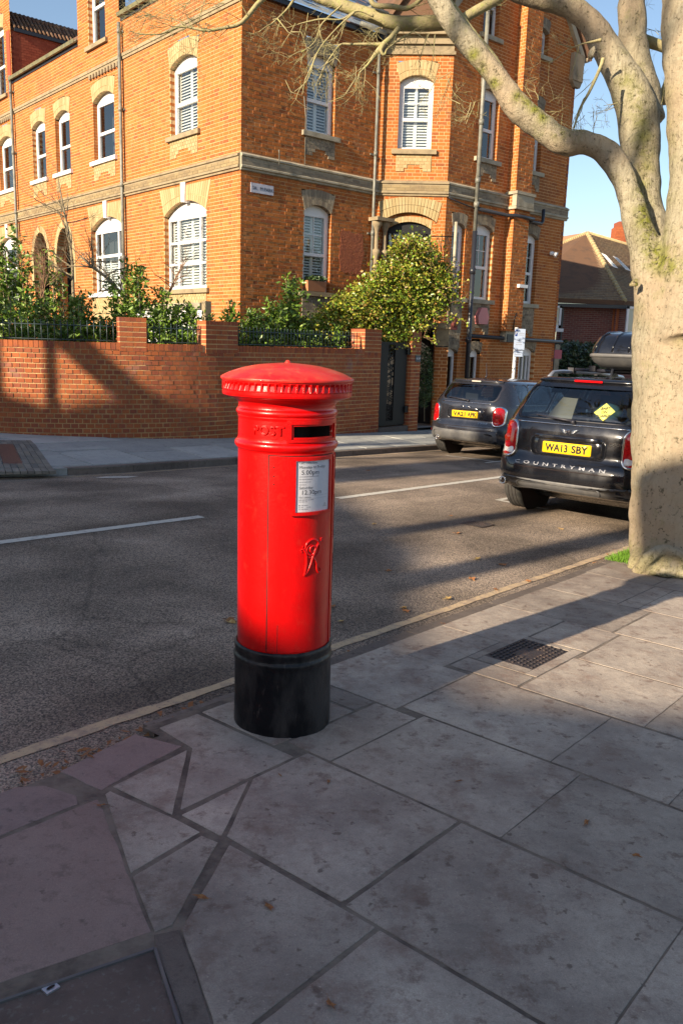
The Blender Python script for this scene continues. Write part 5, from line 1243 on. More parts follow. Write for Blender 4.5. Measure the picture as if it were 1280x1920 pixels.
lat('knob', [(.012, 1.3685), (.009, 1.376), (.004, 1.379), (.0005, 1.380)], M['redlid'], n=16)
def cyl(phi, z, r):   # phi: angle from door centre, positive to the right as seen from the front
    a = FA_+phi; return (r*math.cos(a), r*math.sin(a), zz(z))
def cpatch(b, p0, p1, z0, z1, r0, r1, n=16, m=0):
    """curved plate between angles p0..p1, heights z0..z1, from radius r0 out to r1"""
    ps = np.linspace(p0, p1, n+1); vs = []; fs = []
    for p in ps: vs += [cyl(p, z0, r0), cyl(p, z0, r1), cyl(p, z1, r1), cyl(p, z1, r0)]
    for i in range(n):
        for k in range(4): fs.append((i*4+k, i*4+(k+1) % 4, (i+1)*4+(k+1) % 4, (i+1)*4+k))
    fs += [(0, 1, 2, 3), (n*4+3, n*4+2, n*4+1, n*4)]; b.add(vs, fs, m)
dg = math.radians
# aperture frame
b = MB(); cpatch(b, dg(-36), dg(36), 1.152, 1.168, .18, .197); cpatch(b, dg(-36), dg(36), 1.086, 1.096, .18, .196); cpatch(b, dg(-36), dg(-31), 1.0965, 1.1515, .18, .197); cpatch(b, dg(31), dg(36), 1.0965, 1.1515, .18, .197)
cpatch(b, dg(-30.9), dg(30.9), 1.145, 1.1515, .18, .1915); cpatch(b, dg(-30.9), dg(-28.5), 1.097, 1.1448, .18, .1915); cpatch(b, dg(28.5), dg(30.9), 1.097, 1.1448, .18, .1915); b.build('aperture_frame', M['red'], box)
b = MB(); ps = np.radians(np.linspace(-28.5, 28.5, 13)); vs = []
for p in ps: vs += [cyl(p, 1.0975, .187), cyl(p, 1.085, .10), cyl(p, 1.155, .10), cyl(p, 1.1445, .187)]
b.add(vs, [(4*i+k, 4*i+4+k, 4*i+5+k, 4*i+1+k) for i in range(12) for k in range(3)]+[(0, 1, 2, 3), (48, 49, 50, 51)]); b.build('aperture', M['slot'], box)
b = MB(); cpatch(b, dg(-28.3), dg(28.3), 1.097, 1.104, .187, .1915); b.build('aperture_sill', M['red'], box)
# door: seams, raised skin, hinge
b = MB(); cpatch(b, dg(-57.0), dg(-55.7), .270, 1.037, .186, .18735, 1); cpatch(b, dg(-56), dg(34), 1.0335, 1.037, .186, .1876, 20); cpatch(b, dg(34), dg(34.6), .270, 1.037, .186, .18735, 1); b.build('door_seam', M['slot'], box)
b = MB(); cpatch(b, dg(-55.6), dg(33.6), .270, 1.0325, .185, .1884, 30); door = b.build('door', M['red'], box)
b = MB(); cpatch(b, dg(36), dg(41), .270, 1.03, .185, .1915, 3); cpatch(b, dg(50), dg(54), .270, 1.03, .185, .192, 3)
for z in (.40, .66, .90): cpatch(b, dg(40), dg(51), z-.03, z+.03, .185, .1925, 3)
b.build('door_hinge', M['red'], box)
b = MB()
for z in (.985, .95, .918, .888): b.lathe([(.0001, 0), (.0028, 0)], 8); 
b = MB()
for i, z in enumerate((.992, .958, .928)):
    p = np.array(cyl(dg(-50), z, .1885)); q = np.array(cyl(dg(-50), z, .1895 if i else .1887)); b.tube([p, q], .0028, 8)
b.build('rivet', M['slot'], box)
b = MB(); cpatch(b, dg(-43.5), dg(-42.9), .270, .38, .187, .1886, 1); b.build('paint_run', M['slot'], box)
# notice holder
zn = lambda z: .812+(z-.776)*.9083
b = MB(); a0, a1_ = dg(-31), dg(24)
cpatch(b, a0, a1_, zn(1.003), zn(1.016), .186, .200); cpatch(b, a0, a1_, zn(.776), zn(.789), .186, .200); cpatch(b, a0, a0+dg(5.6), zn(.7892), zn(1.0028), .186, .199, 4); cpatch(b, a1_-dg(3.2), a1_, zn(.7892), zn(1.0028), .186, .199, 4); holder = b.build('notice_frame', M['red'], box)
b = MB(); n0, n1_ = a0+dg(5.8), a1_-dg(3.3); cpatch(b, n0, n1_, zn(.790), zn(1.002), .186, .1935, 12); notice = b.build('notice', M['paper'], box)
nw = (n1_-n0)*.1936                 # notice width in metres
def onnot(x, y, z): return cyl(n0+x/.1936, zn(.790+y), .19375+z)   # x from left, y from bottom
def ntext(s, size, x, y, mt='ink', al='LEFT'):
    me = text_data(s, size, 0, align=al); me.materials.clear(); me.materials.append(M[mt]); me.name = 'print'
    for v in me.vertices: v.co = Vector(onnot(x+v.co.x, y+v.co.y, 0))
    return link('print', me, notice)
W_ = nw
ntext('Last collection', .0130, .012, .2040, 'ink'); ntext('Monday to Friday', .0165, .012, .186)
ntext('5.00pm', .0260, .020, .164); ntext('Saturday', .0165, .012, .101); ntext('12.30pm', .0260, .020, .081); ntext('Other collections', .0070, .012, .061)
def bars(x, y, ws, h=.0028, mt='greyink'):   # print too small to read in the photograph: broken grey word strokes
    b = MB(); q = x
    for w_ in ws:
        b.add([onnot(q, y, .0001), onnot(q+w_, y, .0001), onnot(q+w_, y+h, .0001), onnot(q, y+h, .0001)], [(0, 1, 2, 3)]); q += w_+.0022
    b.build('fine_print', M[mt], notice)
bars(.012, .146, (.004, .011, .017, .005, .012, .006, .016)); bars(.012, .135, (.010, .007, .009, .013, .005)); bars(.012, .124, (.008, .006, .015, .012)); bars(.012, .113, (.021, .004))
bars(.012, .049, (.011, .008, .013, .006, .014)); bars(.012, .042, (.008, .014, .008))
for yy in (.067, .055):
    b = MB(); k = [onnot(.012+(W_-.024)*i/8, yy+d, .0001) for i in range(9) for d in (0, .0007)]; b.add(k, [(2*i, 2*i+1, 2*i+3, 2*i+2) for i in range(8)]); b.build('rule', M['greyink'], notice)
for i, y in enumerate((.028, .020, .012)):
    bars(.022, y-.0015, ((.011, .014), (.030, .006), (.009, .017))[i]); b = MB(); b.add([onnot(.015+.0025*math.cos(a), y+.0025*math.sin(a), .0001) for a in np.linspace(0, 5.6, 9)], [tuple(range(9))]); b.build('dot', M['ink' if i == 0 else 'greyink'], notice)
bars(W_-.034, .016, (.022,)); bars(W_-.030, .022, (.014,), .003); bars(W_-.026, .027, (.006,), .004)
b = MB(); cpatch(b, n0-.005, n1_+.005, zn(.7895), zn(1.0025), .1942, .1946, 12)
g2 = glass('notice_cover', (.95, .95, .96), .0, 1.22); b.build('clear_cover', g2, box)
# POST lettering either side of the aperture
def bandtext(s, phi0, size, z):
    me = text_data(s, size, .0036, bevel=.0014, space=1.12); me.materials.clear(); me.materials.append(M['red']); me.name = 'lettering'
    for v in me.vertices: v.co = Vector(cyl(phi0+v.co.x/.1875, z+v.co.y, .1878+v.co.z))
    link('lettering', me, box)
bandtext('POST', dg(-58), .048, 1.124); # royal cipher in relief: interlaced scrolled V and R
b = MB(); CZ, CP = .655, dg(-3)
S_ = 1/ (13.0)                        # drawing unit: zoomed photo pixels / 1000 to metres
def cp(x, y): return cyl(CP+(x)/.1884, CZ+y, .1895)
def stroke(pts, rr, n=8):
    P3 = []; k = 6; q = []
    for i in range(len(pts)-1):
        p0, p1, p2, p3 = [np.array(pts[max(0, min(len(pts)-1, j))]) for j in (i-1, i, i+1, i+2)]
        for t in np.linspace(0, 1, k, endpoint=False): q.append(.5*((2*p1)+(-p0+p2)*t+(2*p0-5*p1+4*p2-p3)*t*t+(-p0+3*p1-3*p2+p3)*t**3))
    q.append(np.array(pts[-1])); rs = np.interp(np.linspace(0, 1, len(q)), np.linspace(0, 1, len(rr)), rr)
    b.tube([cp(*p) for p in q], list(rs), n)
u_ = .001
# R: bowl loop with inner scroll, V: crossing legs
stroke([(-30*u_, 25*u_), (-22*u_, 48*u_), (0, 60*u_), (25*u_, 50*u_), (36*u_, 25*u_), (30*u_, 0), (8*u_, -14*u_)], [.003, .0045, .005, .005, .0045, .004, .003])
stroke([(4*u_, 16*u_), (-2*u_, 12*u_), (-9*u_, 18*u_), (-6*u_, 30*u_), (6*u_, 34*u_), (16*u_, 24*u_), (14*u_, 8*u_), (0, -2*u_), (-16*u_, 4*u_), (-24*u_, 18*u_), (-18*u_, 34*u_), (-2*u_, 42*u_)], [.003, .004, .0045, .0045, .0045, .0045, .0045, .004, .004, .0035, .003, .002])
stroke([(-45*u_, 26*u_), (-36*u_, 22*u_), (-26*u_, 4*u_), (-24*u_, -30*u_), (-28*u_, -62*u_), (-33*u_, -80*u_)], [.003, .004, .005, .0055, .005, .003])
stroke([(-33*u_, -80*u_), (-18*u_, -64*u_), (-4*u_, -34*u_), (6*u_, -4*u_), (22*u_, 30*u_), (40*u_, 48*u_), (48*u_, 52*u_)], [.003, .004, .005, .0055, .005, .004, .0025])
stroke([(6*u_, -12*u_), (20*u_, -34*u_), (24*u_, -60*u_), (36*u_, -76*u_), (46*u_, -68*u_), (42*u_, -58*u_)], [.004, .0055, .005, .0045, .004, .003])
stroke([(-26*u_, -2*u_), (-10*u_, -10*u_), (8*u_, -14*u_)], [.003, .0035, .003])
for (x, y) in ((-50, 22), (-42, 34), (-47, 14), (52, 58), (56, 48), (46, 58)): stroke([(x*u_, y*u_), ((x+(4 if x < 0 else -5))*u_, (y+1)*u_)], [.0025, .0035])
b.build('royal_cipher', M['red'], box)
# ================================================================ CARS
def interp(tab, z): return float(np.interp(z, [p[0] for p in tab], [p[1] for p in tab]))
def smooth_tab(tab, n=120):
    zs = np.linspace(tab[0][0], tab[-1][0], n); v = np.interp(zs, [p[0] for p in tab], [p[1] for p in tab]); k = np.array([1, 2, 3, 2, 1.])/9
    for _ in range(2): vp_ = np.concatenate([[2*v[0]-v[2], 2*v[0]-v[1]], v, [2*v[-1]-v[-2], 2*v[-1]-v[-3]]]); v = np.convolve(vp_, k, 'valid')
    return list(zip(zs, v))
class Car:
    """lofted body: x right, y forward from the rear bumper, z up"""
    def __init__(s, rear, front, width, npow, Ltot):
        s.r = smooth_tab(rear); s.f = smooth_tab(front); s.w = smooth_tab(width); s.n = npow
    def rear(s, x, z, off=0):
        r, f, w = interp(s.r, z), interp(s.f, z), interp(s.w, z); L = (f-r)/2; q = max(0, 1-(min(1, abs(x)/w))**s.n)
        return np.array([x, r+L-L*q**(1/s.n)-off, z])
    def front(s, x, z, off=0):
        r, f, w = interp(s.r, z), interp(s.f, z), interp(s.w, z); L = (f-r)/2; q = max(0, 1-(min(1, abs(x)/w))**s.n); return np.array([x, r+L+L*q**(1/s.n)+off, z])
    def side(s, y, z, sg, off=0):
        r, f, w = interp(s.r, z), interp(s.f, z), interp(s.w, z); L = (f-r)/2; q = max(0, 1-(min(1, abs((y-r-L)/L)))**s.n); return np.array([sg*(w*q**(1/s.n)+off), y, z])
    def loop(s, z, N=160):
        r, f, w = interp(s.r, z), interp(s.f, z), interp(s.w, z); L = (f-r)/2; out = []
        for k in range(N):
            a = 2*math.pi*k/N; c, d = math.cos(a), math.sin(a); out.append((w*math.copysign(abs(c)**(2/s.n), c), r+L+L*math.copysign(abs(d)**(2/s.n), d), z))
        return out
def rrect(x0, x1, z0, z1, r, n=5, sk=0.):
    out = []
    for cx, cz, a0 in ((x1-r, z0+r, -90), (x1-r, z1-r, 0), (x0+r, z1-r, 90), (x0+r, z0+r, 180)):
        for k in range(n+1): a = math.radians(a0+90*k/n); out.append((cx+r*math.cos(a)+sk*(cz+r*math.sin(a)-z0), cz+r*math.sin(a)))
    return out
def decal(fn, outl, off, rings=4, skirt=.02, m=0, b=None, dome=0.):
    """plate that follows a car surface; outl list of 2D points"""
    b = b or MB(); c = np.mean(outl, 0); n = len(outl); vs = [fn(c[0], c[1], off+dome)]
    for k in range(1, rings+1):
        t = k/rings
        for p in outl: q = c+(np.array(p)-c)*t; vs.append(fn(q[0], q[1], off+dome*(1-t*t)))
    for p in outl: vs.append(fn(p[0], p[1], off-skirt))
    fs = [(0, 1+i, 1+(i+1) % n) for i in range(n)]
    for k in range(rings): fs += [(1+k*n+i, 1+(k+1)*n+i, 1+(k+1)*n+(i+1) % n, 1+k*n+(i+1) % n) for i in range(n)]
    b.add(vs, fs, m, True); return b
def ringd(fn, o_in, o_out, off, m=0, b=None, h=.0, skirt=.015):
    b = b or MB(); n = len(o_in); vs = [fn(*p, off) for p in o_in]+[fn((p[0]+q[0])/2, (p[1]+q[1])/2, off+h) for p, q in zip(o_in, o_out)]+[fn(*p, off) for p in o_out]+[fn(*p, off-skirt) for p in o_out]
    b.add(vs, [(k*n+i, (k+1)*n+i, (k+1)*n+(i+1) % n, k*n+(i+1) % n) for k in range(3) for i in range(n)], m, True); return b
def scalepoly(P, d):
    c = np.mean(P, 0); return [tuple(c+(np.array(p)-c)*(1+d/max(.02, np.linalg.norm(np.array(p)-c)))) for p in P]
def make_car(name, label, S, T, spec):
    car = Car(spec['rear'], spec['front'], spec['width'], spec['n'], 0); t = thing(name, label, 'car', None); Hc = spec['H']
    paintm, H = M[spec['paint']], Hc
    # ---- body shell with real window openings
    zs = sorted(set(list(np.linspace(spec['z0'], spec['belt'], 26))+list(np.linspace(spec['belt'], spec['ztop'], 18)))); N = 200; b = MB(); vs = []
    for z in zs: vs += car.loop(z, N)
    holes_r = spec['rglass']; holes_f = spec['fglass']; holes_s = spec['sglass']; fs = []
    def inside(p, P): return inpoly(p[0], p[1], P)
    def cut(c):
        x, y, z = c
        if z > spec['belt']-.02:
            mid = spec['len']/2
            if abs(c[1]-car.rear(x, z)[1]) < .05 and inside((x, z), scalepoly(holes_r, -.02)): return True
            if abs(c[1]-car.front(x, z)[1]) < .05 and inside((x, z), scalepoly(holes_f, -.02)): return True
            for P in holes_s:
                if abs(abs(x)-abs(car.side(y, z, 1)[0])) < .05 and inside((y, z), scalepoly(P, -.02)): return True
        for yw in spec['wheels']:
            if abs(x) > .55 and (y-yw)**2+(z-spec['rw'])**2 < (spec['rw']+.045)**2: return True
        return False
    for i in range(len(zs)-1):
        for k in range(N):
            f = (i*N+k, i*N+(k+1) % N, (i+1)*N+(k+1) % N, (i+1)*N+k); c = np.mean([vs[j] for j in f], 0)
            if not cut(c): fs.append(f)
    top = vs[-N:]; ct = np.mean(top, 0); nb = len(vs); last = list(range(nb-N, nb)); R_ = 7
    for r in range(1, R_+1):
        k = 1-r/R_; hgt = spec['crown']*(1-k**2.2); vs += [(ct[0]+(p[0]-ct[0])*k, ct[1]+(p[1]-ct[1])*k, p[2]+hgt) for p in top]
        a0 = nb-N+(r-1)*N; fs += [(a0+i, a0+(i+1) % N, a0+N+(i+1) % N, a0+N+i) for i in range(N)]
    b.add(vs, fs, 0, True); body = b.build('body', paintm, t)
    if spec.get('roofmat'):
        pass
    b = MB(); bt = car.loop(spec['z0']+.01, N); b.add([(p[0]*.97, p[1]*.985+.03, p[2]+.02) for p in bt], [tuple(range(N))]); b.add([(x, y, spec['z0']+.3) for x, y in ((-.6, .4), (.6, .4), (.6, spec['len']-.9), (-.6, spec['len']-.9))], [(0, 1, 2, 3)])
    b.box((-.5, .8, spec['z0']), (.5, spec['len']-.8, spec['z0']+.12)); b.build('underbody', M['slot'], t)
    # ---- glass
    def glassp(fn, P, nm, rings=5, fr=.028):
        g = MB(); decal(fn, P, .002, rings, .0, b=g); o = g.build(nm, M['carglass'], t); g = MB(); ringd(fn, scalepoly(P, -fr), scalepoly(P, .012), .004, b=g, skirt=.008); g.build('glass_surround', M['ink'], o); return o
    rw = glassp(car.rear, holes_r, 'rear_window', 6, .03); glassp(car.front, holes_f, 'windscreen', 6)
    for P in holes_s:
        for sg in (-1, 1): glassp(lambda y, z, o, sg=sg: car.side(y, z, sg, o), P, 'side_window', 4, .015)
    # chrome belt line
    b = MB(); zb = spec['belt']-.012
    for sg in (-1, 1): b.tube([car.side(y, zb, sg, .004) for y in np.linspace(.45, spec['len']-1.3, 14)], .008, 6)
    b.tube([car.rear(x, zb+.005, .004) for x in np.linspace(-spec['gw'], spec['gw'], 21)], .007, 6); b.build('belt_trim', M['chrome' if spec.get('chrome', True) else 'ink'], t)
    # ---- seats
    def seatobj(x, y, hz):
        b = MB(); b.box((x-.23, y-.05, .35), (x+.23, y+.12, hz-.2)); b.box((x-.13, y-.04, hz-.18), (x+.13, y+.06, hz)); b.build('seat', M['seat'], t)
    for (x, y, hz) in spec['seats']: seatobj(x, y, hz)
    b = MB(); b.box((-.66, .35, spec['belt']-.12), (.66, 1.0, spec['belt']-.10)); b.build('parcel_shelf', M['seat'], t)
    # ---- wheels
    for yw in spec['wheels']:
        for sg in (-1, 1):
            xo = sg*(interp(spec['width'], .35)-.015); xi = xo-sg*.205; R0 = spec['rw']; g = MB(); prof = [(R0*.62, 0), (R0*.9, -.005), (R0*.985, .018), (R0, .035), (R0, .17), (R0*.985, .188), (R0*.9, .21), (R0*.62, .205)]; n = 48; vs = []; fs = []
            for r, d in prof:
                for k in range(n): a = 2*math.pi*k/n; vs.append((xo-sg*d, yw+r*math.cos(a), spec['rw']+r*math.sin(a)))
            for i in range(len(prof)-1): fs += [(i*n+k, i*n+(k+1) % n, (i+1)*n+(k+1) % n, (i+1)*n+k) for k in range(n)]
            g.add(vs, fs, 0, True)
            wh = g.build('tyre', M['rubber'], t)
            g = MB()
            for dd in (.062, .103, .145): g.tube([(xo-sg*dd, yw+(R0+.001)*math.cos(a), spec['rw']+(R0+.001)*math.sin(a)) for a in np.linspace(0, 2*math.pi, 49)], .0035, 4)
            g.build('tread_groove', M['slot'], wh)
            g = MB(); g.tube([(xo-sg*.03, yw, R0), (xo-sg*.17, yw, R0)], R0*.63, 32)
            for k in range(5): a = k*1.2566; g.tube([(xo-sg*.015, yw, R0), (xo-sg*.012, yw+R0*.58*math.cos(a), R0+R0*.58*math.sin(a))], [.05, .03], 6)
            g.build('rim', M['steel'], wh)
            # arch cladding
            g = MB(); A = np.linspace(math.radians(-8), math.radians(188), 25); ro_, ri = R0+.115, R0+.028; vs = []
            for a in A:
                for rr, d in ((ri, -.10), (ri, .018), (ro_-.02, .022), (ro_, .004), (ro_, -.03)):
                    y, z = yw+rr*math.cos(a), R0+rr*math.sin(a); z = max(spec['z0']+.005, z); vs.append(car.side(y, z, sg, d))
            g.add(vs, [(i*5+k, (i+1)*5+k, (i+1)*5+k+1, i*5+k+1) for i in range(len(A)-1) for k in range(4)], 0, True); g.build('wheel_arch', M['plastic' if spec['clad'] else spec['paint']], t)
            g = MB(); g.lathe([(0.001, 0), (R0+.06, 0)], 24); 
            g2 = MB(); g2.add([(xo-sg*.26, yw+(R0+.06)*math.cos(a), R0+(R0+.06)*math.sin(a)) for a in np.linspace(0, 6.28, 25)[:-1]], [tuple(range(24))]); g2.build('wheel_housing', M['slot'], t)
    # ---- rear details
    for sg in (-1, 1):
        o = [(sg*x, z) for x, z in rrect(*spec['lamp'])]; 
        if sg < 0: o = o[::-1]
        L_ = MB(); decal(car.rear, o, .022, 5, .03, b=L_, dome=.012); lp_ = L_.build('tail_light', M['lamp'], t)
        g = MB(); ringd(car.rear, scalepoly(o, -.004), scalepoly(o, .020), .020, b=g, h=.012, skirt=.03); g.build('lamp_surround', M['chrome'], lp_)
        x0, x1, z0, z1, r = spec['lamp'][:5]; 
        if spec['kind'] == 'tall':
            o = [(sg*x, z) for x, z in rrect(x0+.02, x1-.03, z0+.018, z0+.085, .02)]; g = MB(); decal(car.rear, o if sg > 0 else o[::-1], .034, 2, .01, b=g); g.build('reverse_lens', M['lampw'], lp_)
            cc = car.rear(sg*(x0+x1)/2*.99, (z0+z1)/2, .036); g = MB(); g.tube([cc+np.array([0, .01, 0]), cc+np.array([0, -.003, 0])], .042, 16); g.build('indicator', M['amber'], lp_)
        else:
            g = MB(); o = [(sg*x, z) for x, z in rrect(x0+.04, x1-.05, (z0+z1)/2-.035, (z0+z1)/2+.035, .02)]; decal(car.rear, o if sg > 0 else o[::-1], .035, 2, .01, b=g); g.build('indicator', mat('dark_red_lens', (.30, .003, .004), .2, coat=1), lp_)
    pz = spec['pz']
    g = MB(); o = rrect(*spec['recess']); decal(car.rear, o, .006, 4, .01, b=g); rc = g.build('plate_recess', M[spec['recm']], t)
    g = MB(); ringd(car.rear, scalepoly(o, -.006), scalepoly(o, .008), .008, b=g, h=.006); g.build('recess_edge', paintm, rc)
    g = MB(); o = rrect(-.26, .26, pz-.056, pz+.056, .012); decal(car.rear, o, .016, 3, .008, b=g); pt_ = g.build('number_plate', M['plate'], t)
    for wd, xa, xb in ((spec['reg'].split()[0], -.23, .015), (spec['reg'].split()[1], .055, .23)):
        me = text_data(wd, .093, .0005, bevel=.0006, space=1.02, offset=.0028); me.materials.clear(); me.materials.append(M['ink'])
        xs = [v.co.x for v in me.vertices]; sx = (xb-xa)/(max(xs)-min(xs)); ys = [v.co.y for v in me.vertices]; sy = .079/(max(ys)-min(ys)); cy = (max(ys)+min(ys))/2; cx = (max(xs)+min(xs))/2
        for v in me.vertices: v.co = Vector(car.rear((v.co.x-cx)*sx+(xa+xb)/2, pz+(v.co.y-cy)*sy, .0185))
        me.name = 'registration'; link('registration', me, pt_)
    g = MB(); o = rrect(-spec['hw'], spec['hw'], spec['hz']-.022, spec['hz']+.022, .02); decal(car.rear, o, .022, 3, .02, b=g, dome=.01); g.build('tailgate_handle', paintm, t)
    # winged badge
    bz = spec['bz']; g = MB(); cc = car.rear(0, bz, .012); g.tube([cc+np.array([0, .01, 0]), cc-np.array([0, .004, 0])], .027, 20); bd_ = g.build('badge', M['chrome'], t)
    g = MB(); g.tube([cc, cc-np.array([0, .006, 0])], .021, 20); g.build('badge_centre', M['ink'], bd_)
    g = MB()
    for sg in (-1, 1):
        for k in range(4):
            o = [(sg*.026, bz+.016-.010*k), (sg*(.104-.014*k), bz+.026-.011*k), (sg*(.098-.014*k), bz+.0185-.011*k), (sg*.026, bz+.009-.010*k)]; decal(car.rear, o if sg > 0 else o[::-1], .012, 1, .006, b=g)
    g.build('badge_wing', M['chrome'], bd_)
    me = text_data('MINI', .014, .0003, space=1.1); me.materials.clear(); me.materials.append(M['chrome'])
    for v in me.vertices: v.co = Vector((v.co.x, cc[1]-.0065, bz+v.co.y))
    link('badge_letters', me, bd_)
    if spec.get('word'):
        word, wz, wsz, ww = spec['word']
        me = text_data(word, wsz*.9, .001, space=spec['wsp'], offset=.0008); me.materials.clear(); me.materials.append(M['steel']); xs = [v.co.x for v in me.vertices]; sx = ww/(max(xs)-min(xs)); cx = (max(xs)+min(xs))/2
        for v in me.vertices: v.co = Vector(car.rear(spec['wx']+(v.co.x-cx)*sx, wz+v.co.y, .009))
        me.name = 'model_lettering'; link('model_lettering', me, t)
    if spec.get('small'):
        word, wx, wz = spec['small']; me = text_data(word, .045, .001, space=1.0); me.materials.clear(); me.materials.append(M['chrome'])
        for v in me.vertices: v.co = Vector(car.rear(wx+v.co.x, wz+v.co.y, .009))
        link('trim_lettering', me, t)
    # lower bumper
    g = MB(); decal(car.rear, spec['bumper'], .012, 5, .02, b=g); bm_ = g.build('bumper', M['plastic'], t)
    g = MB(); ringd(car.rear, scalepoly(spec['insert'], -.02), spec['insert'], .016, b=g, h=.012); g.build('bumper_insert', M['plastic'], bm_)
    xe, ze = spec['exh']; e = car.rear(xe, ze, 0)
    g = MB(); A = np.linspace(0, 2*math.pi, 21)[:-1]; v_ = [e+np.array([r*math.cos(a), d, r*math.sin(a)]) for r, d in ((.030, .10), (.030, -.045), (.040, -.048), (.042, -.03), (.042, .06)) for a in A]
    g.add(v_, [(k*20+i, k*20+(i+1) % 20, (k+1)*20+(i+1) % 20, (k+1)*20+i) for k in range(4) for i in range(20)], 0, True); ex = g.build('exhaust', M['chrome'], t)
    g = MB(); g.add([e+np.array([.0295*math.cos(a), -.02, .0295*math.sin(a)]) for a in A], [tuple(range(20))]); g.build('exhaust_bore', M['slot'], ex)
    for sg in (-1, 1):
        x0, x1, z0, z1 = spec['refl']; o = [(sg*x, z) for x, z in rrect(x0, x1, z0, z1, .012)]; g = MB(); decal(car.rear, o if sg > 0 else o[::-1], .014, 2, .01, b=g); g.build('reflector', M['lamp'], t)
    # tailgate shut lines
    g = MB()
    for sg in (-1, 1): g.tube([car.rear(sg*x, z, .0005) for x, z in spec['shut']], .0045, 5)
    g.tube([car.rear(x, spec['shut'][0][1], .0005) for x in np.linspace(-spec['shut'][0][0], spec['shut'][0][0], 21)], .0045, 5); g.build('shut_line', M['slot'], t)
    g = MB(); zsp = spec['ztop']-.005; g2 = []
    for x in np.linspace(-spec['gw'], spec['gw'], 15): p = car.rear(x, zsp, 0); g2.append(p)
    vs = []
    for p in g2: vs += [p+np.array([0, .06, .03]), p+np.array([0, -.035, .008]), p+np.array([0, -.04, -.008]), p+np.array([0, .05, -.03])]
    g.add(vs, [(i*4+k, (i+1)*4+k, (i+1)*4+k+1, i*4+k+1) for i in range(14) for k in range(3)], 0, True); sp_ = g.build('spoiler', paintm, t)
    g = MB(); p = car.rear(0, zsp, 0); g.box((-.15 if spec['kind'] == 'tall' else -.09, p[1]-.046, zsp-.012), (.15 if spec['kind'] == 'tall' else .09, p[1]-.03, zsp+.008)); g.build('brake_light', M['lamp'] if spec['kind'] == 'tall' else M['beige'], sp_)
    g = MB(); 
    wz0 = spec['belt']+.035
    g.tube([car.rear(.02, wz0, .02), car.rear(-.12, wz0+.01, .03), car.rear(-.40, wz0+.035, .022)], [.016, .012, .007], 6); g.tube([car.rear(.02, wz0-.02, .0), car.rear(.02, wz0, .04)], .022, 10); g.build('wiper', M['ink'], t)
    if spec.get('mirror', True):
        for sg in (-1, 1):
            p = car.side(spec['my'], spec['belt']+.02, sg, .0); g = MB(); g.tube([p, p+np.array([sg*.08, 0, .02])], .02, 6); g.tube([p+np.array([sg*.06, .05, .05]), p+np.array([sg*.14, -.02, .06]), p+np.array([sg*.22, .05, .05])], [.05, .085, .05], 10); g.build('mirror', M['ink'], t)
            for yh in spec['handles']: g = MB(); g.tube([car.side(yh-.09, spec['belt']-.11, sg, .02), car.side(yh+.09, spec['belt']-.11, sg, .02)], .013, 8); g.build('door_handle', M['chrome'], t)
            g = MB()
            for yl in spec['doorlines']: g.tube([car.side(yl, z, sg, .0005) for z in np.linspace(.35, spec['belt']-.02, 8)], .004, 4)
            g.build('door_line', M['slot'], t)
    spec['extra'](car, t)
    rot = -math.atan2(sd[0], sd[1]); o = ST(S, T, ro(T)); t.location = o; t.rotation_euler = (math.atan(KS), 0, rot); return t
NP = 6.0
def extra_cm(car, t):
    g = MB(); p = np.array([0, 1.05, 1.515]); g.prism([(0-.012, .98, 1.50), (-.012, 1.18, 1.525), (-.012, 1.02, 1.60)], (.024, 0, 0)); g.build('roof_fin', M['black_car'], t)
    # sticker sign hung inside the rear window
    c = np.array([.30, 1.165]); o = [(c[0]+.125*math.cos(a)*.84, c[1]+.088*math.sin(a)) for a in (math.radians(k) for k in (8, 98, 188, 278))]
    g = MB(); decal(car.rear, o, .008, 3, .002, b=g); s_ = g.build('warning_sign', M['signy'], t)
    for i, w_ in enumerate(('BABY', 'ON', 'BOARD!')):
        me = text_data(w_, .038, 0, offset=.001); me.materials.clear(); me.materials.append(M['ink']); a = .12
        for v in me.vertices: v.co = Vector(car.rear(c[0]+v.co.x*math.cos(a)-(v.co.y+.0)*0, c[1]+(v.co.y+.035-.037*i)+v.co.x*math.sin(a), .0125))
        link('sign_lettering', me, s_)
    g = MB(); g.hexa([(-.50, .55, 1.03), (-.20, .55, 1.03), (-.20, .58, 1.03), (-.50, .58, 1.03), (-.34, .75, 1.36), (-.22, .75, 1.33), (-.22, .78, 1.33), (-.34, .78, 1.36)]); g.build('sun_shade', M['beige'], t)
    g = MB(); g.lathe([(.001, 1.04), (.13, 1.08), (.15, 1.15), (.08, 1.22), (.001, 1.24)], 12, (.12, .75)); g.build('bag', M['teal'], t)
    for sg in (-1, 1):
        g = MB(); x = sg*.66; pts = [(x, .85, 1.46), (x, .98, 1.535), (x*.99, 1.2, 1.55), (x*.97, 2.2, 1.56), (x*.96, 2.9, 1.53), (x*.96, 3.0, 1.46)]; g.tube(pts, [.024, .022, .02, .02, .022, .024], 8); g.build('roof_rail', M['steel' if sg < 0 else 'plastic'], t)
    for y in (1.45, 2.2):
        g = MB(); g.tube([(-.67, y, 1.58), (.67, y, 1.58)], .02, 8)
        for sg in (-1, 1): g.box((sg*.40-.04, y-.05, 1.57), (sg*.40+.04, y+.05, 1.63)); g.box((sg*.66-.035, y-.04, 1.53), (sg*.66+.035, y+.04, 1.60))
        g.build('roof_bar', M['ink'], t)
def extra_mn(car, t):
    g = MB(); g.tube([(-.05, .75, 1.40), (-.05, .78, 1.43), (-.05, .74, 1.66)], [.02, .012, .003], 6); g.build('aerial', M['ink'], t)
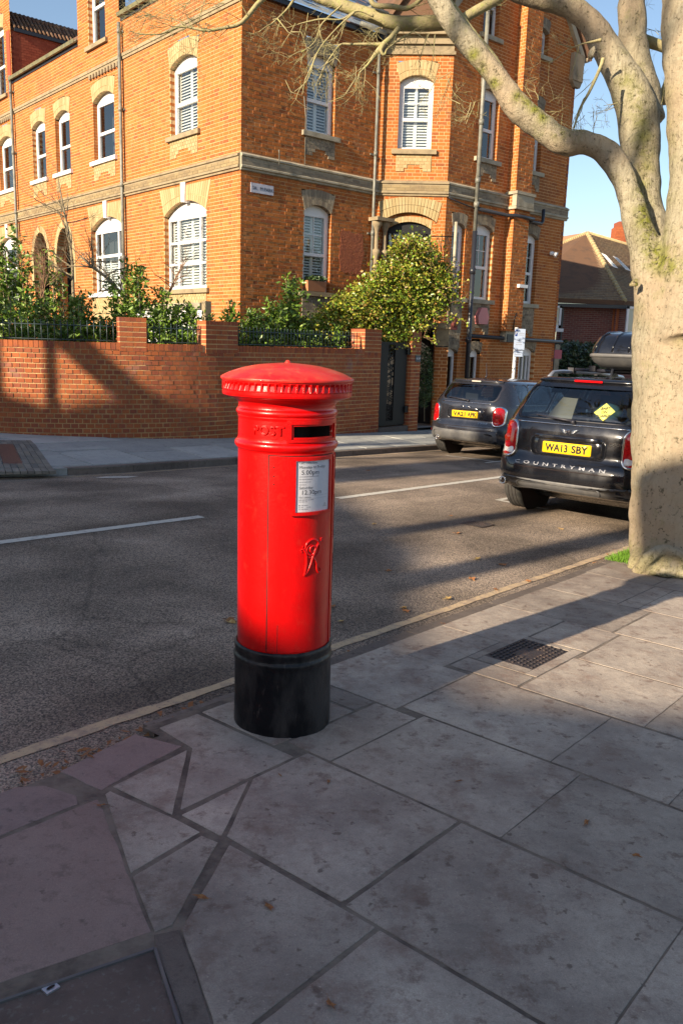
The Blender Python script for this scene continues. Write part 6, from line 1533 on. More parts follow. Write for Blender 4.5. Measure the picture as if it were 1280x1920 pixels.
CM = dict(kind='tall', H=1.557, len=4.30, z0=.19, belt=1.02, ztop=1.46, crown=.05, n=NP, paint='black_car', gw=.60, chrome=True,
  rear=[(.15, .66), (.25, .52), (.30, .14), (.36, .03), (.48, .0), (.60, .01), (.70, .09), (.80, .085), (.95, .10), (1.02, .13), (1.15, .20), (1.30, .31), (1.42, .43), (1.47, .50)],
  front=[(.15, 4.2), (.4, 4.30), (.7, 4.25), (.9, 4.1), (.98, 3.6), (1.05, 3.15), (1.25, 2.80), (1.42, 2.45), (1.47, 2.3)],
  width=[(.15, .84), (.3, .895), (.5, .91), (.75, .91), (.95, .885), (1.05, .85), (1.25, .77), (1.40, .70), (1.47, .66)],
  rglass=rrect(-.64, .64, 1.05, 1.40, .07, sk=0.), fglass=rrect(-.62, .62, 1.08, 1.42, .06), sglass=[rrect(.55, 1.25, 1.07, 1.38, .05), rrect(1.30, 2.1, 1.06, 1.40, .04), rrect(2.16, 2.85, 1.06, 1.38, .05)],
  seats=[(-.38, .95, 1.26), (.38, .95, 1.26), (0, .98, 1.22), (-.37, 2.0, 1.30), (.37, 2.0, 1.30)], wheels=(.79, 3.46), rw=.335, clad=True,
  lamp=(.575, .815, .655, 1.005, .085, 6), pz=.775, recess=(-.40, .40, .69, .885, .06), recm='black_car', reg='WA13 SBY', hw=.36, hz=.88, bz=.945, word=('COUNTRYMAN', .60, .046, .98), wsp=1.9, wx=-.04, small=('COOPER', .52, .86),
  bumper=[(-.84, .46), (-.70, .425), (-.60, .44), (.60, .44), (.70, .425), (.84, .46), (.85, .36), (.70, .305), (-.70, .305), (-.85, .36)], insert=rrect(-.50, .42, .335, .405, .03), exh=(-.68, .372), refl=(.83, .87, .47, .56), shut=[(.60, .555), (.66, .60), (.70, .66)], my=2.9, handles=(1.35, 2.25), doorlines=(1.25, 2.13, 3.05), extra=extra_cm)
MN = dict(kind='round', H=1.425, len=3.98, z0=.17, belt=.965, ztop=1.335, crown=.07, n=NP, paint='grey_car', gw=.50, chrome=True,
  rear=[(.15, .60), (.22, .46), (.265, .12), (.32, .025), (.42, .0), (.55, .02), (.65, .08), (.80, .07), (.93, .09), (1.05, .16), (1.20, .27), (1.33, .40), (1.36, .46)],
  front=[(.15, 3.88), (.4, 3.98), (.7, 3.93), (.85, 3.8), (.93, 3.35), (1.0, 2.95), (1.2, 2.6), (1.33, 2.3), (1.36, 2.2)],
  width=[(.15, .79), (.3, .85), (.5, .864), (.7, .864), (.88, .835), (.98, .79), (1.15, .71), (1.30, .63), (1.36, .58)],
  rglass=rrect(-.56, .56, .995, 1.285, .08), fglass=rrect(-.58, .58, 1.0, 1.30, .06), sglass=[rrect(.58, .98, .985, 1.30, .04), rrect(1.03, 1.77, .985, 1.31, .04), rrect(1.82, 2.66, .985, 1.30, .05)],
  seats=[(-.34, .85, 1.17), (.34, .85, 1.17), (-.35, 1.85, 1.22), (.35, 1.85, 1.22)], wheels=(.74, 3.3), rw=.31, clad=True,
  lamp=(.545, .715, .60, .905, .08, 6), pz=.755, recess=(-.36, .36, .67, .87, .07), recm='grey_car', reg='VA21 APK', hw=.30, hz=.855, bz=.875, small=('COOPER', .37, .62),
  bumper=[(-.80, .42), (-.62, .50), (.62, .50), (.80, .42), (.80, .33), (.66, .275), (-.66, .275), (-.80, .33)], insert=rrect(-.62, .62, .30, .455, .06), exh=(-.50, .315), refl=(.76, .79, .40, .46), shut=[(.52, .545), (.60, .57), (.64, .62)], my=2.7, handles=(1.15, 1.95), doorlines=(1.02, 1.78, 2.75), extra=extra_mn)
c1 = make_car('parked_car', 'near black compact suv, yellow plate WA13 SBY, roof box, baby on board sign', 7.72, 3.62, CM)
c2 = make_car('parked_car', 'small dark grey hatchback with yellow plate VA21 APK by the far kerb', 12.35, 7.68, MN)
# roof box standing on the near car's bars
rb = thing('roof_box', 'glossy black roof box on the bars of the near black car', 'roof box'); g = MB(); prof = [(.30, 1.72), (.40, 1.75), (.475, 1.82), (.50, 1.90)]
n = 40; vs = []; fs = []
def rbx(w, z, y0, y1, p=5):
    L = (y1-y0)/2; return [(w*math.copysign(abs(math.cos(a))**(2/p), math.cos(a)), (y0+y1)/2+L*math.copysign(abs(math.sin(a))**(2/p), math.sin(a)), z) for a in np.linspace(0, 2*math.pi, n+1)[:-1]]
lv = [rbx(.26, 1.685, 1.05, 2.75), rbx(.34, 1.70, .95, 2.85), rbx(.40, 1.75, .86, 2.93), rbx(.43, 1.80, .82, 2.98)]
for L_ in lv: vs += L_
g.add(vs, [(k*n+i, k*n+(i+1) % n, (k+1)*n+(i+1) % n, (k+1)*n+i) for k in range(3) for i in range(n)]+[tuple(range(n))[::-1]], 0, True); g.build('tray', M['plastic'], rb)
g = MB(); lv = [rbx(.43, 1.803, .82, 2.98), rbx(.445, 1.81, .81, 2.99), rbx(.445, 1.835, .81, 2.99), rbx(.43, 1.842, .82, 2.98)]; vs = [p for L_ in lv for p in L_]; g.add(vs, [(k*n+i, k*n+(i+1) % n, (k+1)*n+(i+1) % n, (k+1)*n+i) for k in range(3) for i in range(n)], 0, True); g.build('rim', M['plastic'], rb)
g = MB(); lv = [rbx(.43, 1.845, .82, 2.98), rbx(.42, 1.92, .84, 2.96), rbx(.39, 2.02, .92, 2.85), rbx(.35, 2.065, 1.02, 2.70), rbx(.27, 2.085, 1.2, 2.5), rbx(.10, 2.092, 1.5, 2.2)]; vs = [p for L_ in lv for p in L_]; g.add(vs, [(k*n+i, k*n+(i+1) % n, (k+1)*n+(i+1) % n, (k+1)*n+i) for k in range(5) for i in range(n)]+[tuple(range(5*n, 6*n))], 0, True)
g.build('lid', M['black_car'], rb)
g = MB()
for x in (-.25, -.08, .08, .25): g.tube([(x*1.12, .825, 1.86), (x*1.08, .845, 1.93), (x, .925, 2.025), (x*.95, 1.03, 2.07), (x*.9, 1.3, 2.092), (x*.9, 2.4, 2.092)], .010, 6)
g.build('lid_rib', M['black_car'], rb)
rb.rotation_euler = c1.rotation_euler; bpy.context.view_layer.update(); rb.location = Vector(c1.location)+c1.rotation_euler.to_matrix() @ Vector((.10, .10, -.085))
# third car ahead of the near one, mostly hidden by the tree
def extra0(car, t): pass
C3 = dict(MN); C3.update(paint='blue_car', reg='', small=None, extra=extra0)
# ================================================================ PLANE TREE
random.seed(17)
tree = thing('plane_tree', 'big pale barked bare street tree with three stems at the kerb', 'tree')
def limb(mb, path, n=20, D0=6.75):
    pts = []; rs = []
    for q in path:
        x, y, r = q[:3]; D = q[3] if len(q) > 3 else D0; pts.append(at(x, y, D)); rs.append(r)
    # spline resample
    P = []; Rr = []; k = 6
    for i in range(len(pts)-1):
        p0, p1, p2, p3 = pts[max(0, i-1)], pts[i], pts[i+1], pts[min(len(pts)-1, i+2)]
        for t in np.linspace(0, 1, k, endpoint=False): P.append(.5*((2*p1)+(-p0+p2)*t+(2*p0-5*p1+4*p2-p3)*t*t+(-p0+3*p1-3*p2+p3)*t**3)); Rr.append(rs[i]+(rs[i+1]-rs[i])*t)
    P.append(pts[-1]); Rr.append(rs[-1]); mb.tube(P, Rr, n, caps=True); return P
b = MB()
limb(b, [(1275, 1105, .46), (1276, 1075, .42), (1277, 1040, .403), (1277, 980, .405), (1279, 860, .395), (1281, 700, .40), (1284, 600, .41), (1283, 540, .38), (1278, 490, .27)], 40)
limb(b, [(1250, 640, .25), (1224, 540, .16), (1209, 470, .122), (1188, 400, .108), (1167, 335, .094), (1136, 287, .098), (1100, 267, .094), (1055, 268, .106), (1012, 236, .106), (967, 197, .098), (918, 129, .086), (873, 78, .088), (837, 26, .086), (805, -30, .088), (770, -110, .09)], 28)
limb(b, [(1275, 620, .26), (1238, 500, .19), (1208, 400, .150), (1200, 320, .158), (1199, 250, .165), (1188, 190, .165), (1165, 140, .135), (1133, 85, .115), (1105, 40, .105), (1060, 8, .095), (1000, -5, .085), (940, -30, .07)], 28, 7.0)
limb(b, [(1212, 230, .15), (1205, 160, .13), (1187, 90, .118), (1184, 0, .115), (1195, -120, .10)], 24, 7.15)
limb(b, [(1300, 640, .32), (1300, 520, .26), (1303, 400, .225), (1307, 300, .21), (1300, 150, .222), (1295, 20, .225), (1290, -150, .20)], 30, 6.55)
for k, (x, y, r, D) in enumerate(((1222, 1052, .10, 6.42), (1245, 1058, .13, 6.38), (1278, 1062, .12, 6.36), (1205, 1062, .05, 6.45), (1310, 1060, .14, 6.4), (1190, 1050, .08, 6.6))): limb(b, [(x, y+20, r*.85, D+.03), (x, y+4, r*.72, D+.03), (x+3, y-22, r*.35, D+.12)], 14)
limb(b, [(1190, 1075, .05, 6.5), (1215, 1045, .05, 6.35), (1240, 1028, .045, 6.33), (1270, 1038, .045, 6.33), (1300, 1058, .05, 6.35)], 12)
for (x, y, r) in ((1188, 530, .035), (1182, 534, .022), (1150, 290, .05), (1106, 100, .05)): limb(b, [(x+8, y, r*1.3), (x-2, y-1, r), (x-7, y-2, r*.4)], 10, 6.6 if x > 1160 else 6.75)
tmp = b.build('tmp', M['bark']); md = tmp.modifiers.new('r', 'REMESH'); md.mode = 'VOXEL'; md.voxel_size = .0225; ms = tmp.modifiers.new('s', 'SMOOTH'); ms.factor = .5; ms.iterations = 7
bpy.context.view_layer.update(); me = bpy.data.meshes.new_from_object(tmp.evaluated_get(bpy.context.evaluated_depsgraph_get())); bpy.data.objects.remove(tmp)
n = len(me.vertices); co = np.zeros(n*3); me.vertices.foreach_get('co', co); co = co.reshape(-1, 3); no = np.zeros(n*3); me.vertices.foreach_get('normal', no); no = no.reshape(-1, 3)
disp = .006*np.sin(co[:, 2]*9+co[:, 0]*7)*np.sin(co[:, 0]*11+co[:, 1]*6)+.004*np.sin(co[:, 2]*23+co[:, 0]*17+2*np.sin(co[:, 0]*9))+.003*np.sin(co[:, 0]*41+co[:, 2]*13)*np.sin(co[:, 2]*37)
for (x, y, sig, amp, D) in ((1190, 255, .035, .02, 6.8), (1190, 310, .03, .012, 6.8), (1145, 155, .03, .015, 6.9), (1045, 285, .04, .02, 6.65), (930, 165, .05, .02, 6.65), (960, 210, .05, .025, 6.65), (1275, 500, .07, .02, 6.2)):
    c = at(x, y, D); d = np.linalg.norm(co-c, axis=1); disp += amp*np.exp(-(d/(.09))**2)
co = co+no*disp[:, None]; me.vertices.foreach_set('co', co.ravel())
mp_ = [(1213, 395), (1216, 415), (1222, 440), (1226, 470), (1232, 490), (1245, 505), (1262, 512), (1215, 360), (1222, 330), (1228, 300), (1230, 270), (1226, 240), (1222, 210), (1222, 180), (1212, 155), (1196, 130), (1180, 118), (1225, 370), (1188, 532), (1192, 575), (1005, 200), (990, 190), (975, 178), (1020, 215), (905, 120), (890, 95), (1255, 640), (1050, 245), (930, 150), (1188, 600)]
at_pts = np.array([at(x, y, 6.6) for x, y in mp_]); scr = (co-EYE); zc = scr@_f; sx_ = 640+FPX*(scr@_r)/zc; sy_ = 960-FPX*(scr@_u2)/zc
moss = np.zeros(n)
for (x, y), P in zip(mp_, at_pts):
    w_ = .115 if y < 520 and x > 1180 else .07; dd = np.linalg.norm((co-P)*np.array([1, .25, 1]), axis=1); moss = np.maximum(moss, np.exp(-(dd/w_)**2*2.0))
moss = np.maximum(moss, np.clip((no[:, 2]-.62)*1.2, 0, .5)*(co[:, 2] > 2.2)); moss = np.maximum(moss, np.clip(1-(co[:, 2]+.25)/.22, 0, .25))
at_ = me.attributes.new('moss', 'FLOAT', 'POINT'); at_.data.foreach_set('value', np.clip(moss*1.2, 0, 1).astype(np.float32)); me.polygons.foreach_set('use_smooth', [True]*len(me.polygons)); me.update()
me.name = 'trunk'; me.materials.clear(); me.materials.append(M['bark']); link('trunk', me, tree)
def branch(path, D=6.8, n=10, nm='branch', mt='bark'):
    b = MB(); P = limb(b, path, n, D); return b.build(nm, M[mt], tree), P
M['barkthin'] = mat('branch_bark', (.34, .29, .15), .85, noise=[(9, (.22, .19, .10), .45, .65), (30, (.28, .29, .09), .5, .7), (60, (.10, .08, .05), .62, .7)], bump=[(40, .6), (120, .3)], bd=.01)
MAIN = [
 ([(960, 195, .045), (930, 125, .05), (880, 60, .045), (855, 25, .04), (800, -50, .03)], 6.95),
 ([(850, 48, .028), (862, 40, .045), (885, 25, .042), (935, -5, .045), (1000, -60, .045)], 7.05),
 ([(845, 42, .058), (801, 44, .062), (776, 44, .06), (740, 43, .058), (705, 32, .055), (670, 20, .05), (635, 8, .047), (598, -4, .04), (540, -30, .035), (480, -60, .03)], 7.0),
 ([(748, 52, .022), (733, 70, .022), (718, 84, .024), (702, 104, .02), (690, 120, .010), (674, 137, .007), (670, 150, .004)], 6.95),
 ([(718, 84, .02), (700, 83, .014), (660, 83, .010), (638, 84, .009), (622, 104, .007), (610, 122, .008), (602, 140, .006), (600, 160, .004)], 6.95),
 ([(718, 84, .018), (714, 95, .015), (720, 103, .010), (728, 90, .007), (755, 70, .006), (776, 58, .004)], 6.9),
 ([(690, -20, .02), (700, 8, .02), (735, 12, .022), (760, 16, .020), (778, 8, .018), (800, -12, .016)], 6.9),
 ([(560, -20, .018), (540, 15, .008), (505, 48, .004)], 7.0),
 ([(530, -30, .03), (488, 2, .022), (453, 42, .018), (420, 52, .014), (385, 57, .012), (340, 50, .009), (300, 64, .006), (254, 62, .003)], 6.9),
 ([(700, 30, .012), (670, 20, .009), (640, 36, .006), (600, 36, .007), (560, 45, .004)], 6.9),
 ([(665, 22, .009), (634, 50, .006), (604, 84, .005), (590, 110, .005), (576, 150, .004), (552, 172, .003)], 6.8),
 ([(640, 10, .008), (604, 44, .006), (590, 78, .004), (565, 98, .004)], 6.9),
 ([(1130, 110, .018), (1124, 128, .014), (1105, 170, .012), (1086, 205, .010), (1075, 240, .006)], 6.6),
 ([(1126, 75, .016), (1100, 80, .006), (1085, 84, .004), (1060, 95, .003)], 6.6),
 ([(1240, 190, .06), (1250, 165, .05), (1264, 130, .045), (1285, 100, .05)], 7.3),
 ([(1205, 75, .05), (1235, 85, .045), (1260, 93, .045), (1290, 95, .05)], 7.3),
]
random.seed(4)
tw = MB()
for path, D in MAIN:
    o, P = branch(path, D, 10 if path[0][2] > .03 else 7, mt='barkthin')
    if path[0][2] < .04 or D == 7.0:
        kk = 4 if len(path) < 7 else 7
        for _ in range(kk):
            i = random.randint(len(P)//3, len(P)-2); d = P[i+1]-P[i]; d /= np.linalg.norm(d)+1e-9
            grow(tw, P[i], d+np.array([random.gauss(0, .5), random.gauss(0, .4), random.gauss(-.2, .5)]), .0036, random.uniform(.10, .22), 3, .6, .03, minr=.0009)
# hanging twig clusters
def twigs(px, py, n, D=6.9, L=.19, dx=0, dy=1., r=.0034, dep=3):
    for _ in range(n):
        p = at(px+random.gauss(0, 12), py+random.gauss(0, 6), D+random.uniform(-.2, .3)); grow(tw, p, np.array([dx+random.gauss(0, .45), random.gauss(0, .3), -dy+random.gauss(0, .35)]), r, L*random.uniform(.7, 1.2), dep, .6, .03, minr=.0009)
for a in ((600, 30, 2), (560, 50, 2), (640, 60, 2), (575, 100, 1), (620, 110, 1), (680, 120, 2), (705, 60, 2), (760, 65, 2), (810, 70, 3)): twigs(*a, dx=-.4)
for a in ((450, 30, 3), (410, 50, 4), (370, 45, 5), (330, 40, 5), (290, 55, 4), (400, 5, 5), (350, 0, 6), (310, 10, 5), (280, 25, 3)): twigs(*a, dx=-.6, dy=.2, L=.2)
twigs(1085, 215, 3, 6.6, .12, r=.003); twigs(1150, 190, 3, 6.75, .12, dx=-.6, dy=.1, r=.003); twigs(1000, 190, 2, 6.6, .1, dy=-.6, r=.003); twigs(1100, 250, 3, 6.6, .14, dx=-.4, dy=-.4, r=.003); twigs(1250, 200, 3, 7.2, .15, dy=.1, r=.003); twigs(840, 140, 5, 6.6, .2, dx=-.3, dy=.8, r=.004); twigs(880, 190, 4, 6.6, .18, dx=-.3, dy=.6, r=.004); twigs(1240, 60, 3, 7.3, .18, dy=-.3, r=.003)
# hanging long fine shoots
for path in ([(590, 110), (572, 150), (566, 180), (545, 172), (535, 150)], [(668, 145), (645, 180), (620, 190)], [(815, 65), (812, 100), (806, 140)], [(545, 60), (565, 60), (575, 95)], [(520, 35), (540, 60), (560, 70)]):
    tw.tube([at(x, y, 6.85) for x, y in path], np.linspace(.006, .002, len(path)), 5)
tw.build('twigs', M['barkthin'], tree, kind='stuff')
# crown above the picture
b = MB()
for (x, y, D, dx) in ((805, -60, 6.75, -.5), (1060, -40, 7, -.4), (1190, -110, 7.1, 0), (1290, -140, 6.6, .3), (500, -70, 6.9, -.6)):
    for _ in range(3): grow(b, at(x, y, D), np.array([dx+random.gauss(0, .3), random.gauss(0, .4), 1.]), .07, 1.3, 4, .45, .25, minr=.003)
b.build('upper_branches', M['barkthin'], tree, kind='stuff')
based(tree, tuple(at(1272, 1062, 6.75)))
# ================================================================ BACKGROUND
def qgrid(b, q, nu, nv, fill=.96, lift=.03, m=0):
    """tiles on a quad q=[bl,br,tr,tl]"""
    bl, br, tr, tl = q; nn = np.cross(br-bl, tl-bl); nn /= np.linalg.norm(nn); nn *= -1 if nn@(EYE-bl) < 0 else 1
    for j in range(nv):
        for i in range(nu):
            o = .5/nu if j % 2 else 0; u0, u1 = max(0, i/nu-o), min(1, (i+fill)/nu-o); v0, v1 = j/nv, min(1, (j+1.15)/nv)
            f = lambda u, v: (bl*(1-u)+br*u)*(1-v)+(tl*(1-u)+tr*u)*v
            if u1 > u0: b.add([f(u0, v0)+nn*lift, f(u1, v0)+nn*lift, f(u1, v1), f(u0, v1), f(u0, v0)-nn*.01, f(u1, v0)-nn*.01], [(0, 1, 2, 3), (4, 5, 1, 0)], m)
bh = thing('tiled_house', 'lower dark brick house with old hipped tile roof and two rooflights', 'house')
A = lambda x, y, D: at(x, y, D)
b = MB(); apex = A(1100, 437, 35.5); cor = A(1170, 564, 31.6); eL = A(960, 556, 31.6); hl = A(960, 520, 35)
qgrid(b, [eL, cor, apex, A(1010, 470, 36.5)], 60, 42)
eR = A(1330, 585, 36.0); rR = A(1330, 505, 39.5)
qgrid(b, [cor, eR, rR, apex], 60, 42); b.build('roof', M['tile_old'], bh, kind='stuff'); b = MB(); b.add([p-UP*.03 for p in (eL, cor, apex, A(1010, 470, 36.5))], [(0, 1, 2, 3)]); b.add([p-UP*.03 for p in (cor, eR, rR, apex)], [(0, 1, 2, 3)]); b.prism([eL, cor, eR, eR-UP*.16, cor-UP*.16, eL-UP*.16], np.array([0, .2, 0])); b.build('roof_deck', M['tile'], bh)
b = MB(); b.add([apex, A(1010, 470, 36.5), A(900, 470, 42), A(1096, 436, 44)], [(0, 1, 2, 3)]); b.build('rear_roof', mat('orange_tile', (.38, .19, .10), .9), bh)
b = MB()
for p, q in ((cor, apex), (A(1010, 475, 36.3), apex)):
    for k in range(26): f = k/26; g_ = (k+.8)/26; b.tube([p+(q-p)*f, p+(q-p)*g_], [.11, .09], 6)
b.tube([apex, rR], .09, 6); b.build('hip_tiles', mat('hip_tile', (.42, .33, .17), .9, noise=(6, (.3, .22, .12), .4, .7)), bh)
dv = (cor-eL); dv[2] = 0; L_ = np.linalg.norm(dv); dv /= L_; nv_ = np.array([dv[1], -dv[0], 0]); O_ = eL.copy(); O_[2] = 0; O_ = O_-nv_*.35
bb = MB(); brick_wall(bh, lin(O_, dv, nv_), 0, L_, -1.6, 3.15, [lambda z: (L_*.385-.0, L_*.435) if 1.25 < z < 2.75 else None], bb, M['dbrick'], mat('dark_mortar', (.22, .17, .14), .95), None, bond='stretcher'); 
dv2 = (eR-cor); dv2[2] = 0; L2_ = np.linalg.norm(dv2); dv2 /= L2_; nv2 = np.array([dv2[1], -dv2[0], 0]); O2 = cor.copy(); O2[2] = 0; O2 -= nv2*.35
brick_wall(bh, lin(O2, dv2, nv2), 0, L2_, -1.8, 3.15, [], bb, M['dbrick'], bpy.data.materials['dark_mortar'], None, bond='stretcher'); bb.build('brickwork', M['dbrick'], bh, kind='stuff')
b = MB(); b.lbox((O_, dv, nv_), L_-.30, L_-.06, -.05, .03, -1.6, 3.1); b.build('corner_brick_strip', M['wbrick'], bh)
b = MB(); b.lbox((O_, dv, nv_), 0, L_+.2, .3, .42, 3.05, 3.18); b.lbox((O_, dv, nv_), L_*.47, L_*.485, .02, .1, -1.6, 3.1); b.lbox((O2, dv2, nv2), 0, L2_, .3, .42, 3.05, 3.18); b.build('gutter', M['blackpipe'], bh)
def bwin(pa, pb, D, lab):
    b = MB(); p, q = A(*pa, D), A(*pb, D); x0, z1 = p[0], p[2]; x1, z0 = q[0], q[2]; y = (p[1]+q[1])/2
    b.box((x0, y-.06, z0), (x1, y, z0+.12)); b.box((x0, y-.06, z0), (x0+.08, y, z1)); b.box((x1-.08, y-.06, z0), (x1, y, z1)); b.box((x0, y-.06, z1-.08), (x1, y, z1)); b.box(((x0+x1)/2-.03, y-.06, z0), ((x0+x1)/2+.03, y, z1)); b.box((x0-.1, y-.15, z0-.12), (x1+.1, y, z0)); w_ = b.build('window', M['white'], bh)
    b = MB(); b.add([(x0, y-.02, z0), (x1, y-.02, z0), (x1, y-.02, z1), (x0, y-.02, z1)], [(0, 1, 2, 3)]); b.build('pane', M['glass'], w_); b = MB(); b.box((x0, y, z0), (x1, y+.05, z1)); b.build('curtain', M['curtain'], w_)
bwin((1173, 575), (1215, 630), 31.1, ''); bwin((1030, 573), (1050, 616), 30.9, '')
for pts in (((1126, 474), (1135, 478), (1158, 503), (1148, 500)), ((1148, 480), (1157, 483), (1182, 508), (1172, 505))):
    b = MB(); P = [A(x, y, 34.2-.35*i*0) for i, (x, y) in enumerate(pts)]; dd = (EYE-P[0])/np.linalg.norm(EYE-P[0])*.35; b.prism([p+dd for p in P], dd*.25); r_ = b.build('rooflight', M['white'], bh)
    c = np.mean(P, 0); b = MB(); b.add([c+(p-c)*.72+dd*1.27 for p in P], [(0, 1, 2, 3)]); b.build('pane', M['glass'], r_)
b = MB(); p = A(1155, 425, 40); bq = MB(); W_ = .9
b.box((p[0], p[1], p[2]-2.5), (p[0]+1.6, p[1]+.8, p[2]+.0)); cc_ = b.build('chimney', M['wbrick'], bh)
bs = MB()
for r in range(30):
    z = p[2]-2.3+r*.075
    for k in range(8):
        x = p[0]+k*.2+(r % 2)*.05
        if x+.18 < p[0]+1.6: bs.box((x, p[1]-.012, z), (x+.185, p[1], z+.06))
bs.build('chimney_brick', M['wbrick'], cc_, kind='stuff')
b = MB(); b.box((p[0]+.1, p[1], p[2]), (p[0]+1.5, p[1]+.8, p[2]+.25)); b.tube([(p[0]+.5, p[1]+.4, p[2]+.2), (p[0]+.5, p[1]+.4, p[2]+.6)], .14, 10); b.build('chimney_pot', M['wbrick'], cc_)
based(bh, (float(O_[0]), float(O_[1]), -1.2))
hd = thing('dark_hedge', 'dark evergreen hedge behind the parked cars by the tiled house', 'hedge')
leaves(0, fill(5200, [(1030, 640), (1060, 643), (1110, 645), (1150, 660), (1150, 730), (1025, 740)], 27, 1.0), .17, M['hedge'], 'foliage', hd); b = MB(); b.tube([A(1080, 740, 27), A(1080, 660, 27)], .05, 6); b.build('stems', M['twig'], hd); based(hd, tuple(A(1080, 740, 27)))
# parking sign on a pale pole
ps = thing('parking_sign', 'grey pole with white and blue parking sign plates behind the hatchback', 'sign'); pb_ = ST(17.6, 9.45, .1); c0 = at(966, 640, float((pb_-EYE)@_f))
c0[2] = 0; b = MB(); b.tube([c0-UP*.6, c0+UP*1.93], .038, 14); b.build('pole', mat('galvanised_pole', (.62, .62, .62), .35, metal=.2), ps)
fx = np.array([.97, .24, 0]); fy = np.array([.24, -.97, 0]); SB = (c0+fx*.07, fx, fy)
b = MB(); b.lbox(SB, -.13, .14, .04, .048, 1.42, 1.90); sp_ = b.build('sign_plate', mat('sign_white', (.42, .50, .66), .4), ps)
b = MB(); b.lbox(SB, -.115, -.06, .048, .050, 1.73, 1.87); b.build('blue_square', mat('sign_blue', (.01, .04, .22), .4), sp_)
b = MB(); b.lbox(SB, -.12, .11, .04, .048, 1.26, 1.40); sp2 = b.build('time_plate', bpy.data.materials['sign_white'], ps)
Mx = Matrix(((fx[0], 0, fy[0], 0), (fx[1], 0, fy[1], 0), (0, 1, 0, 0), (0, 0, 0, 1)))
S3 = lambda u, w, z: SB[0]+fx*u+fy*w+UP*z
text_obj('letter_p', 'P', .11, Matrix.Translation(Vector(S3(-.088, .052, 1.80))) @ Mx, M['white'], sp_, extrude=.0005)
b = MB()
for z, u0, u1 in ((1.80, -.03, .11), (1.76, -.04, .12), (1.64, -.07, .07), (1.585, -.07, .06), (1.535, -.08, .07)): 
    x = u0
    while x < u1-.02: w_ = random.uniform(.015, .035); b.lbox(SB, x, min(u1, x+w_), .0485, .0495, z-.008, z+.008); x += w_+.008
b.build('small_print', M['greyink'], sp_)
b = MB()
for z, u0, u1 in ((1.36, -.09, .05), (1.31, -.10, .06)): b.lbox(SB, u0, u1, .0485, .0495, z-.006, z+.006)
b.build('small_print', M['greyink'], sp2)
for z in (1.5, 1.33): b = MB(); b.tube([S3(-.07, -.045, z), S3(-.07, -.075, z)], .015, 6); b.build('clip', M['steel'], ps)
based(ps, tuple(c0-UP*.6))
sb = thing('agent_board', 'small pink board on a dark post beside the brick house end', 'sign'); b = MB(); p = A(1046, 665, 25); b.box((p[0]-.12, p[1], p[2]-.12), (p[0]+.10, p[1]+.02, p[2]+.14)); b.build('board', mat('pink_board', (.5, .12, .16), .5), sb); b = MB(); b.box((p[0]-.10, p[1]+.02, p[2]-2.0), (p[0]+.04, p[1]+.08, p[2]+.3)); b.build('post', M['stone_old'], sb); based(sb, tuple(p-UP*2))
# ================================================================ ACROSS THE SIDE STREET, BEHIND THE CAMERA (unseen, placed and shaped to cast the shade)
su = np.array([-SUNH.x, -SUNH.y, 0]); sv = np.array([-su[1], su[0], 0]); UV = lambda u, v, z: su*u+sv*v+UP*z
oh = thing('shade_terrace', 'unseen red brick terrace behind the camera, parapet line shaped to cast the shade', 'house')
prof = [(-14, 8.7), (1.2, 8.62), (2.0, 8.40), (2.7, 8.52), (3.4, 8.8), (4.2, 9.2), (6, 9.6), (8, 9.9), (9.6, 10.3), (11.2, 10.9), (11.6, 10.5), (12, 10.05), (13, 10.0), (16, 10.2), (30, 10.6)]  # parapet heights shaped to set where the shade falls
b = MB(); poly = [UV(-18, v, z) for v, z in prof]+[UV(-18, 30, -.5), UV(-18, -14, -.5)]; b.prism(poly, -su*7); b.build('walls', M['wbrick'], oh)
for (v0, v1, h) in ((7.2, 8.4, 12.6), (-4, -2.6, 10.5), (18, 19.4, 12.8)):  # first stack added for the dark band it throws on the road
    b = MB(); b.hexa([UV(-18.3, v0, 7), UV(-18.3, v1, 7), UV(-19.2, v1, 7), UV(-19.2, v0, 7), UV(-18.3, v0, h), UV(-18.3, v1, h), UV(-19.2, v1, h), UV(-19.2, v0, h)]); b.build('chimney', M['wbrick'], oh)
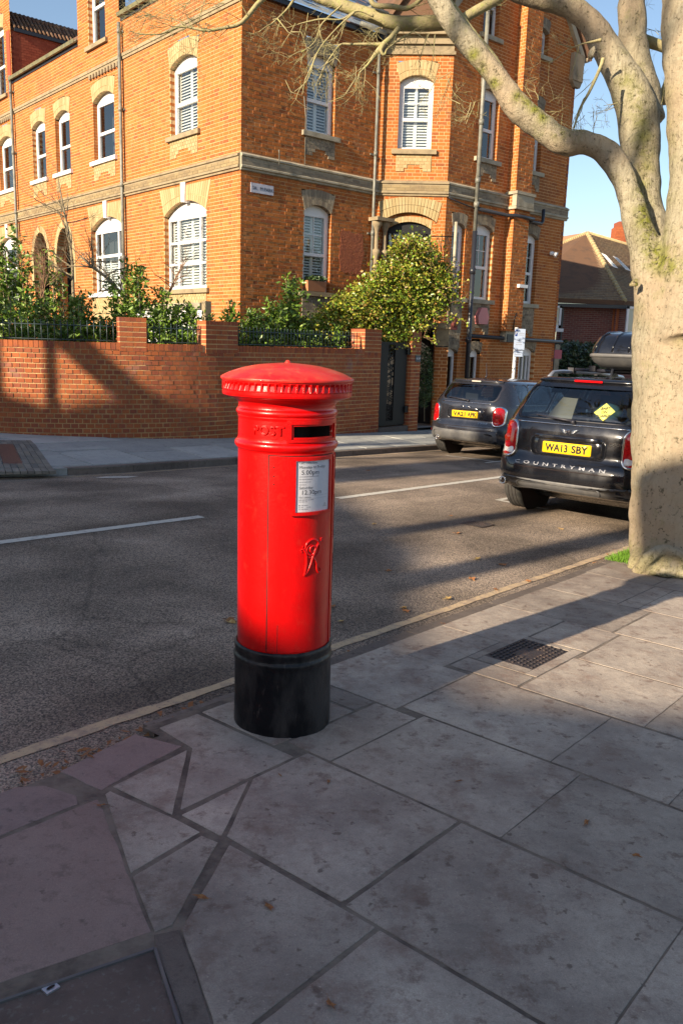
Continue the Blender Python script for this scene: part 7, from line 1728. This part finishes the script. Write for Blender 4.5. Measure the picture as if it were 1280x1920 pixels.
for v in np.arange(-12, 28, 3.2):
    for z in (1.6, 5.0):
        b = MB(); b.hexa([UV(-17.97, v, z), UV(-17.97, v+1.1, z), UV(-18.2, v+1.1, z), UV(-18.2, v, z), UV(-17.97, v, z+1.8), UV(-17.97, v+1.1, z+1.8), UV(-18.2, v+1.1, z+1.8), UV(-18.2, v, z+1.8)]); w_ = b.build('window', M['white'], oh)
        b = MB(); b.add([UV(-17.96, v+.1, z+.1), UV(-17.96, v+1.0, z+.1), UV(-17.96, v+1.0, z+1.7), UV(-17.96, v+.1, z+1.7)], [(0, 1, 2, 3)]); b.build('pane', M['ink'], w_)
based(oh, tuple(UV(-18, 0, 0)))
def sidetree(u, v, r, h, lab, lean=None):
    t = thing('street_tree', lab, 'tree'); b = MB(); pts = [UV(u, v, -.4), UV(u, v, 2), UV(u, v+.02, 5), UV(u, v, h)]; b.tube(pts, [r*1.25, r, r*.95, r*.8], 14)
    if lean: b.tube([UV(u, *p) for p in lean[0]], lean[1], 12)
    for _ in range(4): grow(b, UV(u, v, h-.2), np.array([random.gauss(0, .4), random.gauss(0, .4), 1.]), r*.45, 1.6, 3, .5, .2, minr=.01)
    b.build('trunk', M['barkthin'], t); based(t, tuple(UV(u, v, -.4)))
random.seed(8)
sidetree(-9, 4.80, .15, 9.5, 'slim bare street tree behind the camera, nearer the far kerb'); sidetree(-9.5, 3.6, .18, 9.3, 'slim bare street tree behind the camera, nearer the near kerb', None)
sidetree(-9.5, .6, .2, 8.5, 'unseen bare tree added behind the camera, stubby limb shaped to shade the trunk', ([(.6, 7.1), (1.4, 6.9), (2.1, 6.68), (2.55, 6.63), (2.87, 6.55)], [.25, .28, .42, .42, .36]))  # added limb, sized and placed to shade the plane tree's lower trunk
sidetree(-6, 12.85, .40, 7.2, 'thick bare street tree out of view on the left'); sidetree(-7, 10.1, .16, 6.0, 'leaning bare street tree out of view on the left', ([(10.1, 3.8), (10.6, 5.15), (11.3, 6.03), (12.0, 6.85), (12.7, 7.7)], [.13, .15, .17, .19, .2]))
lp = thing('lamp_post', 'plain grey street lamp out of view on the left', 'street lamp'); b = MB(); b.tube([UV(-3, 12.03, -.4), UV(-3, 12.03, 7.5)], [.075, .055], 12); b.build('pole', M['pipe'], lp); b = MB(); b.tube([UV(-3, 12.03, 7.5), UV(-2.6, 12.2, 7.7), UV(-2, 12.4, 7.7)], [.04, .04, .08], 8); b.build('lamp_head', M['pipe'], lp); based(lp, tuple(UV(-3, 12.03, -.4)))
